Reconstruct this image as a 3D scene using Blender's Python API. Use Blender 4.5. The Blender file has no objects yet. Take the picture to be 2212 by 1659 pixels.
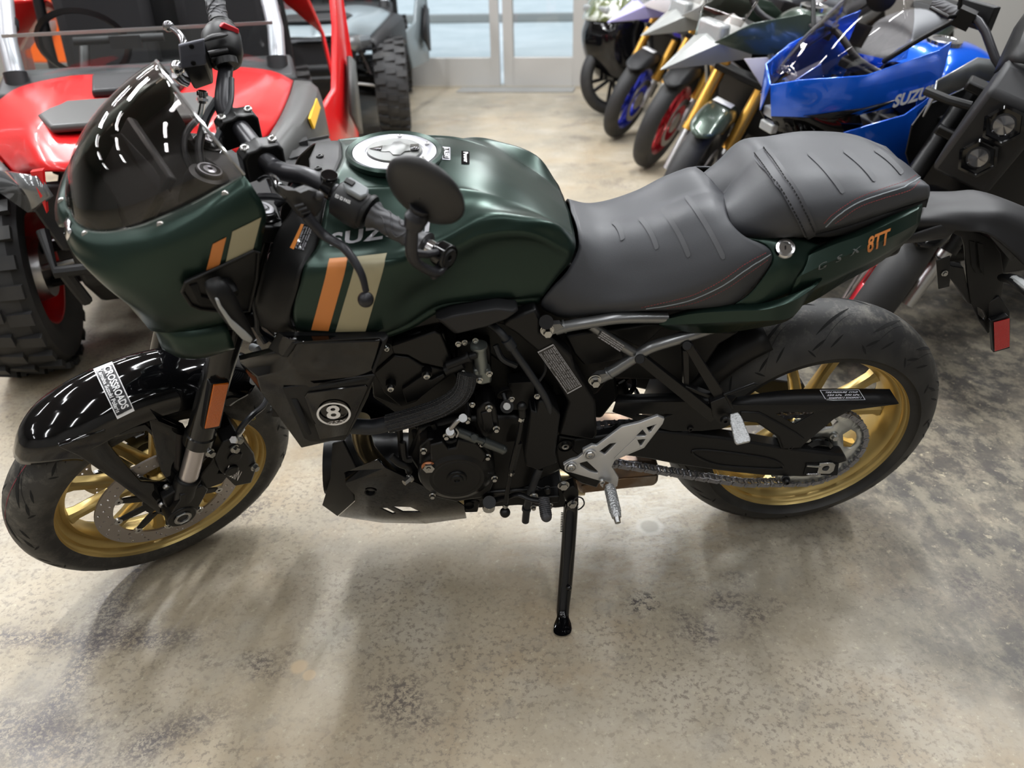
import bpy, bmesh, math, random
from mathutils import Vector, Matrix
from mathutils.bvhtree import BVHTree
random.seed(7)
R = math.radians
PI = math.pi
scene = bpy.context.scene
COL = scene.collection
W, H = 2212, 1659
# camera found from the wheels' known sizes
CAM = Vector((-0.778711, -1.530616, 1.294119))
YAW, PITCH, ROLL, FPX = -0.074594, 0.517029, -0.027842, 1677.762
LEAN, STEER = 0.192304, 0.587307
FW = Vector((-math.sin(YAW)*math.cos(PITCH), math.cos(YAW)*math.cos(PITCH), -math.sin(PITCH)))
RT = FW.cross(Vector((0, 0, 1))).normalized()
UP = RT.cross(FW)
RT, UP = RT*math.cos(ROLL)+UP*math.sin(ROLL), UP*math.cos(ROLL)-RT*math.sin(ROLL)
cd = bpy.data.cameras.new('camera')
cam = bpy.data.objects.new('camera', cd)
COL.objects.link(cam)
cam.matrix_world = Matrix(((RT.x, UP.x, -FW.x, CAM.x), (RT.y, UP.y, -FW.y, CAM.y), (RT.z, UP.z, -FW.z, CAM.z), (0, 0, 0, 1)))
cd.sensor_width = 36
cd.lens = FPX/W*36
cd.clip_start = 0.05
cd.clip_end = 200
cd.dof.use_dof = True
cd.dof.focus_distance = 1.62
cd.dof.aperture_fstop = 3.2
scene.camera = cam
# the machine leans on its stand: bike frame -> world; the steered parts: steer frame -> bike frame
ML = Matrix.Translation((0, 0, .07)) @ Matrix.Rotation(LEAN, 4, 'X') @ Matrix.Translation((0, 0, -.07))
WB = 1.465
P0 = Vector((-WB-.104, 0, 0))
AXS = Vector((math.sin(R(25)), 0, math.cos(R(25))))
MS = Matrix.Translation(P0) @ Matrix.Rotation(STEER, 4, AXS) @ Matrix.Translation(-P0)
FB = ML
FS = ML @ MS

def ray(px, py):
    return FW + RT*((px-W/2)/FPX) + UP*((H/2-py)/FPX)

def unproj(px, py, y, fr):
    inv = fr.inverted()
    a = inv @ CAM
    d = inv.to_3x3() @ ray(px, py)
    return a + d*((y-a.y)/d.y)

def B(px, py, y): return unproj(px, py, y, FB)
def S(px, py, y): return unproj(px, py, y, FS)
def G(px, py, z=0.0):
    d = ray(px, py)
    return CAM + d*((z-CAM.z)/d.z)

def T3(p, fr=None):
    """(px,py,y) tuple -> point in frame fr; a Vector is left alone"""
    if isinstance(p, Vector): return p
    return unproj(p[0], p[1], p[2], FB if fr is None else fr)

# ------------------------------------------------------------------ mesh collecting
def catmull(pts, n, closed=False):
    out = []
    m = len(pts)
    segs = m if closed else m-1
    for i in range(segs):
        p1, p2 = pts[i % m], pts[(i+1) % m]
        p0 = pts[(i-1) % m] if (closed or i > 0) else p1*2-p2
        p3 = pts[(i+2) % m] if (closed or i+2 < m) else p2*2-p1
        for k in range(n):
            t = k/n
            out.append(0.5*((p1*2)+(p2-p0)*t+(p0*2-p1*5+p2*4-p3)*t*t+(p1*3-p0-p2*3+p3)*t*t*t))
    if not closed: out.append(pts[-1].copy())
    return out

def perp(d):
    d = d.normalized()
    a = Vector((0, 0, 1)) if abs(d.z) < .9 else Vector((1, 0, 0))
    u = d.cross(a).normalized()
    return u, d.cross(u).normalized()

EACH = {'disc_bolt': 0.006, 'caliper_bolt': 0.015, 'fender_bolt': 0.015, 'fairing_rivet': 0.01, 'cowl_screw': 0.01, 'cap_bolt': 0.01, 'cover_bolt': 0.02, 'bolt_boss': 0.01, 'case_bolt': 0.012, 'small_bolt': 0.012, 'rod_nut': 0.01, 'bracket_bolt': 0.02, 'hanger_bolt': 0.02, 'hanger_boss': 0.01, 'sprocket_nut': 0.025, 'subframe_bolt': 0.03, 'clamp_bolt': 0.01, 'lid_screw': 0.01, 'guard_screw': 0.01, 'roll_cage': 0, 'cage_foot': 0, 'engine_plumbing': 0, 'wiring_loom': 0, 'cable': 0, 'clutch_perch': 0, 'cockpit_cable': 0}
class MB:
    def __init__(s): s.v = []; s.f = []; s.m = []; s.cm = 0; s.mir = False; s.half = []
    def add(s, vs, fs, half=False):
        o = len(s.v); s.v += [Vector(v) for v in vs]
        for f in fs: s.f.append([i+o for i in f]); s.m.append(s.cm); s.half.append(half)
        return s
    def mat(s, i): s.cm = i; return s
    def box(s, c, d, rot=None, taper=1.0):
        c = Vector(c); q = []
        for z in (-1, 1):
            k = taper if z > 0 else 1
            for x, y in ((-1, -1), (1, -1), (1, 1), (-1, 1)):
                p = Vector((x*d[0]/2*k, y*d[1]/2*k, z*d[2]/2))
                if rot is not None: p = rot @ p
                q.append(c+p)
        return s.add(q, [(3, 2, 1, 0), (4, 5, 6, 7), (0, 1, 5, 4), (1, 2, 6, 5), (2, 3, 7, 6), (3, 0, 4, 7)])
    def rings(s, rings, closed=True, cap=True):
        n = len(rings[0]); vs = [p for r in rings for p in r]; fs = []
        for i in range(len(rings)-1):
            for k in range(n if closed else n-1):
                a = i*n+k; b = i*n+(k+1) % n
                fs.append((a, b, b+n, a+n))
        if cap and closed:
            fs.append(tuple(range(n))[::-1]); fs.append(tuple((len(rings)-1)*n+k for k in range(n)))
        return s.add(vs, fs)
    def cyl(s, p0, p1, r0, r1=None, n=20, cap=True):
        p0, p1 = Vector(p0), Vector(p1); r1 = r0 if r1 is None else r1
        u, v = perp(p1-p0)
        rr = []
        for p, r in ((p0, r0), (p1, r1)):
            rr.append([p+u*r*math.cos(2*PI*k/n)+v*r*math.sin(2*PI*k/n) for k in range(n)])
        return s.rings(rr, cap=cap)
    def hexbolt(s, p, d, r, h, wash=True):
        p = Vector(p); d = Vector(d).normalized()
        if wash: s.cyl(p, p+d*h*.25, r*1.3, n=16)
        s.cyl(p+d*h*.2, p+d*h, r, r*.92, n=6)
        return s
    def screw(s, p, d, r, h):
        """button head with a socket recess"""
        p = Vector(p); d = Vector(d).normalized(); u, v = perp(d); rr = []
        for a, q in ((0, 1), (.5, 1), (.85, .85), (1, .6), (1, .42), (.45, .4), (.45, .01)):
            rr.append([p+d*h*a+(u*math.cos(2*PI*k/14)+v*math.sin(2*PI*k/14))*r*q for k in range(14)])
        return s.rings(rr)
    def tube(s, pts, r, n=12, res=0, cap=True, flat=1.0, closed=False):
        pts = [Vector(p) for p in pts]
        rs = r if isinstance(r, (list, tuple)) else [r]*len(pts)
        if res:
            rv = catmull([Vector((q, 0, 0)) for q in rs], res, closed)
            pts = catmull(pts, res, closed); rs = [max(q.x, 1e-4) for q in rv]
        m = len(pts); rings = []; u = None
        for i in range(m):
            if closed: t = pts[(i+1) % m]-pts[i-1]
            else: t = (pts[min(i+1, m-1)]-pts[max(i-1, 0)])
            t = t.normalized()
            if u is None: u, v = perp(t)
            else:
                u = (u-t*u.dot(t)).normalized(); v = t.cross(u).normalized()
            rings.append([pts[i]+(u*math.cos(2*PI*k/n)+v*math.sin(2*PI*k/n)*flat)*rs[i] for k in range(n)])
        if closed: rings.append(rings[0])
        return s.rings(rings, cap=cap and not closed)
    def lathe(s, prof, c, ax, n=48, closed=False, a0=0, a1=2*PI, ref=None):
        """prof: (radius, offset along the axis)"""
        c = Vector(c); ax = Vector(ax).normalized()
        if ref is not None:
            u = (Vector(ref)-ax*Vector(ref).dot(ax)).normalized(); v = ax.cross(u)
        else: u, v = perp(ax)
        full = abs(a1-a0-2*PI) < 1e-6
        m = n if full else n+1
        rings = [[c+ax*h+(u*math.cos(a0+(a1-a0)*k/n)+v*math.sin(a0+(a1-a0)*k/n))*r for k in range(m)] for r, h in prof]
        if closed: rings.append(rings[0])
        return s.rings(rings, closed=full, cap=False)
    def sphere(s, c, r, n=16, sc=(1, 1, 1)):
        c = Vector(c)
        rr = []
        for i in range(n//2+1):
            a = PI*i/(n//2)
            q = max(math.sin(a), 1e-3)
            rr.append([c+Vector((math.cos(2*PI*k/n)*q*r*sc[0], math.sin(2*PI*k/n)*q*r*sc[1], math.cos(a)*r*sc[2])) for k in range(n)])
        return s.rings(rr)
    def prism(s, poly, off):
        off = Vector(off); n = len(poly)
        return s.rings([[Vector(p) for p in poly], [Vector(p)+off for p in poly]])
    def grid(s, rows, nu=6, nv=6, mirror=False):
        """smooth surface through a grid of points"""
        a = [catmull(r, nu) for r in rows]
        cols = [catmull([a[i][j] for i in range(len(a))], nv) for j in range(len(a[0]))]
        m = len(cols); k = len(cols[0])
        vs = [cols[j][i] for i in range(k) for j in range(m)]
        fs = [(i*m+j, i*m+j+1, (i+1)*m+j+1, (i+1)*m+j) for i in range(k-1) for j in range(m-1)]
        s.add(vs, fs)
        if mirror: s.mir = True; s.add([Vector((v.x, -v.y, v.z)) for v in vs], [f[::-1] for f in fs], True)
        return s
    def plate(s, outer, holes=()):
        """flat sheet with holes (thickness by a modifier)"""
        bm = bmesh.new(); es = []
        for loop in [outer]+list(holes):
            vv = [bm.verts.new(p) for p in loop]
            for i in range(len(vv)): es.append(bm.edges.new((vv[i], vv[(i+1) % len(vv)])))
        bmesh.ops.triangle_fill(bm, use_beauty=True, use_dissolve=False, edges=es)
        bmesh.ops.recalc_face_normals(bm, faces=bm.faces)
        bm.verts.index_update()
        s.add([v.co.copy() for v in bm.verts], [[v.index for v in f.verts] for f in bm.faces])
        bm.free(); return s
    def build(s, name, mat, parent=None, smooth=35, bevel=0, seg=2, solid=0, off=0, subsurf=0, weld=True, mirror=False, label=None, mw=None, each=None):
        def make(vs_, fs_, ms_, flip=False):
            me = bpy.data.meshes.new(name); bm = bmesh.new()
            vs = [bm.verts.new((v.x, -v.y, v.z) if flip else v) for v in vs_]
            for f, mi in zip(fs_, ms_):
                try: fc = bm.faces.new([vs[i] for i in (f[::-1] if flip else f)]); fc.material_index = mi
                except ValueError: pass
            if weld: bmesh.ops.remove_doubles(bm, verts=bm.verts, dist=1e-5)
            bmesh.ops.recalc_face_normals(bm, faces=bm.faces)
            bm.to_mesh(me); bm.free()
            o = bpy.data.objects.new(name, me); COL.objects.link(o)
            for m in (mat if isinstance(mat, (list, tuple)) else [mat]): me.materials.append(m)
            if smooth:
                me.polygons.foreach_set('use_smooth', [True]*len(me.polygons))
                me.set_sharp_from_angle(angle=R(smooth))
            if solid:
                q = o.modifiers.new('solid', 'SOLIDIFY'); q.thickness = solid; q.offset = off; q.use_even_offset = False
            if bevel:
                q = o.modifiers.new('bevel', 'BEVEL'); q.width = bevel; q.segments = seg; q.limit_method = 'ANGLE'; q.angle_limit = R(32)
            if parent is not None: o.parent = parent
            if mw is not None: o.matrix_local = mw
            if label: o['label'] = label
            return o
        both = False
        if s.mir and min(abs(v.y) for v in s.v) > 1e-4:      # the two halves do not touch: a left and a right piece
            both = True; h = s.mir
            vs_, fs_, ms_ = [], [], []
            keep = [i for i, k in enumerate(s.half) if not k]; used = {}
            for fi in keep:
                f = []
                for i in s.f[fi]:
                    if i not in used: used[i] = len(vs_); vs_.append(s.v[i])
                    f.append(used[i])
                fs_.append(f); ms_.append(s.m[fi])
            o = make(vs_, fs_, ms_); make(vs_, fs_, ms_, True); return o
        if each is None: each = EACH.get(name)
        if each is not None:
            par = list(range(len(s.v)))
            def find(i):
                while par[i] != i: par[i] = par[par[i]]; i = par[i]
                return i
            for f in s.f:
                a = find(f[0])
                for i in f[1:]: par[find(i)] = a
            isl = {}
            for fi, f in enumerate(s.f): isl.setdefault(find(f[0]), []).append(fi)
            cl = []
            for fl in isl.values():
                vs_ = {i for fi in fl for i in s.f[fi]}; c = sum((s.v[i] for i in vs_), Vector())/len(vs_)
                for q in cl:
                    if each > 0 and (q[0]-c).length < each: q[1].extend(fl); break
                else: cl.append([c, list(fl)])
            for c, fl in cl:
                used = {}; vs_ = []; fs_ = []
                for fi in fl:
                    g = []
                    for i in s.f[fi]:
                        if i not in used: used[i] = len(vs_); vs_.append(s.v[i])
                        g.append(used[i])
                    fs_.append(g)
                o = make(vs_, fs_, [s.m[fi] for fi in fl])
                if mirror: make(vs_, fs_, [s.m[fi] for fi in fl], True)
            return o
        o = make(s.v, s.f, s.m)
        if mirror: make(s.v, s.f, s.m, True)
        return o

def thing(name, label, cat, loc=(0, 0, 0), rz=0, group=None):
    o = bpy.data.objects.new(name, None); COL.objects.link(o); o.empty_display_size = .1
    o.location = loc; o.rotation_euler = (0, 0, rz)
    return tag(o, label, cat, group)
def tag(o, label, cat, group=None):
    o['label'] = label; o['category'] = cat
    if group: o['group'] = group
    return o
def struct(o): o['kind'] = 'structure'; return o

# ------------------------------------------------------------------ materials
MATS = {}
def mat(name, col=(.5, .5, .5), rough=.5, metal=0, coat=0, spec=.5, trans=0, emit=None, es=1, ior=1.5, bump=None, var=None, alpha=1, sheen=0):
    if name in MATS: return MATS[name]
    m = bpy.data.materials.new(name); m.use_nodes = True
    nt = m.node_tree; b = nt.nodes['Principled BSDF']
    b.inputs['Base Color'].default_value = (*col, 1)
    b.inputs['Roughness'].default_value = rough
    b.inputs['Metallic'].default_value = metal
    b.inputs['Coat Weight'].default_value = coat
    b.inputs['Coat Roughness'].default_value = .03
    b.inputs['Specular IOR Level'].default_value = spec
    b.inputs['Transmission Weight'].default_value = trans
    b.inputs['IOR'].default_value = ior
    b.inputs['Alpha'].default_value = alpha
    if sheen: b.inputs['Sheen Weight'].default_value = sheen
    if emit:
        b.inputs['Emission Color'].default_value = (*emit, 1); b.inputs['Emission Strength'].default_value = es
    if bump or var:
        tc = nt.nodes.new('ShaderNodeTexCoord')
    if bump:   # (scale, strength, distance)
        nz = nt.nodes.new('ShaderNodeTexNoise'); nz.inputs['Scale'].default_value = bump[0]; nz.inputs['Detail'].default_value = 4
        nt.links.new(tc.outputs['Object'], nz.inputs['Vector'])
        bp = nt.nodes.new('ShaderNodeBump'); bp.inputs['Strength'].default_value = bump[1]; bp.inputs['Distance'].default_value = bump[2]
        nt.links.new(nz.outputs['Fac'], bp.inputs['Height']); nt.links.new(bp.outputs['Normal'], b.inputs['Normal'])
    if var:    # (scale, colour b, lo, hi)
        nz = nt.nodes.new('ShaderNodeTexNoise'); nz.inputs['Scale'].default_value = var[0]; nz.inputs['Detail'].default_value = 6
        nt.links.new(tc.outputs['Object'], nz.inputs['Vector'])
        cr = nt.nodes.new('ShaderNodeValToRGB'); cr.color_ramp.elements[0].position = var[2]; cr.color_ramp.elements[1].position = var[3]
        cr.color_ramp.elements[0].color = (*col, 1); cr.color_ramp.elements[1].color = (*var[1], 1)
        nt.links.new(nz.outputs['Fac'], cr.inputs['Fac']); nt.links.new(cr.outputs['Color'], b.inputs['Base Color'])
    MATS[name] = m
    return m

M_green = mat('matte green paint', (.017, .036, .028), .30, .65, spec=.6)
M_gloss = mat('gloss black paint', (.0025, .0025, .003), .06, 0)
M_matte = mat('matte black plastic', (.0045, .0045, .005), .46, spec=.32, bump=(700, .02, .0004))
M_plas = mat('grained grey black plastic', (.011, .011, .0125), .5, spec=.4, bump=(500, .05, .0005))
M_eng = mat('engine black paint', (.004, .004, .0044), .38, .1, spec=.38)
M_bar = mat('satin black handlebar coat', (.018, .018, .022), .36, .3)
M_gold = mat('gold wheel paint', (.52, .385, .15), .38, .8)
M_rub = mat('tyre rubber', (.016, .016, .017), .62, bump=(400, .2, .001), var=(9, (.035, .033, .03), .5, .8))
M_rub2 = mat('dusty tread rubber', (.028, .027, .026), .8, bump=(300, .5, .002), var=(35, (.085, .08, .068), .5, .75))
M_groove = mat('tyre groove', (.004, .004, .004), .9)
M_chrome = mat('chrome', (.75, .75, .77), .12, 1)
M_steel = mat('brushed steel', (.5, .5, .5), .3, 1)
M_zinc = mat('zinc bolt', (.50, .50, .49), .24, 1)
M_disc = mat('brake disc steel', (.36, .33, .31), .38, .9)
M_alu = mat('cast aluminium', (.62, .63, .65), .36, .75, bump=(600, .08, .001))
M_grip = mat('grip rubber', (.045, .045, .05), .6)
M_seat = mat('seat vinyl', (.033, .035, .041), .5, bump=(900, .25, .0008))
M_seat2 = mat('rubbed seat stripe vinyl', (.058, .060, .066), .6)
M_redst = mat('red stitching', (.32, .03, .035), .7)
M_pipe = mat('grey seat piping', (.22, .25, .27), .5)
M_red = mat('red plastic switch', (.7, .03, .045), .35)
M_orange = mat('orange decal', (.62, .22, .055), .4, .1)
M_tan = mat('tan decal', (.38, .345, .225), .42, .1)
M_white = mat('white print', (.85, .85, .86), .5)
M_silvp = mat('silver print', (.62, .62, .66), .3, .6)
M_sube = mat('grey metallic frame paint', (.20, .205, .21), .28, .8)
M_chain = mat('chain steel', (.30, .30, .32), .42, .8)
M_sprock = mat('sprocket steel', (.55, .57, .57), .35, .85)
M_exh = mat('heat stained exhaust steel', (.30, .20, .13), .35, .9, var=(14, (.13, .10, .085), .35, .65))
M_exh2 = mat('golden exhaust pipe', (.42, .34, .2), .3, .9)
M_lcd = mat('dark display', (.005, .005, .006), .08, coat=.5)
M_amber = mat('amber reflector', (.55, .12, .006), .25, coat=.6, bump=(260, .6, .003))
M_redref = mat('red reflector', (.45, .01, .01), .25, coat=.6, bump=(260, .6, .003))
M_lens = mat('clear lens', (.6, .62, .62), .12, trans=.5, coat=.5)
M_label = mat('silver label print', (.5, .5, .55), .4, .3)
M_hose = mat('rubber hose', (.012, .014, .018), .45)
M_braid = mat('braided sleeve', (.03, .03, .032), .55)
def glass(name, col, dens):
    if name in MATS: return MATS[name]
    m = bpy.data.materials.new(name); m.use_nodes = True; nt = m.node_tree
    for n in list(nt.nodes): nt.nodes.remove(n)
    o = nt.nodes.new('ShaderNodeOutputMaterial'); t = nt.nodes.new('ShaderNodeBsdfTransparent'); g = nt.nodes.new('ShaderNodeBsdfGlossy')
    lw = nt.nodes.new('ShaderNodeLayerWeight'); lw.inputs[0].default_value = .5; pw = nt.nodes.new('ShaderNodeMath'); pw.operation = 'POWER'; pw.inputs[1].default_value = 5
    nt.links.new(lw.outputs['Facing'], pw.inputs[0]); f = nt.nodes.new('ShaderNodeMath'); f.operation = 'MULTIPLY_ADD'; f.inputs[1].default_value = .9; f.inputs[2].default_value = .035; nt.links.new(pw.outputs[0], f.inputs[0]); mx = nt.nodes.new('ShaderNodeMixShader')
    t.inputs['Color'].default_value = (*col, 1); g.inputs['Roughness'].default_value = dens; g.inputs['Color'].default_value = (1, 1, 1, 1)
    nt.links.new(f.outputs[0], mx.inputs[0]); nt.links.new(t.outputs[0], mx.inputs[1]); nt.links.new(g.outputs[0], mx.inputs[2]); nt.links.new(mx.outputs[0], o.inputs[0])
    MATS[name] = m; return m
M_tint = glass('smoke tinted acrylic', (.74, .72, .71), .02)
M_edge = mat('clear acrylic edge', (.35, .35, .35), .12, .6)
M_clear = glass('clear door glass', (.93, .95, .95), .0)

# ------------------------------------------------------------------ decals lying on a part's own surface
def bvh_of(o):
    me = o.data
    return BVHTree.FromPolygons([v.co for v in me.vertices], [p.vertices[:] for p in me.polygons])
def cast(bv, px, py, fr, lift=.0008):
    inv = fr.inverted(); a = inv @ CAM; d = (inv.to_3x3() @ ray(px, py)).normalized()
    h, n, i, ds = bv.ray_cast(a, d)
    if h is None: return None
    if n.dot(d) > 0: n = -n
    return h+n*lift
def decal_poly(name, pts, target, m, fr, n=10, lift=.0008, bv=None):
    """4 corner pixels, laid onto the surface"""
    bv = bv or bvh_of(target); b = MB(); vs = []; (a, c, d, e) = pts
    for i in range(n+1):
        for j in range(n+1):
            u, v = j/n, i/n
            x = (a[0]*(1-u)+c[0]*u)*(1-v)+(e[0]*(1-u)+d[0]*u)*v
            y = (a[1]*(1-u)+c[1]*u)*(1-v)+(e[1]*(1-u)+d[1]*u)*v
            q = cast(bv, x, y, fr, lift)
            vs.append(q)
    idx = {}; out = []
    for k, q in enumerate(vs):
        if q is not None: idx[k] = len(out); out.append(q)
    fs = []
    for i in range(n):
        for j in range(n):
            q = (i*(n+1)+j, i*(n+1)+j+1, (i+1)*(n+1)+j+1, (i+1)*(n+1)+j)
            if all(k in idx for k in q): fs.append([idx[k] for k in q])
    if not fs: print('decal missed', name); return None
    return b.add(out, fs).build(name, m, target, smooth=60)
def text_mesh(body, bold=0.0, space=1.0, shear=0, cut=0):
    cu = bpy.data.curves.new('t', 'FONT'); cu.body = body; cu.size = 1; cu.offset = bold; cu.space_character = space; cu.shear = shear
    cu.resolution_u = 3; cu.align_x = 'CENTER'; cu.align_y = 'CENTER'
    o = bpy.data.objects.new('t', cu); COL.objects.link(o)
    dg = bpy.context.evaluated_depsgraph_get(); dg.update()
    me = bpy.data.meshes.new_from_object(o.evaluated_get(dg))
    if cut:
        bm = bmesh.new(); bm.from_mesh(me); bmesh.ops.triangulate(bm, faces=bm.faces); w_ = max(v.co.x for v in bm.verts)-min(v.co.x for v in bm.verts)
        for _ in range(5):
            es = [e for e in bm.edges if e.calc_length() > w_*cut]
            if not es: break
            bmesh.ops.subdivide_edges(bm, edges=es, cuts=1); bmesh.ops.triangulate(bm, faces=bm.faces)
        bm.to_mesh(me); bm.free()
    vs = [v.co.copy() for v in me.vertices]; fs = [p.vertices[:] for p in me.polygons]
    bpy.data.objects.remove(o); bpy.data.curves.remove(cu); bpy.data.meshes.remove(me)
    xs = [v.x for v in vs]; ys = [v.y for v in vs]
    cx, cy, w, h = (min(xs)+max(xs))/2, (min(ys)+max(ys))/2, max(xs)-min(xs), max(ys)-min(ys)
    return [((v.x-cx)/w, (v.y-cy)/h) for v in vs], fs
def decal_text(name, body, c, U, V, target, m, fr, bold=0, space=1, shear=0, lift=.0009, bv=None, parent=None):
    """c centre pixel, U full-width pixel vector, V full-height pixel vector (upwards)"""
    wpx = math.hypot(*U); vs, fs = text_mesh(body, bold, space, shear, cut=(7/wpx if math.hypot(*V) > 8 else 0)); bv = bv or bvh_of(target); out = []; idx = {}
    for k, (x, y) in enumerate(vs):
        q = cast(bv, c[0]+x*U[0]+y*V[0], c[1]+x*U[1]+y*V[1], fr, lift)
        if q is not None: idx[k] = len(out); out.append(q)
    ff = [[idx[i] for i in f] for f in fs if all(i in idx for i in f)]
    if not ff: print('text missed', body); return None
    return MB().add(out, ff).build(name, m, parent or target, smooth=0, weld=False)
def text_plane(name, body, origin, U, V, m, parent, bold=0, space=1, shear=0):
    vs, fs = text_mesh(body, bold, space, shear); U = Vector(U); V = Vector(V); origin = Vector(origin)
    return MB().add([origin+U*x+V*y for x, y in vs], fs).build(name, m, parent, smooth=0, weld=False)
# ------------------------------------------------------------------ the setting
scene.view_settings.view_transform = 'Standard'
scene.view_settings.look = 'None'
scene.view_settings.gamma = 1
scene.view_settings.exposure = 0.0
scene.view_settings.use_curve_mapping = False
scene.cycles.use_denoising = True
scene.cycles.max_bounces = 8
scene.cycles.transparent_max_bounces = 12
scene.cycles.caustics_reflective = False
scene.cycles.caustics_refractive = False
wd = bpy.data.worlds.new('world'); scene.world = wd; wd.use_nodes = True
bg = wd.node_tree.nodes['Background']; bg.inputs[0].default_value = (.80, .90, 1.0, 1); bg.inputs[1].default_value = 1.0

RY = math.atan2(6.64-7.111, .704+1.189)       # the door wall's direction
ux = Vector((math.cos(RY), math.sin(RY), 0)); uy = Vector((-math.sin(RY), math.cos(RY), 0))
D0 = G(1085, 190)                               # foot of the doors' middle stile
def RM(a, d, z=0.0): return D0+ux*a+uy*d+Vector((0, 0, z))   # along the wall, away from the viewer, up
rotr = Matrix.Rotation(RY, 3, 'Z')
def rbox(b, a0, a1, d0, d1, z0, z1):
    return b.box(RM((a0+a1)/2, (d0+d1)/2, (z0+z1)/2), (a1-a0, d1-d0, z1-z0), rotr)
CEIL = 4.2

def floor_mat():
    m = bpy.data.materials.new('stained sealed concrete'); m.use_nodes = True; nt = m.node_tree; N = nt.nodes; L = nt.links
    b = N['Principled BSDF']; tc = N.new('ShaderNodeTexCoord')
    def noise(sc, det=8, rough=.6, dist=0, vec=None, st=None):
        n = N.new('ShaderNodeTexNoise'); n.inputs['Scale'].default_value = sc; n.inputs['Detail'].default_value = det
        n.inputs['Roughness'].default_value = rough; n.inputs['Distortion'].default_value = dist
        mp = N.new('ShaderNodeMapping'); L.new(tc.outputs['Object'], mp.inputs['Vector'])
        if st: mp.inputs['Scale'].default_value = st
        if vec: mp.inputs['Location'].default_value = vec
        L.new(mp.outputs[0], n.inputs['Vector']); return n.outputs['Fac']
    def ramp(f, p0, p1, c0=0., c1=1.):
        r = N.new('ShaderNodeMapRange'); r.inputs[1].default_value = p0; r.inputs[2].default_value = p1; r.inputs[3].default_value = c0; r.inputs[4].default_value = c1
        r.interpolation_type = 'SMOOTHSTEP'; L.new(f, r.inputs[0]); return r.outputs[0]
    def mix(f, a, c):
        x = N.new('ShaderNodeMix'); x.data_type = 'RGBA'
        if isinstance(f, float): x.inputs[0].default_value = f
        else: L.new(f, x.inputs[0])
        for i, q in ((6, a), (7, c)):
            if isinstance(q, tuple): x.inputs[i].default_value = (*q, 1)
            else: L.new(q, x.inputs[i])
        return x.outputs[2]
    def mth(op, a, c):
        x = N.new('ShaderNodeMath'); x.operation = op; x.use_clamp = False
        for i, q in ((0, a), (1, c)):
            if isinstance(q, (int, float)): x.inputs[i].default_value = q
            else: L.new(q, x.inputs[i])
        return x.outputs[0]
    sep = N.new('ShaderNodeSeparateXYZ'); L.new(tc.outputs['Object'], sep.inputs[0]); X, Y = sep.outputs[0], sep.outputs[1]
    base = mix(ramp(noise(1.1, 5), .35, .65), (.395, .33, .235), (.29, .255, .195))
    base = mix(ramp(noise(3.4, 8, .65, vec=(3, 1, 0)), .46, .68, 0, .8), base, (.42, .375, .30))
    base = mix(ramp(noise(2.0, 8, .7, vec=(13, 4, 0)), .50, .66, 0, .6), base, (.33, .25, .16))
    den = ramp(noise(2.6, 5, .6, vec=(8, 8, 0)), .38, .62)              # where the speckle is dense
    base = mix(mth('MULTIPLY', ramp(noise(75, 7, .72), .50, .60, 0, .75), mth('MULTIPLY_ADD' if False else 'ADD', mth('MULTIPLY', den, .7), .3)), base, (.17, .145, .115))
    base = mix(ramp(noise(55, 8, .75, vec=(9, 2, 0)), .56, .66, 0, .55), base, (.54, .48, .35))
    base = mix(ramp(noise(9, 10, .75, .25, vec=(4, 2, 0)), .52, .68, 0, .45), base, (.22, .20, .17))
    # darker mottled floor beside the machine's tail, with the tail's shadow painted in
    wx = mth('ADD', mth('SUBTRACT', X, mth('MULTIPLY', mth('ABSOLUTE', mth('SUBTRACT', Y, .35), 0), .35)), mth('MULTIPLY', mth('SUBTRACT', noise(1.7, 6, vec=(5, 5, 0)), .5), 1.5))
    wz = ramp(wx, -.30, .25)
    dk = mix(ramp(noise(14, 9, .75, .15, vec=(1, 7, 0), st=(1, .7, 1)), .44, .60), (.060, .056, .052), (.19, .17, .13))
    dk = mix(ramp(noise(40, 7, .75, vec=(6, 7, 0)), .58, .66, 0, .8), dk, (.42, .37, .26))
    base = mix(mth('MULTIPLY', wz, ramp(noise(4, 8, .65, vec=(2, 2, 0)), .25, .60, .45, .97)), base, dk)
    # dark mottled blotches
    bl = mth('MULTIPLY', ramp(noise(2.4, 5, .6, .2, vec=(18.3, 6.1, 0)), .56, .66), ramp(noise(85, 7, .75), .46, .56))
    base = mix(mth('MULTIPLY', bl, .8), base, (.08, .066, .064))
    def blob(px, py, r0, r1):
        c = G(px, py); dx = mth('SUBTRACT', X, c.x); dy = mth('SUBTRACT', Y, c.y)
        d = mth('POWER', mth('ADD', mth('MULTIPLY', dx, dx), mth('MULTIPLY', dy, dy)), .5)
        return ramp(mth('ADD', d, mth('MULTIPLY', mth('SUBTRACT', noise(9, 6, .7, vec=(3, 9, 0)), .5), r0*.5)), r0, r1)
    floor_glare = mth('MULTIPLY', blob(1345, 1120, .42, .08), ramp(noise(16, 9, .8, .6, vec=(2, 5, 0), st=(1, 2.2, 1)), .40, .62, .15, .85))  # pale reflection of the lights painted into the floor colour, streaked like scratches
    base = mix(mth('MULTIPLY', floor_glare, .75), base, (.50, .485, .44))
    base = mix(mth('MULTIPLY', blob(1403, 1137, .040, .030), .5), base, (.52, .51, .47)); base = mix(mth('MULTIPLY', blob(1403, 1137, .028, .018), .7), base, (.26, .245, .20))
    base = mix(mth('MULTIPLY', blob(1390, 1302, .05, .02), ramp(noise(48, 7, .8), .50, .56)), base, (.07, .06, .055))
    base = mix(mth('MULTIPLY', blob(646, 1440, .022, .012), .9), base, (.50, .38, .24)); base = mix(mth('MULTIPLY', blob(668, 1458, .016, .01), .9), base, (.50, .38, .24))
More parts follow.
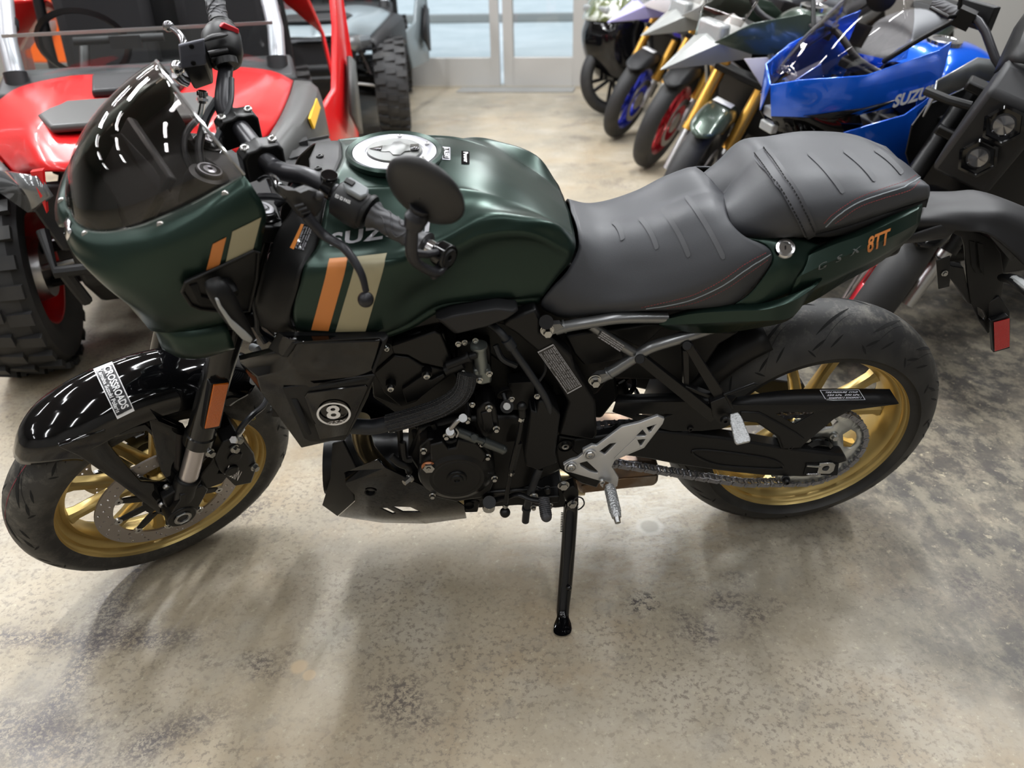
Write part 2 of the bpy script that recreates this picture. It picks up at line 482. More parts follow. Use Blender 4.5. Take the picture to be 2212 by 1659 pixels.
    # stained joints crossing the lower left
    def line(p, q, w, s):
        dx, dy = q[0]-p[0], q[1]-p[1]; l = math.hypot(dx, dy); nx, ny = -dy/l, dx/l; tx, ty = dx/l, dy/l
        dd = mth('ADD', mth('MULTIPLY', X, nx), mth('MULTIPLY', Y, ny)); dd = mth('SUBTRACT', dd, p[0]*nx+p[1]*ny)
        dd = mth('ABSOLUTE', mth('ADD', dd, mth('MULTIPLY', mth('SUBTRACT', noise(7, 5, .6, vec=(s, s, 0)), .5), .14)), 0)
        t = mth('SUBTRACT', mth('ADD', mth('MULTIPLY', X, tx), mth('MULTIPLY', Y, ty)), p[0]*tx+p[1]*ty)
        en = mth('MULTIPLY', ramp(t, -.05, .05), ramp(t, l+.15, l-.1))
        return mth('MULTIPLY', mth('MULTIPLY', ramp(dd, w, 0.0), en), ramp(noise(95, 7, .78, .2, vec=(s, 0, 0)), .44, .54))
    for (a, c, w, s) in (((-40, 1385), (400, 1375), .05, 1), ((60, 1640), (275, 1260), .07, 2), ((275, 1260), (330, 1180), .03, 3), ((250, 1640), (430, 1560), .06, 6), ((-60, 1560), (160, 1620), .12, 7)):
        base = mix(mth('MULTIPLY', line(G(*a), G(*c), w, s), .85), base, (.10, .085, .09))
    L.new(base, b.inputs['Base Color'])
    rg = ramp(noise(5, 8, .7), .3, .75, .36, .52); L.new(rg, b.inputs['Roughness'])
    b.inputs['Specular IOR Level'].default_value = .42
    bp = N.new('ShaderNodeBump'); bp.inputs['Strength'].default_value = .12; bp.inputs['Distance'].default_value = .004
    L.new(noise(18, 8, .6), bp.inputs['Height']); L.new(bp.outputs[0], b.inputs['Normal'])
    return m

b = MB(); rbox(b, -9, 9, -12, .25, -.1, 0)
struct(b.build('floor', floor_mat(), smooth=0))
M_wall = mat('painted wall', (.33, .32, .30), .7)
b = MB(); rbox(b, -9, -1.9, 0, .2, 0, CEIL); rbox(b, .93, 9, 0, .2, 0, CEIL); rbox(b, -1.9, .93, 0, .2, 2.35, CEIL)
struct(b.build('wall_back', M_wall, smooth=0))
for n_, a in (('wall_left', -9.2), ('wall_right', 9.0)):
    b = MB(); rbox(b, a, a+.2, -12, .2, 0, CEIL); struct(b.build(n_, M_wall, smooth=0))
b = MB(); rbox(b, -9, 9, -12.2, -12, 0, CEIL); struct(b.build('wall_front', M_wall, smooth=0))
b = MB(); rbox(b, -9.2, 9.2, -12.2, .2, CEIL, CEIL+.1)
struct(b.build('ceiling', mat('ceiling grey', (.26, .26, .26), .8), smooth=0))
# glazed entrance: a wide pane on the left, the door leaf on the right
M_alum = mat('satin aluminium door frame', (.52, .51, .49), .4, .5)
def leaf(nm, a0, a1, z0, z1, sl, sr, kick, top):
    f = MB(); rbox(f, a0, a0+sl, 0, .06, z0, z1); rbox(f, a1-sr, a1, 0, .06, z0, z1); rbox(f, a0+sl, a1-sr, 0, .06, z0, z0+kick); rbox(f, a0+sl, a1-sr, 0, .06, z1-top, z1)
    fo = struct(f.build(nm, M_alum, smooth=0, bevel=.004))
    g = MB(); rbox(g, a0+sl, a1-sr, .025, .035, z0+kick, z1-top); g.build('pane', M_clear, fo, smooth=0)
    return fo
leaf('door_1', -1.9, -.02, .02, 2.25, .08, .09, .27, .1)
r1 = leaf('door_2', .02, .86, .02, 2.25, .1, .14, .27, .1)
MB().cyl(RM(.09, -.05, .95), RM(.09, -.05, 1.25), .012).box(RM(.09, -.025, .97), (.02, .05, .02), rotr).box(RM(.09, -.025, 1.23), (.02, .05, .02), rotr).build('handle', M_chrome, r1)
b = MB(); rbox(b, -1.95, .93, -.01, .12, 0, .02); rbox(b, -1.95, -1.9, -.01, .12, 0, 2.35); rbox(b, .86, .93, -.01, .12, 0, 2.35); rbox(b, -1.9, .86, -.01, .12, 2.25, 2.35)
struct(b.build('trim_1', mat('door frame bronze beige', (.42, .38, .31), .5, .2), smooth=0))
b = MB(); rbox(b, -9, -1.95, -.015, 0, 0, .12); rbox(b, .93, 9, -.015, 0, 0, .12)
struct(b.build('baseboard_back', mat('baseboard tan', (.36, .32, .25), .6), smooth=0))
# mat inside the entrance
b = MB(); 
rbox(b, -.42, .75, -.28, -.02, 0, .012)
o = b.build('door_mat', mat('grey ribbed rubber', (.26, .26, .25), .6, bump=(80, .6, .004)), smooth=0, bevel=.003)
tag(o, 'flat grey threshold mat on the floor in front of the glass doors', 'door mat')
# outside
b = MB(); b.box(RM(0, 20.2, -.06), (60, 40, .1), rotr)
struct(b.build('ground', mat('wet pale asphalt', (.60, .66, .68), .5, var=(1.2, (.70, .75, .77), .4, .6)), smooth=0))
b = MB(); b.box(RM(-1, 7.6, .06), (14, .25, .14), rotr)
o = b.build('curb', mat('concrete curb', (.30, .30, .29), .8), smooth=0, bevel=.02)
tag(o, 'low grey concrete curb outside beyond the glass doors', 'curb')

# daylight outside and the ceiling's rows of tubes
sun = bpy.data.lights.new('sun', 'SUN'); sun.energy = 2.2; sun.angle = R(30); sun.color = (.95, .98, 1)
so = bpy.data.objects.new('sun', sun); COL.objects.link(so); so.rotation_euler = (R(35), R(15), 0); so.location = (0, 15, 10)
def area(nm, loc, sx, sy, e, col=(.97, .985, 1), rot=None):
    l = bpy.data.lights.new(nm, 'AREA'); l.shape = 'RECTANGLE'; l.size = sx; l.size_y = sy; l.energy = e; l.color = col
    o = bpy.data.objects.new(nm, l); COL.objects.link(o); o.location = loc
    o.rotation_euler = rot or (0, 0, RY); return o
TUBE_E = 41
for i in range(-2, 3):
    for j in range(6):
        area('tube_light', RM(i*2.3-.4, -1.3-j*1.9, CEIL-.12), .11, 1.25, TUBE_E*(1.0, 1.5, 2.3, .55, .55, .5)[j]*(1.5 if i == -1 and j == 2 else 1))
# ================================================================== the green motorcycle
BK = thing('motorcycle', 'matte green and black motorcycle with gold wheels leaning on its side stand in the foreground', 'motorcycle')
BK.matrix_world = ML
def St(pts): return [S(*p) for p in pts]
def Bt(pts): return [B(*p) for p in pts]
def Y(v, y): return Vector((v.x, y, v.z))
YN = Vector((0, -1, 0))

# ------------------------------------------------------------------ wheels
def make_wheel(name, c, Rr, hw, yb, parent, mw, stripe):
    c = Vector(c); ay = (0, 1, 0)
    w = MB()
    half = [(.2335, yb), (.2335, yb-.003), (.2305, yb-.004), (.2225, yb-.006), (.2175, yb-.012), (.2165, yb-.02), (.210, yb-.024), (.206, yb-.035), (.197, max(yb-.05, .022)), (.193, .012)]
    inner = half+[(r, -h) for r, h in half[::-1]]
    outer = [(.226, -yb), (.219, -yb+.012), (.213, -yb+.03), (.203, -.01), (.203, .01), (.213, yb-.03), (.219, yb-.012), (.226, yb)]
    # visible face towards the axle
    w.lathe(inner+[(r+.0, h) for r, h in outer], c, ay, 96, closed=True, ref=(1, 0, 0))
    # hub
    w.lathe([(.02, -.045), (.036, -.045), (.038, -.04), (.034, -.02), (.033, .02), (.038, .04), (.036, .045), (.02, .045)], c, ay, 40, closed=True, ref=(1, 0, 0))
    w.lathe([(.033, -.012), (.056, -.010), (.058, 0), (.056, .010), (.033, .012)], c, ay, 40, ref=(1, 0, 0))
    for k in range(5):
        for sg in (-1, 1):
            a0 = 2*PI*k/5+.35+sg*.20; a1 = 2*PI*k/5+.35+sg*.30
            rg = []
            for t, wd_, dp in ((0, .030, .050), (.2, .025, .036), (.6, .0225, .028), (.88, .024, .027), (1, .038, .034)):
                r = .036+(.199-.036)*t; a = a0+(a1-a0)*t
                p = c+Vector((math.cos(a)*r, 0, math.sin(a)*r)); tg = Vector((-math.sin(a), 0, math.cos(a)))
                q = []
                for (x, y) in ((-1, -.6), (-.55, -1), (.55, -1), (1, -.6), (1, .6), (.55, 1), (-.55, 1), (-1, .6)):
                    q.append(p+tg*x*wd_/2+Vector((0, y*dp/2, 0)))
                rg.append(q)
            w.rings(rg)
    wo = w.build(name, M_gold, parent, smooth=40, mw=mw)
    # tyre
    t = MB(); rs = Rr-hw*.95; prof = [(.225, -yb), (.2335, -yb-.001), (.240, -yb-.004)]
    N = 26
    pr = lambda a: (rs+(Rr-rs)*math.cos(a), hw*math.sin(a))
    am = R(80)
    side = [pr(-am+2*am*i/N) for i in range(N+1)]
    prof += side+[(.240, yb+.004), (.2335, yb+.001), (.225, yb)]
    t.lathe(prof, c, ay, 120, ref=(1, 0, 0))
    # tread cuts and moulded marks lie in the rubber surface
    def strip(a_list, w0, lift=.0006, m=1):
        """a_list: (wheel angle, profile angle)"""
        t.mat(m); L = []; Rt = []; n = len(a_list)
        pts = []
        for th, a in a_list:
            r, h = pr(a); r += lift*math.cos(a); h += lift*math.sin(a)
            pts.append(c+Vector((math.cos(th)*r, h, math.sin(th)*r)))
        for i in range(n):
            d = (pts[min(i+1, n-1)]-pts[max(i-1, 0)]).normalized()
            th, a = a_list[i]; nr = Vector((math.cos(th)*math.cos(a), math.sin(a), math.sin(th)*math.cos(a)))
            s_ = d.cross(nr).normalized(); q = w0*math.sin(PI*(i+.35)/(n-.3))
            L.append(pts[i]+s_*q); Rt.append(pts[i]-s_*q)
        t.add(L+Rt, [(i, i+1, n+i+1, n+i) for i in range(n-1)]); t.mat(0)
    ns = 15
    for k in range(ns):
        th = 2*PI*k/ns
        for sg in (-1, 1):
            o = 0 if sg > 0 else PI/ns
            strip([(th+o+.30*u-.02*u*u, sg*(R(6)+R(36)*u)) for u in [i/8 for i in range(9)]], .0034)
            strip([(th+o+.22+.11*u, sg*(R(50)+R(12)*u)) for u in [i/5 for i in range(6)]], .0028)
            strip([(th+o+.09+.10*u, sg*(R(46)+R(16)*u)) for u in [i/5 for i in range(6)]], .0024)
            strip([(th+o+.36-.05*u, sg*(R(60)+R(12)*u)) for u in [i/4 for i in range(5)]], .0022)
            strip([(th+o-.05+.36*u, sg*(R(14)+R(56)*u**1.6)) for u in [i/10 for i in range(11)]], .0005)
    if stripe:
        th0 = 40
        for q in range(th0):
            a0 = 2*PI*q/th0; strip([(a0+2*PI/th0*1.02*u, -R(12)+R(1.5)*math.sin(a0*2+u*.3)) for u in (0, .25, .5, .75, 1)], .0011, m=2)
    tyre_o = t.build('tire', [M_tread, M_groove, M_stripe], wo, smooth=40, weld=False)
    return wo, tyre_o
# rubber: dusty on the crown, clean on the sidewall (radius from the axle)
def tread_mat():
    m = bpy.data.materials.new('tyre rubber with dusty crown'); m.use_nodes = True; nt = m.node_tree; N = nt.nodes; L = nt.links; b = N['Principled BSDF']
    tc = N.new('ShaderNodeTexCoord'); n1 = N.new('ShaderNodeTexNoise'); n1.inputs['Scale'].default_value = 30; n1.inputs['Detail'].default_value = 8; n1.inputs['Roughness'].default_value = .75
    L.new(tc.outputs['Object'], n1.inputs['Vector'])
    n2 = N.new('ShaderNodeTexNoise'); n2.inputs['Scale'].default_value = 7; n2.inputs['Detail'].default_value = 4; L.new(tc.outputs['Object'], n2.inputs['Vector'])
    sp = N.new('ShaderNodeSeparateXYZ'); L.new(tc.outputs['Object'], sp.inputs[0])
    ab = N.new('ShaderNodeMath'); ab.operation = 'ABSOLUTE'; L.new(sp.outputs[1], ab.inputs[0])
    mr = N.new('ShaderNodeMapRange'); mr.inputs[1].default_value = .075; mr.inputs[2].default_value = .02; mr.inputs[3].default_value = .0; mr.inputs[4].default_value = 1; L.new(ab.outputs[0], mr.inputs[0])
    r2 = N.new('ShaderNodeMapRange'); r2.inputs[1].default_value = .48; r2.inputs[2].default_value = .72; L.new(n1.outputs['Fac'], r2.inputs[0])
    r3 = N.new('ShaderNodeMapRange'); r3.inputs[1].default_value = .4; r3.inputs[2].default_value = .65; L.new(n2.outputs['Fac'], r3.inputs[0])
    mu = N.new('ShaderNodeMath'); mu.operation = 'MULTIPLY'; L.new(mr.outputs[0], mu.inputs[0]); L.new(r2.outputs[0], mu.inputs[1])
    ad = N.new('ShaderNodeMath'); ad.operation = 'MULTIPLY_ADD'; L.new(r3.outputs[0], ad.inputs[0]); ad.inputs[1].default_value = .18; L.new(mu.outputs[0], ad.inputs[2])
    mx = N.new('ShaderNodeMix'); mx.data_type = 'RGBA'; mx.inputs[6].default_value = (.011, .011, .0115, 1); mx.inputs[7].default_value = (.15, .14, .12, 1); L.new(ad.outputs[0], mx.inputs[0])
    L.new(mx.outputs[2], b.inputs['Base Color']); b.inputs['Roughness'].default_value = .58
    bp = N.new('ShaderNodeBump'); bp.inputs['Strength'].default_value = .35; bp.inputs['Distance'].default_value = .001; L.new(n1.outputs['Fac'], bp.inputs['Height']); L.new(bp.outputs[0], b.inputs['Normal'])
    return m
M_tread = tread_mat()
M_stripe = mat('faded red tyre stripe', (.20, .025, .04), .6)
FC = Vector((-WB, 0, .300)); RC = Vector((0, 0, .315))
fwheel, ftyre = make_wheel('front_wheel', FC, .300, .06, .053, BK, MS, True)
rwheel, rtyre = make_wheel('rear_wheel', RC, .315, .09, .077, BK, None, False)
decal_ring = MB().tube([FC+Vector((math.cos(a)*.246, -.0605, math.sin(a)*.246))+Vector((math.cos(q)*.004, 0, math.sin(q)*.004)) for a in [R(28)] for q in [2*PI*i/12 for i in range(12)]], .0008, 6, closed=True).build('valve_mark', mat('yellow paint dot', (.6, .5, .1), .5), ftyre)

# brake discs
def disc(c, y, ro, ri, parent, name='brake_disc', nb=5, sg=-1):
    c = Vector(c)+Vector((0, y, 0)); d = MB()
    circ = lambda r, n, ph=0: [c+Vector((math.cos(2*PI*k/n+ph)*r, 0, math.sin(2*PI*k/n+ph)*r)) for k in range(n)]
    inner = []
    for k in range(80):
        a = 2*PI*k/80; q = abs(((a*nb*2/(2*PI)) % 1)-.5)*2
        r = ri-.010*max(0, (q-.72)/.28); inner.append(c+Vector((math.cos(a)*r, 0, math.sin(a)*r)))
    holes = []
    for k in range(24):
        for j, r in enumerate((ri+.009, ri+.019, ro-.007)):
            a = 2*PI*(k+j*.33)/24
            h = c+Vector((math.cos(a)*r, 0, math.sin(a)*r)); holes.append([h+Vector((math.cos(2*PI*q/8)*.0029, 0, math.sin(2*PI*q/8)*.0029)) for q in range(8)])
    d.plate(circ(ro, 96), [inner]+holes)
    do = d.build(name, M_disc, parent, solid=.0045, smooth=0)
    s_ = MB(); out = []
    for k in range(120):
        a = 2*PI*k/120; q = abs(((a*nb*2/(2*PI)) % 1)-.5)*2
        r = .060+(ri-.004-.060)*max(0, min(1, (q-.55)/.25)); out.append(c+Vector((math.cos(a)*r, 0, math.sin(a)*r)))
    hs = []
    for k in range(nb):
        a = 2*PI*k/nb; h = c+Vector((math.cos(a)*.052, 0, math.sin(a)*.052)); hs.append([h+Vector((math.cos(2*PI*q/10)*.009, 0, math.sin(2*PI*q/10)*.006)) for q in range(10)])
    s_.plate(out, [circ(.030, 32)]+hs)
    co = s_.build('disc_carrier', M_eng, parent, solid=.005, bevel=.0008)
    rv = MB()
    for k in range(nb*2):
        a = 2*PI*k/(nb*2); h = c+Vector((math.cos(a)*(ri-.005), 0, math.sin(a)*(ri-.005)))
        rv.lathe([(.003, sg*.004), (.0085, sg*.004), (.0085, 0), (.0085, -sg*.003)], h, (0, 1, 0), 16)
        if k % 2 == 0:
            h = c+Vector((math.cos(a+.3)*.042, 0, math.sin(a+.3)*.042)); rv.screw(h, (0, sg, 0), .006, .007)
    rv.build('disc_bolt', M_steel, parent, label='silver fastener of the brake disc')
    return do
disc(FC, -.068, .155, .119, fwheel); disc(FC, .068, .155, .119, fwheel, sg=1)

# ------------------------------------------------------------------ fork
f0 = S(405, 1038, -.105); LF = .555
def fork(sg):
    nm = lambda v: Vector((v.x, v.y*sg*-1 if False else (v.y if sg < 0 else -v.y), v.z))
    a = nm(f0); ax = AXS
    t = MB().lathe([(.0195, -.03), (.0195, .16)], a, ax, 32, ref=(1, 0, 0))
    fs = t.build('fork_slider', mat('hard chromed slider', (.56, .52, .52), .28, .9), BK, mw=MS)
    t = MB(); q = .118
    t.lathe([(.0205, q), (.026, q), (.030, q+.003), (.0305, q+.030), (.0275, q+.033), (.0275, q+.36), (.0265, q+.38), (.0265, q+LF-.003), (.024, q+LF-.001), (.012, q+LF), (.001, q+LF)], a, ax, 40, ref=(1, 0, 0))
    fo = t.build('fork_tube', mat('dark fork tube', (.012, .012, .012), .22, .4, coat=.3), BK, mw=MS)
    top = a+ax*(q+LF)
    MB().lathe([(.001, .008), (.012, .008), (.020, .006), (.021, 0)], top, ax, 32).build('fork_cap', M_bar, fo)
    MB().lathe([(.010, .0085), (.017, .0085), (.017, .0075)], top, ax, 32).lathe([(.001, .010), (.006, .010), (.007, .0082)], top, ax, 24).build('cap_ring', M_silvp, fo, label='silver lettered ring on the fork cap')
    return fs, fo, a
fsl, ftb, fa = fork(-1); fork(1)
# lower leg castings: axle clamp, fender tabs and caliper lugs
for sg in (-1, 1):
    k = MB(); o_ = f0 if sg < 0 else Vector((f0.x, -f0.y, f0.z))
    k.lathe([(.024, -.06), (.027, -.03), (.0265, .0), (.0255, .012), (.021, .014)], o_, AXS, 28, ref=(1, 0, 0))
    ac = Vector((FC.x, o_.y, FC.z))
    k.cyl(ac+Vector((0, .028*sg*-1, 0)), ac+Vector((0, .028*sg, 0)), .031, n=28)
    k.prism([ac+Vector((-.030, .02, .01)), ac+Vector((.030, .02, -.01)), o_+Vector((.028, .02, -.03)), o_+Vector((.022, .02, -.004)), o_+Vector((-.026, .02, -.004)), o_+Vector((-.03, .02, -.02))], (0, -.045, 0))
    k.prism([o_+Vector(v) for v in ((-.005, .012, .0), (-.058, .012, -.01), (-.062, .012, -.045), (-.04, .012, -.075), (.0, .012, -.07))], (0, -.02, 0))
    k.prism([o_+Vector(v) for v in ((.02, .012, .0), (.055, .012, .03), (.085, .012, .075), (.105, .012, .06), (.06, .012, -.015), (.085, .012, -.035), (.06, .012, -.06), (.02, .012, -.05))], (0, -.02, 0))
    lo = k.build('axle_clamp', M_eng, BK, mw=MS, bevel=.003)
    if sg < 0:
        MB().lathe([(.018, -.004), (.0185, -.004), (.0185, -.0005), (.013, -.0005)], ac+Vector((0, -.028, 0)), (0, 1, 0), 6).lathe([(.012, .004), (.0125, -.003), (.0185, -.003)], ac+Vector((0, -.028, 0)), (0, 1, 0), 24).build('axle_nut', M_steel, lo)
# triple clamps
for t_, nm_ in ((.45, 'lower_triple_clamp'), (.635, 'upper_triple_clamp')):
    k = MB(); ce = f0+AXS*t_; c2 = Vector((ce.x, -ce.y, ce.z))
    u = Vector((0, 1, 0)); v = AXS.cross(u).normalized()
    pts = []
    for x, y in ((-.037, -.14), (.025, -.14), (.05, -.05), (.06, 0), (.05, .05), (.025, .14), (-.037, .14), (-.035, .07), (-.02, .04), (-.02, -.04), (-.035, -.07)):
        pts.append(Vector((ce.x, 0, ce.z))+v*(-x)+u*y)
    k.prism(pts, AXS*.032); k.build(nm_, M_eng, BK, mw=MS, bevel=.004)

# side reflector on the left fork tube
rp = St([(462, 833, -.142), (495, 829, -.142), (474, 921, -.142), (443, 927, -.142)])
hs = St([(455, 830, -.138), (497, 825, -.138), (476, 925, -.138), (438, 930, -.138)])
ro_ = MB().prism(hs, (0, .016, 0)).build('reflector_housing', M_matte, BK, mw=MS, bevel=.002)
MB().prism([Y(p, -.138) for p in rp], (0, -.004, 0)).build('amber_reflector', M_amber, ro_, bevel=.001)

# caliper and its hose
cal = MB()
cp = St([(512, 935, -.12), (546, 975, -.12), (552, 1005, -.12), (540, 1038, -.12), (505, 1045, -.12), (470, 1010, -.12), (462, 985, -.12), (478, 950, -.12)])
cal.prism([Y(p, -.128) for p in cp], (0, .035, 0)); cal.prism([Y(p, -.062) for p in cp], (0, .03, 0)); cal.prism([Y(p, -.095) for p in cp[:4]]+[Y(cp[3], -.095)+Vector((-.02, 0, 0)), Y(cp[0], -.095)+Vector((-.03, 0, -.01))], (0, .035, 0))
for (x, y, r) in ((507, 985, .016), (500, 1015, .016)):
    q = S(x, y, -.128); cal.cyl(q, q+Vector((0, -.006, 0)), r, r*.9, n=24)
co_ = cal.build('brake_caliper', M_eng, BK, mw=MS, bevel=.003)
kb = MB()
for (x, y) in ((513, 948), (505, 968), (548, 1008), (452, 977)):
    q = S(x, y, -.13); kb.hexbolt(q, (0.3, -1, 0.1), .0075, .012)
kb.build('caliper_bolt', M_zinc, co_)
text_plane('caliper_lettering', 'NISSIN', S(504, 1022, -.1285), S(518, 1029, -.1285)-S(490, 1015, -.1285), S(509, 1012, -.1285)-S(499, 1032, -.1285), M_white, co_)
hp = St([(512, 945, -.125), (520, 925, -.13), (545, 897, -.12), (572, 872, -.09), (580, 830, -.05), (560, 780, -.02), (548, 735, .0)])
MB().tube(hp, .0062, 10, res=5).build('brake_hose', M_hose, BK, mw=MS)
MB().tube(St([(510, 948, -.127), (515, 938, -.13), (524, 925, -.128)]), .006, 10, res=3).cyl(S(504, 950, -.14), S(519, 951, -.12), .008, n=6).build('banjo_fitting', M_zinc, BK, mw=MS)

# ------------------------------------------------------------------ front fender
def fpt(th, r, y): return Vector((FC.x-math.cos(R(th))*r, y, FC.z+math.sin(R(th))*r))
rows = []
prof = [(0, .337, 51, 142), (-.022, .3355, 52, 142), (-.042, .330, 55, 140), (-.058, .321, 59, 138), (-.068, .308, 63, 136), (-.073, .292, 66, 132), (-.075, .280, 67, 130)]
for y, r, a0, a1 in prof:
    row = []
    for i in range(12):
        t = i/11; th = a0+(a1-a0)*t
        pk = 1+.0*t
        rr = r - (.016 if t < .01 else 0) - .004*max(0, (.12-t)/.12)
        yy = y*(1-.12*max(0, (.15-t)/.15))
        row.append(fpt(th, rr, yy))
    rows.append(row)
fd = MB().grid(rows, 4, 5, mirror=True)
fen = fd.build('front_fender', M_gloss, BK, mw=MS, solid=.003, off=1, smooth=50)
# brace legs down to the fork
def brace(nm, outer, holes, ytop, ybot, th=.012):
    pts = St([(x, y, -.078) for x, y in outer]); hs = [St([(x, y, -.078) for x, y in h]) for h in holes]
    zt = max(p.z for p in pts); zb = min(p.z for p in pts)
    k = MB().plate(pts, hs)
    k.v = [Vector((v.x, ybot+(ytop-ybot)*((v.z-zb)/(zt-zb)), v.z)) for v in k.v]
    return k.build(nm, M_gloss, fen, solid=th, off=-1, bevel=.0025, smooth=30)
brace('fender_brace', [(128, 970), (231, 931), (236, 962), (268, 1000), (303, 1036), (364, 1040), (378, 1045), (384, 1075), (370, 1100), (352, 1106), (333, 1096), (253, 1040), (171, 988)], [[(355, 1043), (364, 1043), (367, 1050), (362, 1056), (352, 1054)], [(345, 1082), (354, 1081), (357, 1088), (352, 1094), (342, 1092)]], -.073, -.094)
brace('fender_brace', [(322, 903), (402, 926), (400, 960), (396, 1000), (389, 1030), (380, 1036), (362, 1036), (344, 1010), (338, 985), (331, 945)], [], -.074, -.094)
k = MB().prism(St([(236, 935, -.074), (315, 917, -.074), (330, 930, -.074), (332, 945, -.074), (316, 931, -.074), (243, 946, -.074)]), (0, .01, 0)); k.build('fender_trim', M_gloss, fen, bevel=.002)
k = MB().prism(St([(330, 894, -.086), (402, 926, -.082), (400, 935, -.088), (342, 912, -.095)]), (0, .016, 0)); k.build('fender_facet', M_gloss, fen, bevel=.002)
kb = MB()
for (x, y) in ((359, 1050), (349, 1088), (452, 977)):
    kb.screw(S(x, y, -.092), (0, -1, 0), .0075, .007)
kb.build('fender_bolt', M_steel, BK, mw=MS)
# dealer's sticker on the fender
fbv = bvh_of(fen)
bl_ = [(204, 801), (244, 785), (290, 886), (253, 904)]
decal_poly('sticker', bl_, fen, M_white, FS, 8, .0045, fbv)
cx, cy = 247.7, 844
def sc(p, k, kk=None): return (cx+(p[0]-cx)*k, cy+(p[1]-cy)*k)
decal_poly('sticker_panel', [sc(p, .88) for p in bl_], fen, mat('sticker black', (.01, .01, .012), .3), FS, 8, .0055, fbv)
decal_text('sticker_text', 'CROSSROADS', (252, 839), (38, 85), (16, -7), fen, M_white, FS, bold=.03, lift=.0065, bv=fbv)
decal_text('sticker_subtitle', 'Yamaha Suzuki Polaris', (237, 846), (39, 88), (9, -4), fen, M_white, FS, bold=.02, lift=.0065, bv=fbv)

# ------------------------------------------------------------------ headlight fairing
FR = [
 [(155, 462, 0), (170, 485, -.025), (200, 500, -.055), (250, 500, -.085), (316, 484, -.11), (411, 443, -.13), (470, 412, -.14), (527, 379, -.145)],
 [(144, 487, 0), (160, 508, -.035), (205, 528, -.075), (260, 528, -.108), (325, 508, -.133), (415, 470, -.152), (475, 440, -.16), (548, 408, -.163)],
 [(148, 520, -.018), (180, 548, -.06), (228, 563, -.10), (280, 560, -.127), (340, 540, -.15), (425, 510, -.168), (492, 483, -.175), (572, 455, -.176)],
 [(170, 556, -.05), (200, 584, -.083), (240, 602, -.112), (295, 602, -.136), (355, 588, -.155), (432, 562, -.172), (497, 542, -.178), (567, 508, -.179)],
 [(213, 594, -.075), (240, 624, -.10), (280, 641, -.12), (325, 643, -.14), (378, 634, -.155), (442, 616, -.168), (500, 598, -.175), (552, 578, -.176)],
 [(268, 643, -.09), (290, 664, -.105), (320, 680, -.12), (355, 684, -.135), (402, 680, -.145), (450, 668, -.155), (490, 658, -.16), (520, 645, -.163)],
 [(328, 712, -.09), (342, 714, -.10), (360, 715, -.11), (382, 714, -.118), (410, 712, -.125), (440, 708, -.13), (465, 703, -.135), (487, 698, -.137)]]
FRP = [St(r) for r in FR]
fair = MB().grid(FRP, 5, 5, mirror=True).build('headlight_fairing', M_green, BK, mw=MS, solid=.003, off=1, smooth=60)
# chin lip under the fairing
lp = [St([(336, 712, -.09), (372, 714, -.112), (420, 711, -.128), (487, 697, -.138)]), St([(344, 730, -.088), (378, 733, -.12), (424, 731, -.138), (496, 718, -.150)]), St([(352, 750, -.086), (384, 762, -.118), (430, 766, -.138), (506, 747, -.155)]), St([(356, 752, -.07), (390, 770, -.09), (432, 772, -.11), (504, 752, -.135)])]
MB().grid(lp, 5, 4, mirror=True).build('fairing_lip', M_green, fair, solid=.003, off=1, smooth=60)
# black face and lamp between the fairing sides
edge = [FRP[i][0] for i in range(2, 7)]
nose = [[e+Vector((.012, 0, 0)) for e in edge], [Vector((e.x+.0, 0, e.z)) for e in edge]]
MB().grid([[nose[0][i].lerp(nose[1][i], t) for i in range(5)] for t in (0, .5, 1)], 3, 2, mirror=True).build('lamp_surround', M_gloss, fair, solid=.003)
hl = edge[2].lerp(edge[4], .45)+Vector((.035, 0, 0)); hl.y = 0
MB().lathe([(.001, -.012), (.035, -.010), (.052, 0), (.055, .01), (.056, .02)], hl+Vector((-.004, 0, 0)), (1, 0, -.1), 32).build('headlight', M_lens, fair)
# fairing fixings along the screen
k = MB()
for (x, y) in ((186, 508), (348, 488), (487, 422), (134, 437)):
    q = cast(bvh_of(fair), x, y, FS, .001)
    if q is None: continue
    k.lathe([(.001, .002), (.005, .0018), (.0062, 0), (.0062, -.003)], q, (-.35, -.8, .45), 16)
k.build('fairing_rivet', M_zinc, fair, label='small silver screw below the windscreen')
fbv2 = bvh_of(fair)
decal_poly('orange_stripe', [(458, 524), (487, 509), (472, 570), (443, 585)], fair, M_orange, FS, 6, .0042, fbv2)
decal_poly('tan_stripe', [(500, 497), (562, 467), (544, 536), (485, 566)], fair, M_tan, FS, 6, .0042, fbv2)
# maker's emblem on the nose
em = [(150, 468), (158, 481), (154, 491), (160, 500), (152, 517), (146, 503), (150, 492), (144, 482)]
ep = [cast(fbv2, x+1, y+2, FS, .0045) for x, y in em]
if all(ep):
    MB().plate(ep).build('emblem', M_chrome, fair, solid=.0015)

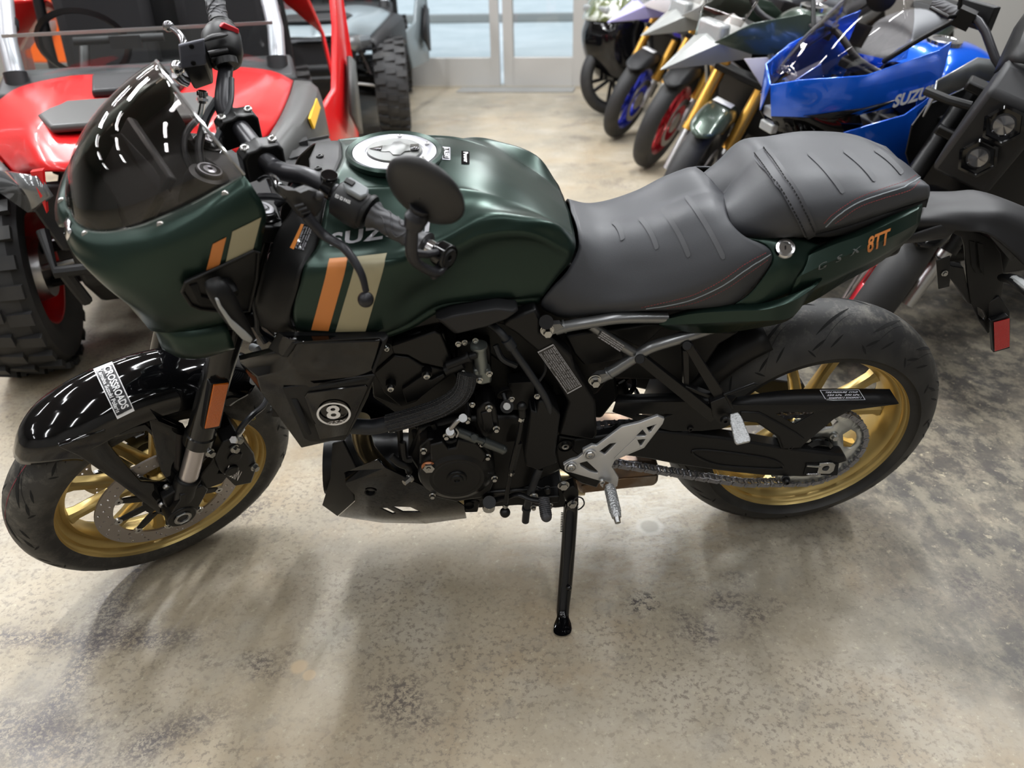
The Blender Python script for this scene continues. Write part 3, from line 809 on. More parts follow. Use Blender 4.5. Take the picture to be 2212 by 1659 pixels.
# turn-signal insert and stalk on the left fairing side (and its twin on the right)
ins = St([(398, 608, -.176), (546, 539, -.182), (556, 542, -.182), (552, 600, -.178), (536, 668, -.170), (500, 672, -.168), (430, 664, -.166), (411, 656, -.167), (391, 626, -.172)])
k = MB().plate(ins); k.v = [v+Vector((0, -.003, 0)) for v in k.v]
io = k.build('side_insert', M_matte, fair, solid=.006, off=-1, bevel=.002, mirror=True)
rim_ = [p+Vector((0, -.004, 0)) for p in ins]
MB().tube(rim_, .0028, 8, closed=True).build('insert_rim', M_matte, io, mirror=True)
k = MB().prism([p+Vector((0, -.002, 0)) for p in St([(409, 617, -.18), (426, 612, -.18), (434, 640, -.178), (470, 648, -.175), (470, 657, -.174), (430, 655, -.174)])], (0, .012, 0)); k.build('insert_vent', M_groove, io, mirror=True)
b0 = S(475, 618, -.18)
sb = MB().tube([b0, b0+Vector((.004, -.012, -.004)), b0+Vector((.006, -.022, -.008))], [.021, .020, .016], 20, flat=.8).build('signal_base', M_matte, fair, mirror=True)
# lamp body: the stalk sweeps rearward and down
sp_ = St([(468, 622, -.205), (486, 650, -.215), (510, 690, -.225), (545, 735, -.235)])
k = MB().tube([sp_[0]+Vector((.0, .012, .006)), sp_[0], sp_[1], sp_[2], sp_[3]], [.013, .0165, .018, .015, .007], 14, res=4, flat=.62)
so_ = k.build('turn_signal', M_matte, fair, mirror=True, smooth=60)
ln = St([(466, 642, -.232), (472, 640, -.232), (478, 655, -.235), (500, 685, -.24), (530, 712, -.245), (546, 728, -.247), (541, 737, -.247), (522, 728, -.245), (497, 700, -.242), (474, 662, -.236)])
ln = [q+Vector((-.002, -.007, .002)) for q in ln]
MB().plate(ln).build('signal_lens', M_lens, so_, solid=.008, off=-1, bevel=.002, mirror=True)

# ------------------------------------------------------------------ windscreen
base = [(155, 462, 0), (167, 482, -.025), (197, 498, -.055), (248, 499, -.085), (316, 483, -.11), (411, 441, -.13), (470, 409, -.14), (527, 377, -.145)]
E_ = St(base)
apx = S(372, 182, 0); C_ = [E_[0]]
cl = [(0, 0), (.06, .20), (.16, .42), (.32, .63), (.52, .80), (.72, .91), (.87, .965), (1, 1)]
for i in range(1, 8):
    a, bq = cl[i]; C_.append(Vector((E_[0].x+(apx.x-E_[0].x)*a, 0, E_[0].z+(apx.z-E_[0].z)*bq)))
rows = []
for t in (0, 15, 30, 45, 60, 75, 90):
    s_, c_ = math.sin(R(t)), math.cos(R(t)); row = []
    for i in range(8):
        e, c = E_[i], C_[i]; row.append(Vector((e.x+(c.x-e.x)*c_, e.y*s_, e.z+(c.z-e.z)*c_)))
    rows.append(row)
scr = MB().grid(rows, 4, 3, mirror=True).build('windscreen', M_tint, BK, mw=MS, solid=.003, smooth=60, label='smoke tinted clear windscreen')
rim_ = [rows[j][7] for j in range(7)]
MB().tube(rim_+[Vector((p.x, -p.y, p.z)) for p in rim_[::-1][0:0]], .0026, 8, res=4).build('screen_edge', M_edge, scr, mirror=True)
# ------------------------------------------------------------------ fuel tank
TR = [
 [(740, 343, 0), (790, 338, 0), (853, 333, 0), (930, 335, 0), (1000, 344, 0), (1070, 366, 0), (1135, 398, 0), (1190, 433, 0), (1229, 462, 0)],
 [(728, 372, -.05), (785, 371, -.05), (850, 368, -.05), (930, 368, -.05), (1000, 374, -.048), (1070, 392, -.047), (1137, 422, -.045), (1192, 456, -.043), (1234, 486, -.04)],
 [(712, 408, -.09), (775, 405, -.092), (840, 404, -.094), (930, 404, -.094), (1000, 406, -.092), (1068, 420, -.088), (1137, 446, -.083), (1195, 476, -.077), (1238, 504, -.07)],
 [(710, 418, -.102), (773, 415, -.106), (838, 413, -.108), (930, 413, -.108), (1000, 416, -.106), (1068, 430, -.102), (1137, 456, -.096), (1195, 483, -.09), (1239, 512, -.083)],
 [(700, 462, -.130), (762, 461, -.133), (838, 459, -.135), (915, 459, -.135), (970, 456, -.135), (1045, 452, -.133), (1110, 462, -.128), (1192, 482, -.118), (1240, 522, -.105)],
 [(688, 530, -.162), (752, 526, -.165), (830, 522, -.166), (895, 520, -.166), (960, 500, -.162), (1035, 474, -.156), (1101, 471, -.148), (1194, 487, -.135), (1240, 532, -.118)],
 [(664, 566, -.190), (722, 562, -.194), (795, 556, -.195), (855, 552, -.192), (925, 535, -.182), (990, 518, -.170), (1050, 497, -.162), (1150, 496, -.149), (1239, 541, -.126)],
 [(657, 582, -.200), (714, 578, -.206), (788, 573, -.207), (850, 569, -.203), (918, 556, -.188), (990, 536, -.172), (1050, 510, -.163), (1150, 508, -.150), (1236, 551, -.128)],
 [(650, 610, -.203), (706, 606, -.209), (780, 602, -.210), (850, 600, -.203), (926, 590, -.180), (995, 560, -.158), (1068, 532, -.148), (1150, 530, -.140), (1229, 567, -.126)],
 [(634, 668, -.198), (692, 670, -.203), (765, 672, -.203), (835, 662, -.194), (900, 635, -.172), (985, 603, -.152), (1060, 592, -.143), (1130, 590, -.136), (1207, 592, -.126)],
 [(640, 706, -.188), (690, 719, -.190), (755, 723, -.190), (815, 718, -.184), (880, 690, -.170), (950, 650, -.153), (1050, 639, -.143), (1110, 637, -.137), (1176, 632, -.127)],
 [(648, 714, -.170), (692, 724, -.172), (755, 728, -.172), (815, 723, -.166), (880, 696, -.152), (950, 656, -.138), (1050, 645, -.130), (1110, 643, -.126), (1170, 640, -.118)]]
tk = [Bt(r) for r in TR]
tank = MB().grid(tk, 6, 5, mirror=True).build('fuel_tank', M_green, BK, smooth=70, solid=.003, off=1)
tbv = bvh_of(tank)
# lower skirt of the tank
sk = [Bt([(815, 724, -.165), (880, 697, -.152), (950, 656, -.140), (1050, 645, -.133), (1110, 643, -.129), (1168, 640, -.122)]), Bt([(820, 733, -.160), (886, 710, -.150), (955, 672, -.140), (1050, 660, -.133), (1110, 658, -.129), (1163, 655, -.122)])]
MB().grid(sk, 4, 2, mirror=True).build('tank_skirt', M_green, tank, solid=.004)
# front black cowl ahead of the tank
CW = [
 [(668, 347, -.0), (690, 345, 0), (740, 343, 0)],
 [(668, 372, -.05), (692, 372, -.05), (727, 372, -.05)],
 [(655, 408, -.085), (680, 408, -.09), (709, 418, -.10)],
 [(630, 455, -.115), (660, 458, -.122), (698, 462, -.128)],
 [(602, 500, -.135), (640, 512, -.148), (685, 530, -.160)],
 [(582, 555, -.150), (615, 570, -.168), (655, 582, -.198)],
 [(563, 610, -.155), (596, 632, -.172), (644, 625, -.202)],
 [(553, 662, -.155), (585, 690, -.170), (627, 684, -.198)],
 [(565, 702, -.140), (598, 716, -.160), (640, 714, -.182)]]
cowl = MB().grid([Bt(r) for r in CW], 5, 4, mirror=True).build('tank_cowl', M_matte, BK, smooth=60, solid=.003, off=1)
sq = MB()
for (x, y) in ((692, 342), (688, 368)):
    q = cast(bvh_of(cowl), x, y, FB, .003)
    if q: sq.screw(q, (-.2, 0, 1), .0065, .003)
if sq.v: sq.build('cowl_screw', M_eng, cowl)
cbv = bvh_of(cowl)
# fuel cap
cc = B(853, 331, 0); nn = Vector((.03, 0, 1)).normalized()
k = MB().lathe([(.080, -.006), (.083, .003), (.079, .007), (.072, .004), (.071, -.002)], cc, nn, 64); k.build('cap_surround', M_green, tank)
cap = MB().lathe([(.0705, -.002), (.0705, .004), (.069, .005), (.050, .005), (.0485, .003), (.001, .003)], cc, nn, 64).build('fuel_cap', mat('satin cap ring', (.66, .66, .72), .3, .75), BK)
MB().lathe([(.0475, .0035), (.046, .0075), (.001, .0085)], cc, nn, 48).build('cap_lid', mat('cap lid grey', (.13, .135, .13), .4, .3), cap)
u, v = Vector((1, 0, 0)), Vector((0, 1, 0))
k = MB().plate([cc+nn*.0095+u*x+v*y for x, y in ((-.022, -.012), (-.008, -.012), (-.002, -.026), (.01, -.028), (.017, -.014), (.026, -.012), (.026, .012), (.017, .014), (.01, .028), (-.002, .026), (-.008, .012), (-.022, .012))]); k.build('cap_flap', mat('cap flap grey', (.16, .165, .16), .35, .3), cap, solid=.002, off=-1, bevel=.0005)
k = MB().plate([cc+nn*.0092+u*x+v*y for x, y in ((-.042, .002), (-.022, -.010), (-.02, .012))]).plate([cc+nn*.0092+u*x+v*y for x, y in ((.027, -.012), (.041, -.012), (.041, .012), (.027, .012))]); k.build('cap_recess', M_lcd, cap, solid=.001)
k = MB()
for i in range(6):
    a = i*PI/3+.4; q = cc+nn*.005+u*math.cos(a)*.0595+v*math.sin(a)*.0595; k.screw(q, nn, .0048, .0022)
k.build('cap_bolt', M_steel, cap)
# stickers, lettering and stripes
decal_poly('orange_stripe', [(713, 562), (753, 559), (710, 711), (673, 709)], tank, M_orange, FB, 40, .0042, tbv)
decal_poly('tan_stripe', [(771, 558), (836, 550), (789, 712), (725, 713)], tank, M_tan, FB, 40, .0042, tbv)
decal_text('maker_lettering', 'SUZUKI', (822, 504), (214, -34), (3, -31), tank, M_silvp, FB, bold=.035, space=1.12, lift=.005, bv=tbv)
decal_poly('warning_label', [(656, 486), (676, 490), (657, 545), (637, 538)], cowl, M_lcd, FB, 4, .004, cbv)
decal_poly('orange_band', [(652, 485), (658, 486), (637, 540), (629, 536)], cowl, mat('orange label', (.75, .25, .03), .5), FB, 4, .0042, cbv)
for i, w_ in enumerate(('To reduce the risk of', 'serious injury or death', 'always wear a helmet', 'read owner manual')):
    decal_text('label_print', w_, (651+i*5, 514+i*1.5), (-18, 48), (4, 1.2), cowl, M_label, FB, lift=.0046, bv=cbv)
for (x0, y0, t_) in ((963, 336, 'ii ALERT'), (1004, 345, 'Power')):
    decal_poly('tank_sticker', [(x0-8, y0-15), (x0+9, y0-13), (x0+9, y0+14), (x0-8, y0+13)], tank, M_label if t_[0] == 'i' else M_lcd, FB, 3, .004, tbv)
    decal_poly('sticker_panel', [(x0-6, y0-12), (x0+7, y0-11), (x0+7, y0+12), (x0-6, y0+11)], tank, M_lcd, FB, 3, .0045, tbv)
    decal_text('sticker_text', t_, (x0+1, y0), (1, 22), (10, 0), tank, M_white, FB, bold=.03, lift=.005, bv=tbv)
# ------------------------------------------------------------------ rider seat
SR = [
 [(1233, 460, 0), (1290, 472, 0), (1345, 470, 0), (1410, 452, 0), (1470, 432, 0), (1528, 416, 0), (1566, 425, 0)],
 [(1242, 482, -.035), (1295, 500, -.045), (1350, 502, -.055), (1415, 487, -.06), (1475, 462, -.065), (1535, 444, -.065), (1564, 446, -.06)],
 [(1248, 508, -.065), (1298, 535, -.08), (1355, 540, -.09), (1425, 530, -.10), (1490, 512, -.108), (1550, 492, -.112), (1575, 480, -.105)],
 [(1248, 540, -.085), (1296, 575, -.105), (1360, 590, -.118), (1435, 580, -.130), (1510, 560, -.140), (1575, 535, -.145), (1607, 512, -.135)],
 [(1225, 585, -.105), (1272, 618, -.122), (1345, 632, -.136), (1430, 622, -.148), (1515, 598, -.158), (1590, 565, -.162), (1648, 530, -.150)],
 [(1190, 622, -.118), (1245, 650, -.130), (1320, 656, -.142), (1415, 648, -.154), (1510, 624, -.164), (1595, 588, -.168), (1664, 545, -.156)],
 [(1170, 650, -.120), (1225, 670, -.128), (1310, 668, -.138), (1410, 662, -.150), (1500, 650, -.160), (1585, 615, -.164), (1660, 568, -.150)],
 [(1176, 665, -.110), (1222, 682, -.118), (1305, 676, -.128), (1400, 666, -.140), (1490, 663, -.148), (1575, 655, -.148), (1628, 612, -.140)],
 [(1190, 672, -.07), (1225, 684, -.08), (1305, 680, -.09), (1400, 672, -.10), (1490, 668, -.10), (1570, 660, -.10), (1620, 620, -.10)]]
seat = MB().grid([Bt(r) for r in SR], 6, 5, mirror=True).build('rider_seat', M_seat, BK, smooth=80, solid=.004, off=1)
sbv = bvh_of(seat)
def sline(nm, pts, r, m, target, bv, dash=False, fr=FB, lift=.004):
    P_ = catmull([Vector((x, y, 0)) for x, y in pts], 10); q = [cast(bv, p.x, p.y, fr, lift) for p in P_]; q = [p for p in q if p]
    if len(q) < 3: print('line missed', nm); return
    k = MB()
    if dash:
        cum = []
        for i in range(len(q)-1):
            n_ = max(1, int((q[i+1]-q[i]).length/.0045))
            for j in range(n_): cum.append(q[i].lerp(q[i+1], j/n_))
        for i in range(0, len(cum)-1, 1):
            a, b_ = cum[i], cum[i].lerp(cum[i+1], .62)
            if (b_-a).length > 1e-5: k.tube([a, b_], r, 4)
    else: k.tube(q, r, 6)
    return k.build(nm, m, target)
def band(nm, p0, p1, w, m, target, bv, n=24, bend=0, lift=.0055):
    """rubbed stripe between two pixels"""
    dx, dy = p1[0]-p0[0], p1[1]-p0[1]; l = math.hypot(dx, dy); nx, ny = -dy/l, dx/l; vs = []
    for i in range(n+1):
        t = i/n; o_ = bend*4*t*(1-t); tw = w*(1 if 0 < i < n else .5)
        for s_ in (-1, 1):
            q = cast(bv, p0[0]+dx*t+nx*(o_+s_*tw/2), p0[1]+dy*t+ny*(o_+s_*tw/2), FB, lift)
            if q is None: return
            vs.append(q)
    return MB().add(vs, [(2*i, 2*i+1, 2*i+3, 2*i+2) for i in range(n)]).build(nm, m, target)
for p0, p1 in (((1325, 485), (1345, 522)), ((1383, 476), (1420, 540)), ((1432, 455), (1489, 556)), ((1482, 428), (1564, 560))):
    band('rubbed_stripe', p0, p1, 11, M_seat2, seat, sbv, bend=-5)
sline('piping', [(1395, 663), (1450, 655), (1500, 642), (1560, 614), (1610, 580), (1662, 547)], .0012, M_pipe, seat, sbv)
sline('red_stitching', [(1385, 661), (1450, 647), (1500, 633), (1556, 605), (1606, 571), (1660, 541)], .0005, M_redst, seat, sbv, True)
sline('red_stitching', [(1440, 662), (1505, 649), (1566, 621), (1614, 588), (1662, 554)], .0005, M_redst, seat, sbv, True)

# ------------------------------------------------------------------ pillion seat
PR = [
 [(1562, 428, 0), (1600, 380, 0), (1642, 342, 0), (1700, 336, 0), (1790, 332, 0), (1870, 332, 0), (1935, 345, 0), (1985, 385, 0)],
 [(1560, 440, -.03), (1604, 398, -.03), (1655, 358, -.035), (1715, 355, -.035), (1800, 350, -.035), (1875, 350, -.035), (1938, 360, -.035), (1985, 390, -.03)],
 [(1560, 458, -.065), (1612, 428, -.07), (1672, 392, -.08), (1738, 388, -.085), (1820, 378, -.085), (1885, 376, -.08), (1942, 378, -.07), (1990, 394, -.05)],
 [(1572, 485, -.09), (1630, 465, -.105), (1692, 436, -.118), (1760, 430, -.122), (1835, 414, -.12), (1895, 404, -.112), (1950, 396, -.095), (1996, 398, -.068)],
 [(1588, 502, -.10), (1655, 492, -.122), (1718, 474, -.134), (1790, 462, -.138), (1850, 437, -.134), (1905, 418, -.124), (1958, 404, -.105), (2000, 402, -.078)],
 [(1600, 510, -.098), (1668, 506, -.122), (1730, 496, -.134), (1800, 478, -.138), (1860, 452, -.134), (1912, 432, -.124), (1964, 414, -.106), (2004, 406, -.08)],
 [(1608, 512, -.08), (1672, 511, -.11), (1735, 504, -.124), (1802, 488, -.13), (1865, 468, -.128), (1920, 450, -.118), (1970, 432, -.10), (2004, 422, -.075)],
 [(1612, 512, -.04), (1672, 513, -.06), (1735, 508, -.08), (1802, 494, -.09), (1865, 474, -.09), (1920, 456, -.085), (1970, 438, -.07), (2003, 428, -.05)]]
pil = MB().grid([Bt(r) for r in PR], 6, 5, mirror=True).build('pillion_seat', M_seat, BK, smooth=80, solid=.004, off=1)
pbv = bvh_of(pil)
for p0, p1 in (((1745, 335), (1820, 420)), ((1822, 330), (1888, 395)), ((1888, 328), (1945, 380))):
    band('rubbed_stripe', p0, p1, 11, M_seat2, pil, pbv, bend=-4)
band('grab_strap', (1640, 334), (1752, 502), 30, mat('strap vinyl', (.04, .041, .048), .5), pil, pbv, 20, bend=-6, lift=.010)
for o_ in (-9, 9): sline('strap_seam', [(1640+o_*.83, 334-o_*.55), (1668+o_*.83, 372-o_*.55), (1712+o_*.83, 436-o_*.55), (1750+o_*.83, 500-o_*.55)], .0012, M_groove, pil, pbv, True, lift=.0108)
sline('piping', [(1782, 487), (1805, 466), (1850, 438), (1900, 420), (1960, 402), (1990, 380), (1994, 355)], .0012, M_pipe, pil, pbv)
sline('red_stitching', [(1778, 480), (1800, 460), (1848, 430), (1900, 412), (1955, 394), (1984, 372), (1988, 350)], .0005, M_redst, pil, pbv, True)
sline('red_stitching', [(1802, 480), (1852, 446), (1905, 427), (1964, 409), (1994, 388)], .0005, M_redst, pil, pbv, True)
# black tray under the pillion seat
TY = [Bt([(1700, 512, -.115), (1790, 494, -.118), (1870, 470, -.115), (1930, 450, -.105), (2003, 428, -.07)]), Bt([(1790, 512, -.125), (1830, 505, -.124), (1900, 486, -.118), (1945, 466, -.108), (1998, 446, -.078)])]
MB().grid(TY, 4, 2, mirror=True).build('seat_tray', M_matte, BK, solid=.006)
MB().grid([Bt([(1985, 392, 0), (1990, 425, 0), (1985, 446, 0)]), [Vector((p.x, -.05, p.z)) for p in Bt([(2003, 405, -.06), (2003, 428, -.06), (1998, 448, -.06)])], Bt([(2003, 405, -.085), (2003, 428, -.075), (1998, 448, -.08)])], 3, 3, mirror=True).build('tail_tray', M_matte, BK, solid=.004)

# ------------------------------------------------------------------ tail side panels
TP = [
 [(1745, 545, -.118), (1800, 520, -.125), (1860, 497, -.125), (1930, 466, -.118), (1990, 442, -.098)],
 [(1742, 556, -.132), (1802, 530, -.138), (1864, 508, -.137), (1932, 478, -.128), (1990, 448, -.104)],
 [(1718, 600, -.148), (1795, 563, -.150), (1868, 534, -.148), (1936, 504, -.136), (1984, 478, -.110)],
 [(1705, 628, -.146), (1790, 598, -.142), (1868, 565, -.138), (1928, 532, -.128), (1972, 502, -.106)],
 [(1690, 672, -.142), (1755, 648, -.134), (1820, 608, -.128), (1890, 570, -.118), (1945, 530, -.098)]]
panel = MB().grid([Bt(r) for r in TP], 5, 1, mirror=True)
# forward part: around the lock and down to the wing
TP2 = [
 [(1590, 512, -.10), (1660, 512, -.11), (1720, 515, -.118), (1770, 530, -.120)],
 [(1650, 528, -.12), (1680, 525, -.125), (1712, 530, -.128), (1748, 548, -.128)],
 [(1668, 560, -.140), (1692, 555, -.143), (1715, 560, -.144), (1738, 572, -.142)],
 [(1652, 592, -.150), (1678, 592, -.152), (1702, 590, -.152), (1722, 592, -.149)],
 [(1618, 634, -.152), (1650, 632, -.155), (1678, 620, -.153), (1714, 612, -.148)],
 [(1580, 660, -.150), (1620, 664, -.154), (1655, 655, -.152), (1705, 634, -.146)]]
panel.grid([Bt(r) for r in TP2], 5, 3, mirror=True)
tail = panel.build('tail_panel', M_green, BK, smooth=22, solid=.003, off=1)
# lower wing of the tail panel: spear with a folded triangle
LW = [
 [(1425, 690, -.135), (1500, 668, -.148), (1580, 660, -.154), (1650, 656, -.158), (1730, 628, -.158), (1779, 600, -.142)],
 [(1424, 695, -.146), (1500, 678, -.158), (1585, 672, -.165), (1655, 668, -.170), (1722, 644, -.165), (1776, 604, -.148)],
 [(1424, 700, -.148), (1502, 697, -.162), (1590, 692, -.166), (1650, 690, -.170), (1708, 682, -.160), (1748, 634, -.145)],
 [(1440, 708, -.140), (1505, 716, -.150), (1560, 716, -.152), (1620, 708, -.150), (1700, 690, -.150), (1735, 650, -.140)]]
wing = MB().grid([Bt(r) for r in LW], 5, 1, mirror=True).build('tail_wing', M_green, BK, smooth=18, solid=.003, off=1)
pbv2 = bvh_of(tail)
decal_text('model_lettering', 'GSX', (1812, 556), (92, -42), (2, -10), tail, mat('grey print', (.10, .11, .11), .4), FB, bold=.01, space=2.4, shear=.2, lift=.004, bv=pbv2)
decal_text('orange_lettering', '8TT', (1896, 518), (50, -22), (0, -30), tail, M_orange, FB, bold=.03, shear=.25, lift=.004, bv=pbv2)
kc = cast(pbv2, 1695, 537, FB, .0) or B(1695, 537, -.135)
nl = Vector((-.12, -.62, .78)).normalized()
k = MB().lathe([(.0185, -.01), (.0185, .002), (.016, .006), (.012, .0065), (.0115, .004), (.001, .004)], kc, nl, 32); ko = k.build('seat_lock', M_chrome, BK)
u, v = perp(nl); MB().box(kc+nl*.0048, (.002, .007, .002), Matrix((u, v, nl)).transposed()).build('key_slot', M_lcd, ko)

# ------------------------------------------------------------------ tail end: rear fender, plate bracket
RF = [
 [(1985, 443, 0), (2040, 436, 0), (2100, 434, 0), (2170, 436, 0), (2260, 470, 0), (2320, 520, 0)],
 [(1985, 458, -.03), (2040, 455, -.035), (2105, 458, -.04), (2170, 462, -.045), (2250, 500, -.05), (2310, 560, -.05)],
 [(1970, 478, -.055), (2035, 478, -.055), (2100, 484, -.055), (2150, 492, -.06), (2235, 540, -.07), (2300, 610, -.07)],
 [(1955, 500, -.05), (2030, 496, -.055), (2090, 500, -.06), (2145, 512, -.07), (2225, 585, -.085), (2290, 660, -.085)]]
MB().grid([Bt(r) for r in RF], 5, 4, mirror=True).build('rear_fender', M_plas, BK, smooth=50, solid=.004)
# arm running from under the tail to the bracket
am_ = [Bt([(1925, 520, -.06), (1990, 498, -.06), (2042, 483, -.055), (2068, 492, -.05)]), Bt([(1915, 530, -.062), (1985, 514, -.062), (2028, 505, -.058), (2050, 508, -.05)]), Bt([(1930, 526, -.04), (1995, 520, -.04), (2035, 514, -.04), (2045, 512, -.04)])]
MB().grid(am_, 4, 3, mirror=True).build('fender_arm', M_plas, BK, solid=.004)
# hanging plate bracket (inner face seen)
pb = Bt([(2052, 500, -.03), (2075, 490, -.03), (2110, 500, -.03), (2140, 516, -.02), (2160, 545, -.02), (2168, 600, -.02), (2160, 650, -.02), (2150, 700, -.02), (2132, 720, -.03), (2112, 690, -.03), (2095, 650, -.03), (2088, 600, -.03), (2082, 530, -.03), (2076, 512, -.03)])
hole = Bt([(2110, 662, -.03), (2120, 668, -.03), (2128, 684, -.03), (2124, 690, -.03), (2112, 678, -.03)])
k = MB().plate(pb, [hole]); br = k.build('plate_bracket', M_matte, BK, solid=.006, bevel=.002)
for xo, yo in ((2094, 520), (2112, 525)):
    MB().prism(Bt([(xo, yo, -.034), (xo+12, yo+3, -.034), (xo+14, yo+70, -.034), (xo+5, yo+55, -.034)]), (0, .003, 0)).build('bracket_slot', M_groove, br)
k = MB().plate(Bt([(2022, 563, -.05), (2052, 552, -.05), (2052, 605, -.05), (2050, 618, -.05), (2027, 624, -.05)])).build('bracket_flange', M_matte, BK, solid=.003, bevel=.001)
MB().hexbolt(B(2040, 590, -.053), (0, -1, 0), .005, .005).build('flange_bolt', M_zinc, k)
MB().prism(Bt([(2030, 562, -.045), (2058, 575, -.045), (2082, 578, -.03), (2088, 605, -.03), (2100, 660, -.03), (2090, 655, -.03), (2068, 620, -.035), (2052, 600, -.04)]), (0, .02, 0)).build('bracket_arm', M_matte, BK, bevel=.002)
# red side reflector and its arm
MB().prism(Bt([(2135, 655, -.03), (2160, 640, -.03), (2182, 672, -.035), (2182, 690, -.035), (2145, 700, -.04), (2135, 690, -.03)]), (0, .012, 0)).build('reflector_arm', M_plas, BK, bevel=.002)
rh = MB().prism(Bt([(2141, 694, -.05), (2178, 682, -.05), (2183, 690, -.05), (2182, 752, -.05), (2146, 762, -.05)]), (0, .012, 0)).build('reflector_housing', M_matte, BK, bevel=.0015)
MB().prism(Bt([(2146, 696, -.051), (2180, 687, -.051), (2180, 748, -.051), (2148, 758, -.051)]), (0, -.002, 0)).build('red_reflector', M_redref, rh, bevel=.0006)
# rear turn signal, just inside the frame on the right
q = Bt([(2168, 600, -.06), (2190, 604, -.10), (2216, 622, -.14), (2250, 650, -.18)])
ts = MB().tube(q, [.012, .015, .017, .012], 12, res=4, flat=.7).build('rear_turn_signal', M_matte, BK)
MB().tube([p+Vector((-.006, -.006, .008)) for p in q[1:]], [.009, .011, .008], 10, res=4, flat=.6).build('signal_lens', M_lens, ts)
# ------------------------------------------------------------------ frame, engine, drive
def poly_panel(nm, pts, m, parent=None, th=.01, bev=.002, holes=(), label=None, mirror=False, dy=0):
    k = MB().plate([v+Vector((0, dy, 0)) for v in Bt(pts)], [Bt(h) for h in holes])
    return k.build(nm, m, parent or BK, solid=th, off=-1 if False else 0, bevel=bev, label=label, mirror=mirror)
def blk(nm, pts, y0, y1, m, parent=None, bev=.004, label=None, taper=None):
    """solid traced on its outer face at y0 and run back to y1"""
    a = Bt([(x, y, y0) for x, y in pts]); c = sum(a, Vector())/len(a)
    k = MB()
    if taper:
        mid = [Vector((v.x, y0+taper[1], v.z)) for v in a]; top = [Vector((c.x+(v.x-c.x)*taper[0], y0, c.z+(v.z-c.z)*taper[0])) for v in a]
        k.rings([top, mid, [Vector((v.x, y1, v.z)) for v in a]])
    else: k.prism(a, (0, y1-y0, 0))
    return k.build(nm, m, parent or BK, bevel=bev, label=label)
# inner masses that close the view between the parts
k = MB()
k.prism(Bt([(905, 925, -.13), (985, 905, -.13), (1110, 900, -.13), (1215, 930, -.13), (1225, 1010, -.13), (1150, 1050, -.13), (1040, 1085, -.13), (960, 1075, -.13), (910, 1030, -.13), (880, 985, -.13)]), (0, .27, 0))
k.build('crankcase', M_eng, BK, bevel=.008)
blk('cylinder_block', [(812, 790), (980, 800), (1010, 860), (1040, 920), (900, 930), (850, 890), (806, 860)], -.115, .12, M_eng)
head = blk('cylinder_head', [(800, 745), (850, 740), (905, 718), (960, 720), (975, 790), (972, 812), (918, 850), (860, 880), (806, 858)], -.13, .13, M_eng)
blk('head_cover', [(843, 747), (940, 716), (952, 722), (975, 775), (966, 798), (912, 786), (880, 768), (850, 765)], -.140, -.10, M_eng, head, bev=.003)
blk('cam_cover', [(806, 806), (850, 768), (885, 772), (912, 790), (966, 800), (972, 812), (922, 848), (900, 868), (866, 880), (830, 850)], -.136, -.10, M_eng, head, bev=.003)
blk('cover_rib', [(868, 842), (912, 812), (930, 822), (958, 808), (964, 814), (930, 842), (905, 862), (878, 872)], -.146, -.12, M_eng, head, bev=.002)
kb = MB()
for x, y, r in ((922, 810, .0085), (844, 837, .0085), (836, 750, .008)):
    q = B(x, y, -.150); kb.cyl(q+Vector((0, .03, 0)), q, r*1.25, r*1.1, 20)
kb.build('bolt_boss', M_eng, head)
kb = MB()
for x, y, r in ((922, 810, .0075), (844, 837, .0075), (836, 750, .006)):
    kb.screw(B(x, y, -.151), YN, r, .008)
kb.build('cover_bolt', M_zinc, head)
# airbox and throttle area, dark
blk('airbox', [(880, 700), (960, 672), (1165, 660), (1175, 700), (1125, 735), (1130, 800), (1150, 870), (1110, 900), (1040, 900), (1005, 820), (975, 770), (950, 722)], -.075, .10, M_matte)
blk('throttle_body', [(985, 745), (1020, 738), (1060, 745), (1062, 800), (1020, 812), (985, 800)], -.115, .02, M_eng, bev=.005)
k = MB().cyl(B(1034, 745, -.135), B(1041, 800, -.135), .0125, n=24).cyl(B(1034, 745, -.135), B(1034.6, 750, -.135), .016, n=24).build('throttle_motor', mat('zinc grey motor case', (.22, .24, .23), .4, .7), BK)
blk('motor_bracket', [(1022, 800), (1052, 797), (1062, 806), (1062, 828), (1040, 833), (1024, 828)], -.145, -.12, mat('zinc grey motor case'), bev=.004)
k = MB()
for x, y in ((1036, 820), (1057, 806), (1001, 804)): k.hexbolt(B(x, y, -.148), YN, .0048, .007)
k.build('bracket_bolt', M_zinc, BK)
k = MB().cyl(B(966, 790, -.15), B(1012, 772, -.15), .0085, n=16).cyl(B(962, 800, -.148), B(1000, 785, -.148), .011, n=16).cyl(B(1012, 772, -.15), B(1030, 766, -.15), .0065, n=16).cyl(B(1010, 772, -.15), B(1015, 770, -.15), .0105, n=16)
k.build('injector', M_matte, BK)
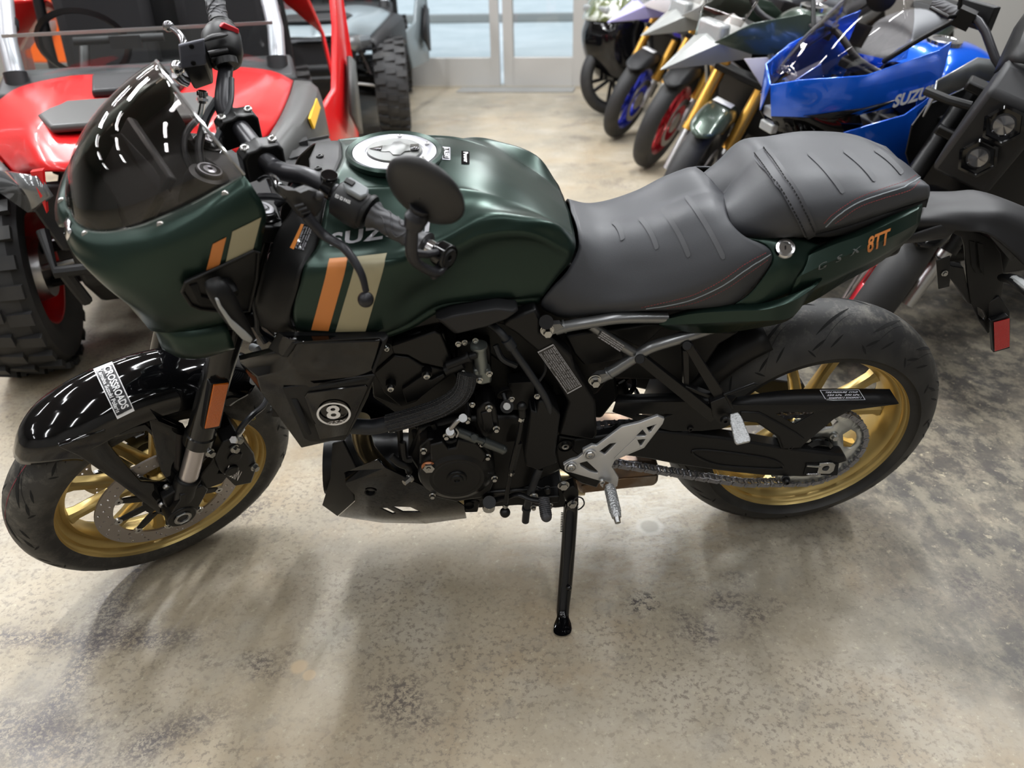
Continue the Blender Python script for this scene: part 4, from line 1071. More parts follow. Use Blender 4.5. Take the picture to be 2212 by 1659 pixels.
# coolant hose and its braided sleeve
MB().tube(Bt([(740, 918, -.165), (775, 921, -.17), (805, 922, -.17), (845, 914, -.17)]), .0155, 18, res=5).build('coolant_hose', M_hose, BK)
P_ = catmull(Bt([(838, 916, -.172), (875, 906, -.173), (915, 894, -.174), (955, 879, -.173), (988, 858, -.170), (1004, 836, -.165), (1010, 808, -.155)]), 12)
k = MB(); k.tube(P_, [.0165 if i else .0175 for i in range(len(P_))], 24)
for j in range(12):
    pts = []
    for i, p in enumerate(P_):
        t = (P_[min(i+1, len(P_)-1)]-P_[max(i-1, 0)]).normalized(); u = t.cross(Vector((0, 1, 0))).normalized(); v = t.cross(u)
        a = j*PI/6+i*.0; pts.append(p+(u*math.cos(a)+v*math.sin(a))*.0172)
    k.tube(pts, .0018, 5)
def braid_mat():
    m = mat('braided sleeve'); nt = m.node_tree; b = nt.nodes['Principled BSDF']
    tc = nt.nodes.new('ShaderNodeTexCoord'); w = nt.nodes.new('ShaderNodeTexWave'); w.inputs['Scale'].default_value = 160; w.inputs['Distortion'].default_value = 2; w.bands_direction = 'DIAGONAL'
    nt.links.new(tc.outputs['Object'], w.inputs['Vector']); bp = nt.nodes.new('ShaderNodeBump'); bp.inputs['Strength'].default_value = .8; bp.inputs['Distance'].default_value = .002
    nt.links.new(w.outputs['Fac'], bp.inputs['Height']); nt.links.new(bp.outputs[0], b.inputs['Normal']); return m
k.build('braided_sleeve', braid_mat(), BK)
# generator cover
gc = B(987, 1035, -.185); ay = Vector((0, 1, 0))
k = MB().lathe([(.001, .0), (.0195, .0), (.0205, .0015), (.0205, .004), (.0225, .0045), (.047, .0015), (.049, .003), (.052, .003), (.056, .0015), (.062, .006), (.074, .013), (.079, .02), (.080, .07)], gc, ay, 64)
gen = k.build('generator_cover', M_eng, BK, smooth=40)
MB().lathe([(.001, -.001), (.005, -.001), (.006, -.004), (.012, -.0042), (.0135, -.001), (.0185, -.001), (.019, .001)], gc, ay, 40).build('inspection_plug', M_matte, gen)
blk('case_flange', [(905, 965), (925, 948), (975, 955), (990, 948), (1030, 955), (1058, 975), (1064, 1000), (1072, 1030), (1060, 1060), (1040, 1076), (985, 1085), (940, 1075), (912, 1045), (905, 1000)], -.165, -.10, M_eng, gen, bev=.004)
blk('case_step', [(928, 962), (958, 955), (968, 972), (985, 968), (990, 950), (1030, 958), (1052, 985), (1045, 1000), (930, 1000)], -.178, -.12, M_eng, gen, bev=.004)
k = MB()
for x, y in ((915, 971), (1053, 984), (1068, 1031), (1072, 924), (1056, 879), (1010, 905), (964, 940), (934, 1068), (1040, 955)): k.hexbolt(B(x, y, -.172), YN, .0052, .010)
k.build('case_bolt', M_zinc, gen)
k = MB().lathe([(.001, -.006), (.012, -.006), (.0125, .002)], B(926, 1009, -.18), ay, 6).lathe([(.001, -.008), (.005, -.008)], B(926, 1009, -.18), ay, 12).build('oil_plug', M_zinc, gen)
MB().lathe([(.010, .001), (.0145, .001), (.0145, .004)], B(926, 1009, -.18), ay, 32).build('copper_washer', mat('copper', (.6, .25, .13), .3, 1), gen)
MB().hexbolt(B(888, 1031, -.165), (-.7, -.7, 0), .007, .02).build('drain_bolt', M_zinc, gen)
# sprocket cover and shift shaft
sc_ = blk('sprocket_cover', [(1030, 886), (1044, 872), (1058, 869), (1072, 880), (1078, 922), (1074, 932), (1050, 948), (1040, 942), (1030, 915)], -.168, -.11, M_eng, bev=.004)
blk('cover_rib', [(1038, 893), (1062, 888), (1068, 922), (1052, 938), (1045, 930)], -.172, -.16, M_eng, sc_, bev=.003)
k = MB().cyl(B(985, 931, -.19), B(1028, 948, -.19), .0095, n=20).cyl(B(1022, 946, -.19), B(1046, 955, -.19), .0065, n=16).cyl(B(1044, 954, -.19), B(1084, 970, -.19), .0098, n=20).sphere(B(1086, 971, -.19), .0098)
k.cyl(B(1018, 940, -.185), B(1024, 945, -.205), .006)
k.build('shift_shaft', mat('oiled dark steel', (.10, .11, .11), .3, .8), BK)
k = MB().tube(Bt([(966, 938, -.195), (975, 925, -.2), (990, 908, -.2), (1002, 904, -.195)]), .0045, 10, res=4).cyl(B(972, 932, -.205), B(974, 934, -.18), .008).cyl(B(1000, 903, -.205), B(1002, 905, -.18), .008)
k.hexbolt(B(975, 936, -.2), YN, .006, .008).tube(Bt([(984, 925, -.2), (990, 934, -.2), (986, 944, -.2)]), .002, 8, res=3)
k.build('clutch_arm', mat('satin zinc arm', (.38, .38, .38), .35, .9), BK)
k = MB()
for a, b_ in (((895, 930, -.12), (905, 985, -.12)), ((935, 915, -.13), (950, 950, -.14)), ((1060, 840, -.10), (1068, 890, -.12)), ((862, 900, -.12), (868, 1000, -.12)), ((1008, 870, -.13), (1012, 900, -.15))):
    k.tube(Bt([a, b_]), .006, 8)
k.tube(Bt([(845, 985, -.15), (862, 1000, -.155), (880, 1008, -.155), (884, 1018, -.15)]), .008, 12, res=4)
k.tube(Bt([(870, 955, -.14), (874, 990, -.15), (890, 992, -.15)]), .007, 10, res=3)
k.build('engine_plumbing', M_matte, BK)
# radiator ahead of the engine
rd = MB()
rd.box((-1.10, 0, .66), (.035, .30, .22), Matrix.Rotation(R(14), 3, 'Y'))
ra = rd.build('radiator', M_matte, BK, bevel=.003)
k = MB()
for i in range(22): k.box(Vector((-1.120+(i*.009-.1)*.25, 0, .56+i*.009)), (.004, .27, .003))
k.build('radiator_fins', M_eng, ra)
blk('steering_neck', [(560, 610), (600, 560), (700, 470), (760, 460), (760, 560), (700, 700), (600, 740), (556, 700)], -.05, .05, M_matte, bev=.01)
k = MB()
for pts in ([(560, 600, -.09), (548, 650, -.10), (552, 700, -.11), (575, 740, -.12)], [(548, 640, -.12), (556, 690, -.13), (560, 715, -.12), (590, 735, -.1)], [(600, 470, -.1), (575, 520, -.11), (566, 600, -.10)]):
    k.tube(Bt(pts), .006, 10, res=4)
k.build('wiring_loom', M_hose, BK)
MB().tube(Bt([(545, 750, -.06), (556, 757, -.07), (556, 790, -.06), (548, 825, -.05)]), .008, 12, res=4).build('grey_hose', mat('grey silicone hose', (.30, .32, .34), .5), BK)

# radiator shroud, faceted
def facet(nm, V, F, m, parent=None, bev=.003, th=.006, seg=2, off=1, sm=30):
    vs = Bt(V); return MB().add(vs, F).build(nm, m, parent or BK, solid=th, bevel=bev, seg=seg, off=off, smooth=sm, mirror=True)
V = [(520, 768, -.150), (584, 752, -.175), (604, 719, -.185), (632, 733, -.215), (833, 722, -.190), (838, 731, -.200), (807, 803, -.222), (614, 768, -.205),  # 0-7
     (640, 792, -.222), (560, 812, -.195), (524, 785, -.160), (808, 815, -.226), (797, 852, -.222), (752, 940, -.195), (652, 963, -.190), (568, 845, -.192), (660, 742, -.217), (815, 737, -.207)]
F = [(0, 1, 7, 9, 10), (7, 8, 9), (1, 2, 3, 7), (3, 16, 8, 7), (2, 4, 5, 17, 16, 3), (16, 17, 6, 8), (17, 5, 6), (9, 8, 6, 11, 12, 13, 14, 15), (10, 9, 15)]
shroud = facet('radiator_shroud', V, F, M_gloss, bev=.003)
facet('shroud_flange', [(584, 751, -.180), (605, 717, -.190), (834, 720, -.195), (840, 729, -.206), (808, 805, -.230), (802, 801, -.228), (826, 739, -.212), (820, 733, -.207), (660, 741, -.221), (640, 745, -.221), (625, 771, -.213), (614, 769, -.209)],
      [(0, 1, 9), (1, 2, 7, 8, 9), (2, 3, 6, 7), (3, 4, 5, 6), (0, 9, 10, 11)], M_matte, shroud, bev=.002, th=.005)
facet('shroud_inset', [(610, 835, -.212), (806, 806, -.231), (812, 808, -.231), (808, 816, -.231), (750, 940, -.201), (746, 948, -.198), (672, 952, -.194), (657, 944, -.196)],
      [(0, 1, 2, 3, 4, 5, 6, 7)], M_matte, shroud, bev=.002, th=.004)
bd = facet('badge_panel', [(657, 858, -.219), (664, 850, -.224), (790, 833, -.234), (795, 838, -.234), (750, 940, -.207), (690, 951, -.203)], [(0, 1, 2, 3, 4, 5)], M_gloss, shroud, bev=.002, th=.005)
for pts in ([(629, 862), (641, 861), (673, 936), (668, 940), (660, 930)], [(668, 838), (796, 813), (800, 817), (790, 823), (676, 843)]):
    MB().plate(Bt([(x, y, -.232 if y < 850 else -.214) for x, y in pts])).build('shroud_vent', M_groove, shroud, solid=.002)
bdv = BVHTree.FromPolygons(*(lambda vs: (vs, [(0, 1, 2, 3)]))(Bt([(657, 850, -.228), (800, 832, -.238), (750, 942, -.210), (685, 955, -.206)])))
def ringdecal(nm, c, rx, ry, w, m, bv, lift=.002, n=48):
    vs = []
    for i in range(n):
        a = 2*PI*i/n
        for q in (1, 1-w):
            p = cast(bv, c[0]+rx*q*math.cos(a), c[1]+ry*q*math.sin(a), FB, lift)
            if p is None: p = vs[-1] if vs else B(c[0], c[1], -.22)
            vs.append(p)
    return MB().add(vs, [(2*i, 2*i+1, (2*i+3) % (2*n), (2*i+2) % (2*n)) for i in range(n)]).build(nm, m, bd, weld=False, smooth=0)
ringdecal('badge_ring', (721, 893), 37, 24.5, .13, M_white, bdv, .0015)
decal_text('badge_number', '8', (720, 889), (30, -3), (-4, -29), bd, M_white, FB, bold=.02, lift=.0018, bv=bdv, parent=bd)
decal_text('badge_lettering', 'GSX', (727, 909), (42, -8), (1, -6), bd, M_silvp, FB, bold=.02, space=1.1, shear=.2, lift=.0026, bv=bdv, parent=bd)

# belly cowl
Vb = [(744, 950, -.115), (722, 955, -.10), (717, 1030, -.105), (699, 1087, -.075), (732, 1111, -.085), (767, 1080, -.130), (767, 1067, -.135), (747, 1018, -.125), (772, 1008, -.14)]
belly = facet('belly_front', Vb, [(0, 1, 2, 7, 8), (2, 3, 4, 5, 6, 7)], M_matte, bev=.003, th=.006)
V2 = [(747, 1018, -.120), (817, 990, -.145), (834, 1008, -.155), (900, 1040, -.165), (991, 1082, -.150), (1002, 1090, -.145), (1008, 1116, -.105), (920, 1128, -.085), (825, 1126, -.080), (732, 1112, -.080), (767, 1080, -.126), (766, 1066, -.136), (748, 1045, -.140)]
po = Bt(V2); ho = [Bt([(846, 1091, -.13), (886, 1092, -.128), (910, 1103, -.118), (871, 1103, -.118)]), Bt([(820, 1094, -.127), (836, 1094, -.127), (856, 1105, -.118), (848, 1107, -.115)])]
k = MB().plate(po, ho)
k.build('belly_cowl', M_gloss, BK, solid=.004, off=1, bevel=.001, mirror=True)
facet('belly_edge', [(747, 1018, -.118), (817, 991, -.143), (834, 1009, -.153), (834, 1030, -.158), (748, 1046, -.139)], [(0, 1, 2, 3, 4)], M_gloss, th=.005)
k = MB().lathe([(.0125, -.002), (.010, -.002), (.0095, .006), (.001, .006)], B(800, 1062, -.145), ay, 28).build('cowl_grommet', M_eng, BK)
MB().cyl((-1.1, 0, .27), (-.78, 0, .24), .07, .07, 24).build('oil_pan', M_eng, BK)
# exhaust: headers and collector box
k = MB()
for y in (-.06, .02):
    k.tube([B(778, 905, y), B(782, 945, y), B(800, 985, y), B(860, 1040, y), B(960, 1075, y)], .021, 18, res=6)
k.tube(Bt([(960, 1075, -.02), (1050, 1060, -.02), (1160, 1045, -.02), (1260, 1040, -.02)]), .034, 20, res=4)
k.build('exhaust_pipe', M_exh2, BK)
ex = blk('exhaust_box', [(1252, 1068), (1244, 1050), (1250, 1020), (1330, 1000), (1418, 1002), (1424, 1012), (1424, 1041), (1415, 1052)], -.075, .10, M_exh, bev=.012)
k = MB().prism(Bt([(1258, 1066, -.078), (1256, 1050, -.078), (1330, 1036, -.078), (1420, 1028, -.078), (1414, 1048, -.078)]), (0, .01, 0)).build('heat_shield', mat('dull shield steel', (.33, .29, .25), .42, .85, var=(10, (.2, .13, .08), .45, .6)), ex, bevel=.002)
# frame plate with the maker's label
fr_ = blk('main_frame', [(1087, 704), (1100, 690), (1157, 668), (1168, 690), (1165, 718), (1190, 729), (1236, 770), (1244, 799), (1287, 870), (1290, 940), (1282, 951), (1206, 940), (1228, 870), (1160, 759), (1117, 723)], -.150, -.115, M_matte, bev=.005)
blk('pivot_plate', [(1206, 942), (1282, 953), (1292, 985), (1290, 1015), (1300, 1035), (1290, 1055), (1255, 1045), (1209, 1014), (1201, 978)], -.135, -.10, M_eng, fr_)
k = MB().lathe([(.017, -.002), (.0155, -.002), (.0145, .010), (.001, .010)], B(1221, 963, -.137), ay, 28).build('pivot_recess', M_eng, fr_)
MB().lathe([(.0035, -.003), (.004, -.004), (.0075, -.004), (.008, .002)], B(1221, 963, -.137), ay, 24).build('pivot_bolt', M_steel, fr_)
blk('frame_rail', [(700, 720), (760, 740), (840, 700), (945, 660), (1060, 648), (1160, 660), (1158, 690), (1090, 704), (1000, 690), (900, 712), (840, 728), (760, 760)], -.125, -.09, M_matte, fr_, bev=.006)
blk('tank_side_cover', [(940, 693), (975, 681), (1076, 665), (1118, 670), (1122, 675), (1101, 690), (1051, 709), (981, 726)], -.172, -.14, M_plas, bev=.004, taper=(.86, .008))
lbv = BVHTree.FromPolygons(*(lambda vs: (vs, [(0, 1, 2, 3)]))(Bt([(1140, 730, -.1515), (1210, 720, -.1515), (1275, 850, -.1515), (1220, 870, -.1515)])))
lq = [(1195, 743), (1257, 834), (1226, 851), (1161, 760)]
decal_poly('id_label_border', lq, fr_, M_label, FB, 3, .0004, lbv)
c0 = (sum(p[0] for p in lq)/4, sum(p[1] for p in lq)/4)
decal_poly('id_label', [(c0[0]+(p[0]-c0[0])*.955, c0[1]+(p[1]-c0[1])*.955) for p in lq], fr_, M_lcd, FB, 3, .0007, lbv)
lines = ['MFD.BY SUZUKI MOTOR CORPORATION', 'GVWR: 414 KG GAWR F: 157 KG R: 257 KG', 'TIRE 120/70ZR17 180/55ZR17 RIM 17xMT3.50', 'THIS VEHICLE CONFORMS TO ALL APPLICABLE', 'U.S. FEDERAL MOTOR VEHICLE SAFETY STANDARDS', 'IN EFFECT ON THE DATE OF MANUFACTURE', 'V.I.N. JS1EM16B2T7100521', 'MOTORCYCLE            MADE IN JAPAN']
for i, tx in enumerate(lines):
    t = (i+.7)/8.2; cx = 1226+(1193.5-1226)*t; cy = 788.5+(805.5-788.5)*t
    decal_text('label_print', tx, (cx, cy), (56, 82) if i != 6 else (50, 73), (2.4, -1.3), fr_, M_label, FB, bold=.02, lift=.0011, bv=lbv)
# black side cover behind the engine and its hoses
blk('side_cover', [(1146, 886), (1160, 893), (1162, 870), (1180, 862), (1211, 897), (1200, 978), (1205, 1000), (1187, 1008), (1163, 1017), (1136, 1008), (1132, 985), (1138, 940)], -.168, -.10, M_matte, bev=.006)
k = MB().tube(Bt([(1060, 700, -.13), (1085, 722, -.15), (1112, 760, -.155), (1150, 815, -.16), (1178, 860, -.165), (1190, 895, -.16)]), .0072, 12, res=5)
k.tube(Bt([(1070, 745, -.13), (1085, 775, -.14), (1115, 790, -.14)]), .006, 10, res=4); k.cyl(B(1094, 733, -.153), B(1106, 750, -.155), .0105)
k.tube(Bt([(1175, 760, -.13), (1178, 800, -.13), (1160, 830, -.13)]), .003, 8, res=4)
k.build('cable', M_hose, BK)
k = MB().tube(Bt([(1165, 1012, -.15), (1158, 1030, -.155), (1146, 1065, -.155), (1138, 1100, -.155), (1135, 1126, -.155)]), .0085, 12, res=4); k.cyl(B(1138, 1096, -.155), B(1137, 1101, -.155), .0105)
k.build('drain_hose', M_hose, BK)
# clutter of the engine's rear: small brackets and bolts
k = MB().cyl(B(1088, 842, -.14), B(1091, 852, -.15), .012, .016).cyl(B(1095, 878, -.16), B(1095, 878.5, -.175), .013).tube(Bt([(1088, 850, -.15), (1094, 870, -.165), (1104, 858, -.16)]), .006)
k.box(B(1125, 845, -.12), (.05, .03, .07)).box(B(1110, 920, -.11), (.04, .04, .05))
k.build('engine_bracket', M_eng, BK, bevel=.002)
k = MB()
for x, y in ((1092, 868), (1160, 855), (1105, 861), (1020, 873), (990, 742), (1004, 739), (1027, 735)): k.hexbolt(B(x, y, -.165 if y > 800 else -.13), YN, .0045, .006)
k.cyl(B(1095, 878, -.176), B(1095, 878, -.180), .007)
k.build('small_bolt', M_zinc, BK)
# gear shift rod, pedal
k = MB().tube(Bt([(1127, 878, -.175), (1128, 900, -.18)]), .0075).sphere(B(1127, 878, -.175), .010).tube(Bt([(1126, 905, -.18), (1124, 925, -.185), (1103, 1022, -.19), (1092, 1088, -.195)]), .0048, 10).tube(Bt([(1120, 955, -.185), (1106, 1012, -.19)]), .0075, 6).sphere(B(1091, 1107, -.195), .0115)
k.build('shift_rod', M_eng, BK)
k = MB()
for a in ((1126, 905, -.18), (1105, 1022, -.19), (1092, 1092, -.195)): p = B(*a); k.cyl(p-Vector((.001, 0, .004)), p+Vector((.001, 0, .004)), .0062, n=6)
k.build('rod_nut', M_zinc, BK)
k = MB().tube([B(1056, 1085, -.16), B(1092, 1075, -.18), B(1120, 1068, -.19), B(1145, 1078, -.20), B(1172, 1082, -.20)], [.010, .008, .007, .007, .008], 12, res=4, flat=.6)
k.cyl(B(1057, 1085, -.18), B(1057, 1085, -.13), .014)
ped = k.build('shift_pedal', M_eng, BK)
MB().lathe([(.001, -.003), (.0125, -.003), (.0135, 0), (.0135, .004)], B(1056, 1098, -.182), ay, 32).build('pedal_pivot_cap', M_zinc, ped)
pa, pb_ = B(1174, 1078, -.198), B(1180, 1116, -.232)
k = MB(); d_ = (pb_-pa)
for i in range(9): q = pa+d_*(i/9); k.cyl(q, q+d_*.07, .0125, n=20).cyl(q, q+d_/9, .0105, n=20)
k.sphere(pa+d_, .0118); k.build('shift_toe_rubber', M_grip, ped)
# lower cradle, side stand
cr = MB()
cr.prism(Bt([(1030, 1068, -.12), (1048, 1063, -.12), (1140, 1062, -.12), (1215, 1052, -.12), (1225, 1095, -.12), (1200, 1098, -.12), (1120, 1092, -.12), (1030, 1098, -.12)]), (0, .06, 0))
cr.prism(Bt([(1002, 1086, -.13), (1030, 1080, -.13), (1036, 1088, -.13), (1032, 1107, -.13), (1004, 1108, -.13)]), (0, .04, 0))
cr.tube(Bt([(1038, 1064, -.13), (1100, 1060, -.13), (1160, 1056, -.13), (1190, 1068, -.13)]), .006)
cr.box(B(1180, 1070, -.14), (.055, .03, .022)).cyl(B(1182, 1052, -.15), B(1184, 1066, -.155), .007)
cro = cr.build('lower_bracket', M_eng, BK, bevel=.003)
MB().lathe([(.012, -.002), (.011, -.004), (.009, .004), (.001, .004)], B(1013, 1090, -.132), ay, 24).build('bracket_grommet', M_matte, cro)
kb = MB()
for x, y, r in ((1217, 1047, .010), (1236, 1087, .0085), (1153, 1070, .007), (1187, 1090, .006), (1152, 1094, .005)): kb.hexbolt(B(x, y, -.165), YN, r, .009)
kb.build('bracket_bolt', M_zinc, cro)
sb_ = blk('stand_bracket', [(1222, 1058), (1240, 1050), (1250, 1064), (1250, 1100), (1243, 1115), (1228, 1112), (1224, 1085), (1215, 1068)], -.158, -.13, M_eng, bev=.003)
MB().tube(Bt([(1236, 1085, -.17), (1246, 1074, -.17), (1258, 1077, -.172), (1262, 1088, -.172), (1256, 1097, -.17), (1249, 1101, -.168)]), .0016, 6, res=4).build('stand_switch_wire', M_hose, BK)
ft = ML.inverted() @ Vector((-.597, -.355, .006))
tp = B(1234, 1100, -.150)
def lp_(t): return tp.lerp(ft, t)
k = MB()
pts = [B(1235, 1087, -.155), B(1232, 1109, -.165), B(1227, 1188, -.215), B(1221, 1264, -.262), B(1216, 1318, -.300), B(1216, 1345, -.324), ft]
rr = [.015, .0165, .0160, .0155, .0140, .0150, .0150]
pts = pts[:-1]; rr = rr[:-1]
q = catmull(pts, 5)
k.tube(q, [catmull([Vector((a, 0, 0)) for a in rr], 5)[i].x for i in range(len(q))], 14)
stand = k.build('side_stand', M_gloss, BK)
w2l = ML.inverted().to_3x3(); ux_, uy_ = w2l @ Vector((1, 0, 0)), w2l @ Vector((0, 1, 0)); up_ = w2l @ Vector((0, 0, 1))
rg = []
p_top = pts[-2].lerp(pts[-1], .2)
for t, a_, b_ in ((0, .0125, .012), (.3, .0135, .012), (.62, .0185, .0125), (.9, .0200, .0140), (1, .0190, .0135)):
    c = p_top.lerp(ft, t); rg.append([c+ux_*math.cos(2*PI*i/20)*a_+uy_*math.sin(2*PI*i/20)*b_ for i in range(20)])
MB().rings(rg).build('stand_foot', M_gloss, stand, bevel=.001, smooth=50)
MB().cyl(B(1217, 1268, -.262), B(1228, 1270, -.275), .0045).sphere(B(1229, 1270, -.277), .0065).build('stand_nub', M_gloss, stand)
k = MB(); a, b_ = B(1218, 1108, -.16), B(1216, 1150, -.19); u, v = perp(b_-a)
k.tube([a.lerp(b_, i/80)+(u*math.cos(i*.9)+v*math.sin(i*.9))*.0055 for i in range(81)], .0012, 6); k.tube([b_, B(1215, 1165, -.2)], .0012, 6)
k.build('stand_spring', M_eng, stand)
# rider footrest hanger
hg = [(1216, 1001), (1232, 992), (1246, 988), (1259, 978), (1258, 970), (1279, 959), (1288, 961), (1342, 920), (1380, 911), (1420, 896), (1435, 902), (1431, 913), (1391, 965), (1328, 992), (1321, 1006), (1336, 1030), (1333, 1048), (1322, 1053), (1314, 1040), (1304, 1036), (1302, 1052), (1296, 1046), (1294, 1036), (1225, 1016)]
hh = [[(1294, 973), (1317, 956), (1331, 954), (1306, 980)], [(1252, 998), (1267, 994), (1291, 1016), (1290, 1020), (1274, 1016), (1254, 1004)], [(1396, 921), (1415, 915), (1405, 931), (1401, 930)], [(1373, 940), (1387, 926), (1396, 937), (1392, 940)], [(1373, 950), (1376, 948), (1394, 946), (1385, 960), (1381, 961)]]
k = MB().plate(Bt([(x, y, -.178) for x, y in hg]), [Bt([(x, y, -.178) for x, y in h]) for h in hh])
hanger = k.build('footrest_hanger', M_alu, BK, solid=.008, bevel=.0022, seg=3, smooth=40)
MB().prism(Bt([(1326, 990, -.182), (1374, 944, -.182), (1384, 966, -.182)]), (0, -.0015, 0)).build('hanger_plate', M_alu, hanger, bevel=.0008)
k = MB()
for x, y in ((1274, 981), (1233, 1008)): k.lathe([(.010, .002), (.0135, 0), (.0135, -.003), (.010, -.004)], B(x, y, -.183), ay, 28)
k.build('hanger_boss', M_alu, hanger)
k = MB()
for x, y, r in ((1274, 981, .0095), (1233, 1008, .0095), (1300, 1039, .0065)): k.screw(B(x, y, -.186), YN, r, .006)
k.build('hanger_bolt', M_steel, hanger)
def knurl_mat():
    m = mat('knurled aluminium', (.50, .51, .52), .42, .7); nt = m.node_tree; b = nt.nodes['Principled BSDF']
    tc = nt.nodes.new('ShaderNodeTexCoord'); w = nt.nodes.new('ShaderNodeTexVoronoi'); w.inputs['Scale'].default_value = 260; nt.links.new(tc.outputs['Object'], w.inputs['Vector'])
    bp = nt.nodes.new('ShaderNodeBump'); bp.inputs['Strength'].default_value = 1; bp.inputs['Distance'].default_value = .0012; nt.links.new(w.outputs['Distance'], bp.inputs['Height']); nt.links.new(bp.outputs[0], b.inputs['Normal']); return m
M_kn = knurl_mat()
a, b_ = B(1316, 1048, -.19), B(1332, 1118, -.262)
k = MB().tube([a, a.lerp(b_, .15), a.lerp(b_, .85), b_], [.009, .0115, .0115, .010], 14, flat=.8)
for i in range(16):
    q = a.lerp(b_, .12+.74*i/16); k.tube([q-(b_-a)*.012, q+(b_-a)*.012], .0128, 8, flat=.82)
pg = k.build('footrest', M_kn, BK)
MB().cyl(b_, b_+(b_-a).normalized()*.012, .0075, .006).build('footrest_feeler', M_steel, pg)
# swingarm
so = [(1240, 950), (1290, 945), (1345, 935), (1423, 932), (1470, 936), (1558, 946), (1620, 955), (1685, 966), (1760, 976), (1826, 984), (1832, 997), (1812, 1003), (1810, 1026), (1732, 1031), (1653, 1028), (1590, 1022), (1527, 1014), (1460, 1004), (1400, 992), (1340, 984), (1300, 995), (1255, 990), (1235, 975)]
sw = blk('swingarm', so, -.138, -.105, M_matte, bev=.005)
MB().prism([Vector((v.x, .105, v.z)) for v in Bt([(x, y, -.138) for x, y in so])], (0, .033, 0)).build('swingarm_beam', M_matte, sw, bevel=.005)
MB().cyl(B(1221, 963, -.11), Vector((B(1221, 963, -.11).x, .11, B(1221, 963, -.11).z)), .03).box((-.30, 0, .40), (.05, .21, .06)).build('swingarm_yoke', M_matte, sw, bevel=.005)
rc = Bt([(1495, 978, -.139), (1515, 972, -.139), (1600, 981, -.139), (1672, 994, -.139), (1690, 1012, -.139), (1640, 1012, -.139), (1560, 1006, -.139), (1520, 994, -.139)])
MB().tube(rc, .003, 8, closed=True, res=3).build('swingarm_relief', M_matte, sw)
MB().prism(Bt([(1742, 1001, -.139), (1812, 1001, -.139), (1808, 1026, -.139), (1735, 1026, -.139)]), (0, -.001, 0)).build('axle_slot', M_groove, sw)
k = MB().plate(Bt([(1770, 1000, -.141), (1798, 998, -.141), (1804, 1003, -.141), (1800, 1016, -.141), (1792, 1022, -.141), (1764, 1022, -.141)]), [[B(1783, 1010, -.141)+Vector((math.cos(q*PI/8)*.0078, 0, math.sin(q*PI/8)*.0078)) for q in range(16)]])
k.build('chain_adjuster', M_zinc, sw, solid=.005, bevel=.001)
MB().cyl(B(1783, 1010, -.140), B(1783, 1010, .13), .0075).build('rear_axle', M_eng, sw)
k = MB().cyl(B(1742, 1006, -.142), B(1772, 1008, -.142), .0028)
k.build('adjuster_screw', M_zinc, sw)
k = MB()
for i in range(8): q = B(1745+3*i, 1024.5, -.144); k.cyl(q-Vector((.0008, 0, 0)), q+Vector((.0008, 0, 0)), .0035)
k.cyl(B(1742, 1024.5, -.143), B(1772, 1024.5, -.143), .0018); k.build('lock_spring', M_steel, sw)
MB().screw(B(1697, 1036, -.142), YN, .008, .012).cyl(B(1697, 1036, -.142), B(1697, 1036, -.12), .010).build('spool_mount', M_eng, sw)
# chain guard (front part and rear part)
g1 = [(1323, 889), (1330, 869), (1400, 867), (1500, 866), (1575, 872), (1590, 874), (1700, 873), (1830, 872), (1940, 872), (1837, 885), (1800, 905), (1737, 958), (1729, 966), (1686, 968), (1682, 955), (1676, 941), (1634, 912), (1596, 908), (1560, 925), (1515, 930), (1450, 930), (1400, 918), (1370, 905)]
h1 = [[(1675, 893), (1686, 889), (1756, 889), (1757, 892), (1717, 916)], [(1374, 895), (1382, 893), (1440, 893), (1452, 894), (1430, 903)]]
k = MB().plate(Bt([(x, y, -.136) for x, y in g1]), [Bt([(x, y, -.136) for x, y in h]) for h in h1])
guard = k.build('chain_guard', M_matte, BK, solid=.004, bevel=.001)
MB().grid([Bt([(1330, 869, -.136), (1500, 866, -.136), (1577, 872, -.136)]), Bt([(1334, 853, -.112), (1500, 850, -.112), (1591, 856, -.112)])], 2, 1).grid([Bt([(1577, 874, -.137), (1700, 873, -.138), (1830, 872, -.138), (1941, 872, -.137)]), Bt([(1591, 858, -.118), (1697, 843, -.108), (1800, 840, -.104), (1921, 841, -.104)])], 3, 1).build('guard_top', M_matte, guard, solid=.003, smooth=20)
MB().prism(Bt([(1598, 886, -.136), (1640, 888, -.136), (1690, 915, -.136), (1716, 930, -.136), (1737, 945, -.136), (1727, 964, -.136), (1690, 966, -.136), (1680, 940, -.136), (1634, 910, -.136), (1598, 904, -.136)]), (0, -.006, 0)).build('guard_rib', M_matte, guard, bevel=.003)
k = MB()
for x, y in ((1491, 925), (1706, 965)): k.screw(B(x, y, -.138), YN, .0065, .005)
k.build('guard_screw', M_eng, guard)
gbv = BVHTree.FromPolygons(*(lambda vs: (vs, [(0, 1, 2, 3)]))(Bt([(1700, 841, -.109), (1921, 839, -.106), (1941, 873, -.140), (1700, 875, -.140)])))
decal_poly('tire_label_border', [(1770, 843), (1855, 842), (1869, 864), (1784, 866)], guard, M_label, FB, 6, .001, gbv)
decal_poly('tire_label', [(1772, 844), (1854, 843), (1867, 863.5), (1785, 865)], guard, M_lcd, FB, 6, .0014, gbv)
for i, tx in enumerate(('TIRE PRESSURE  COLD', '250 kPa  290 kPa', 'ROADSPORT 2  ROADSPORT 2')):
    decal_text('label_print', tx, (1817+i*4, 848+i*6), (70, -1), (2, -3.6), guard, M_label, FB, bold=.02, lift=.0018, bv=gbv)
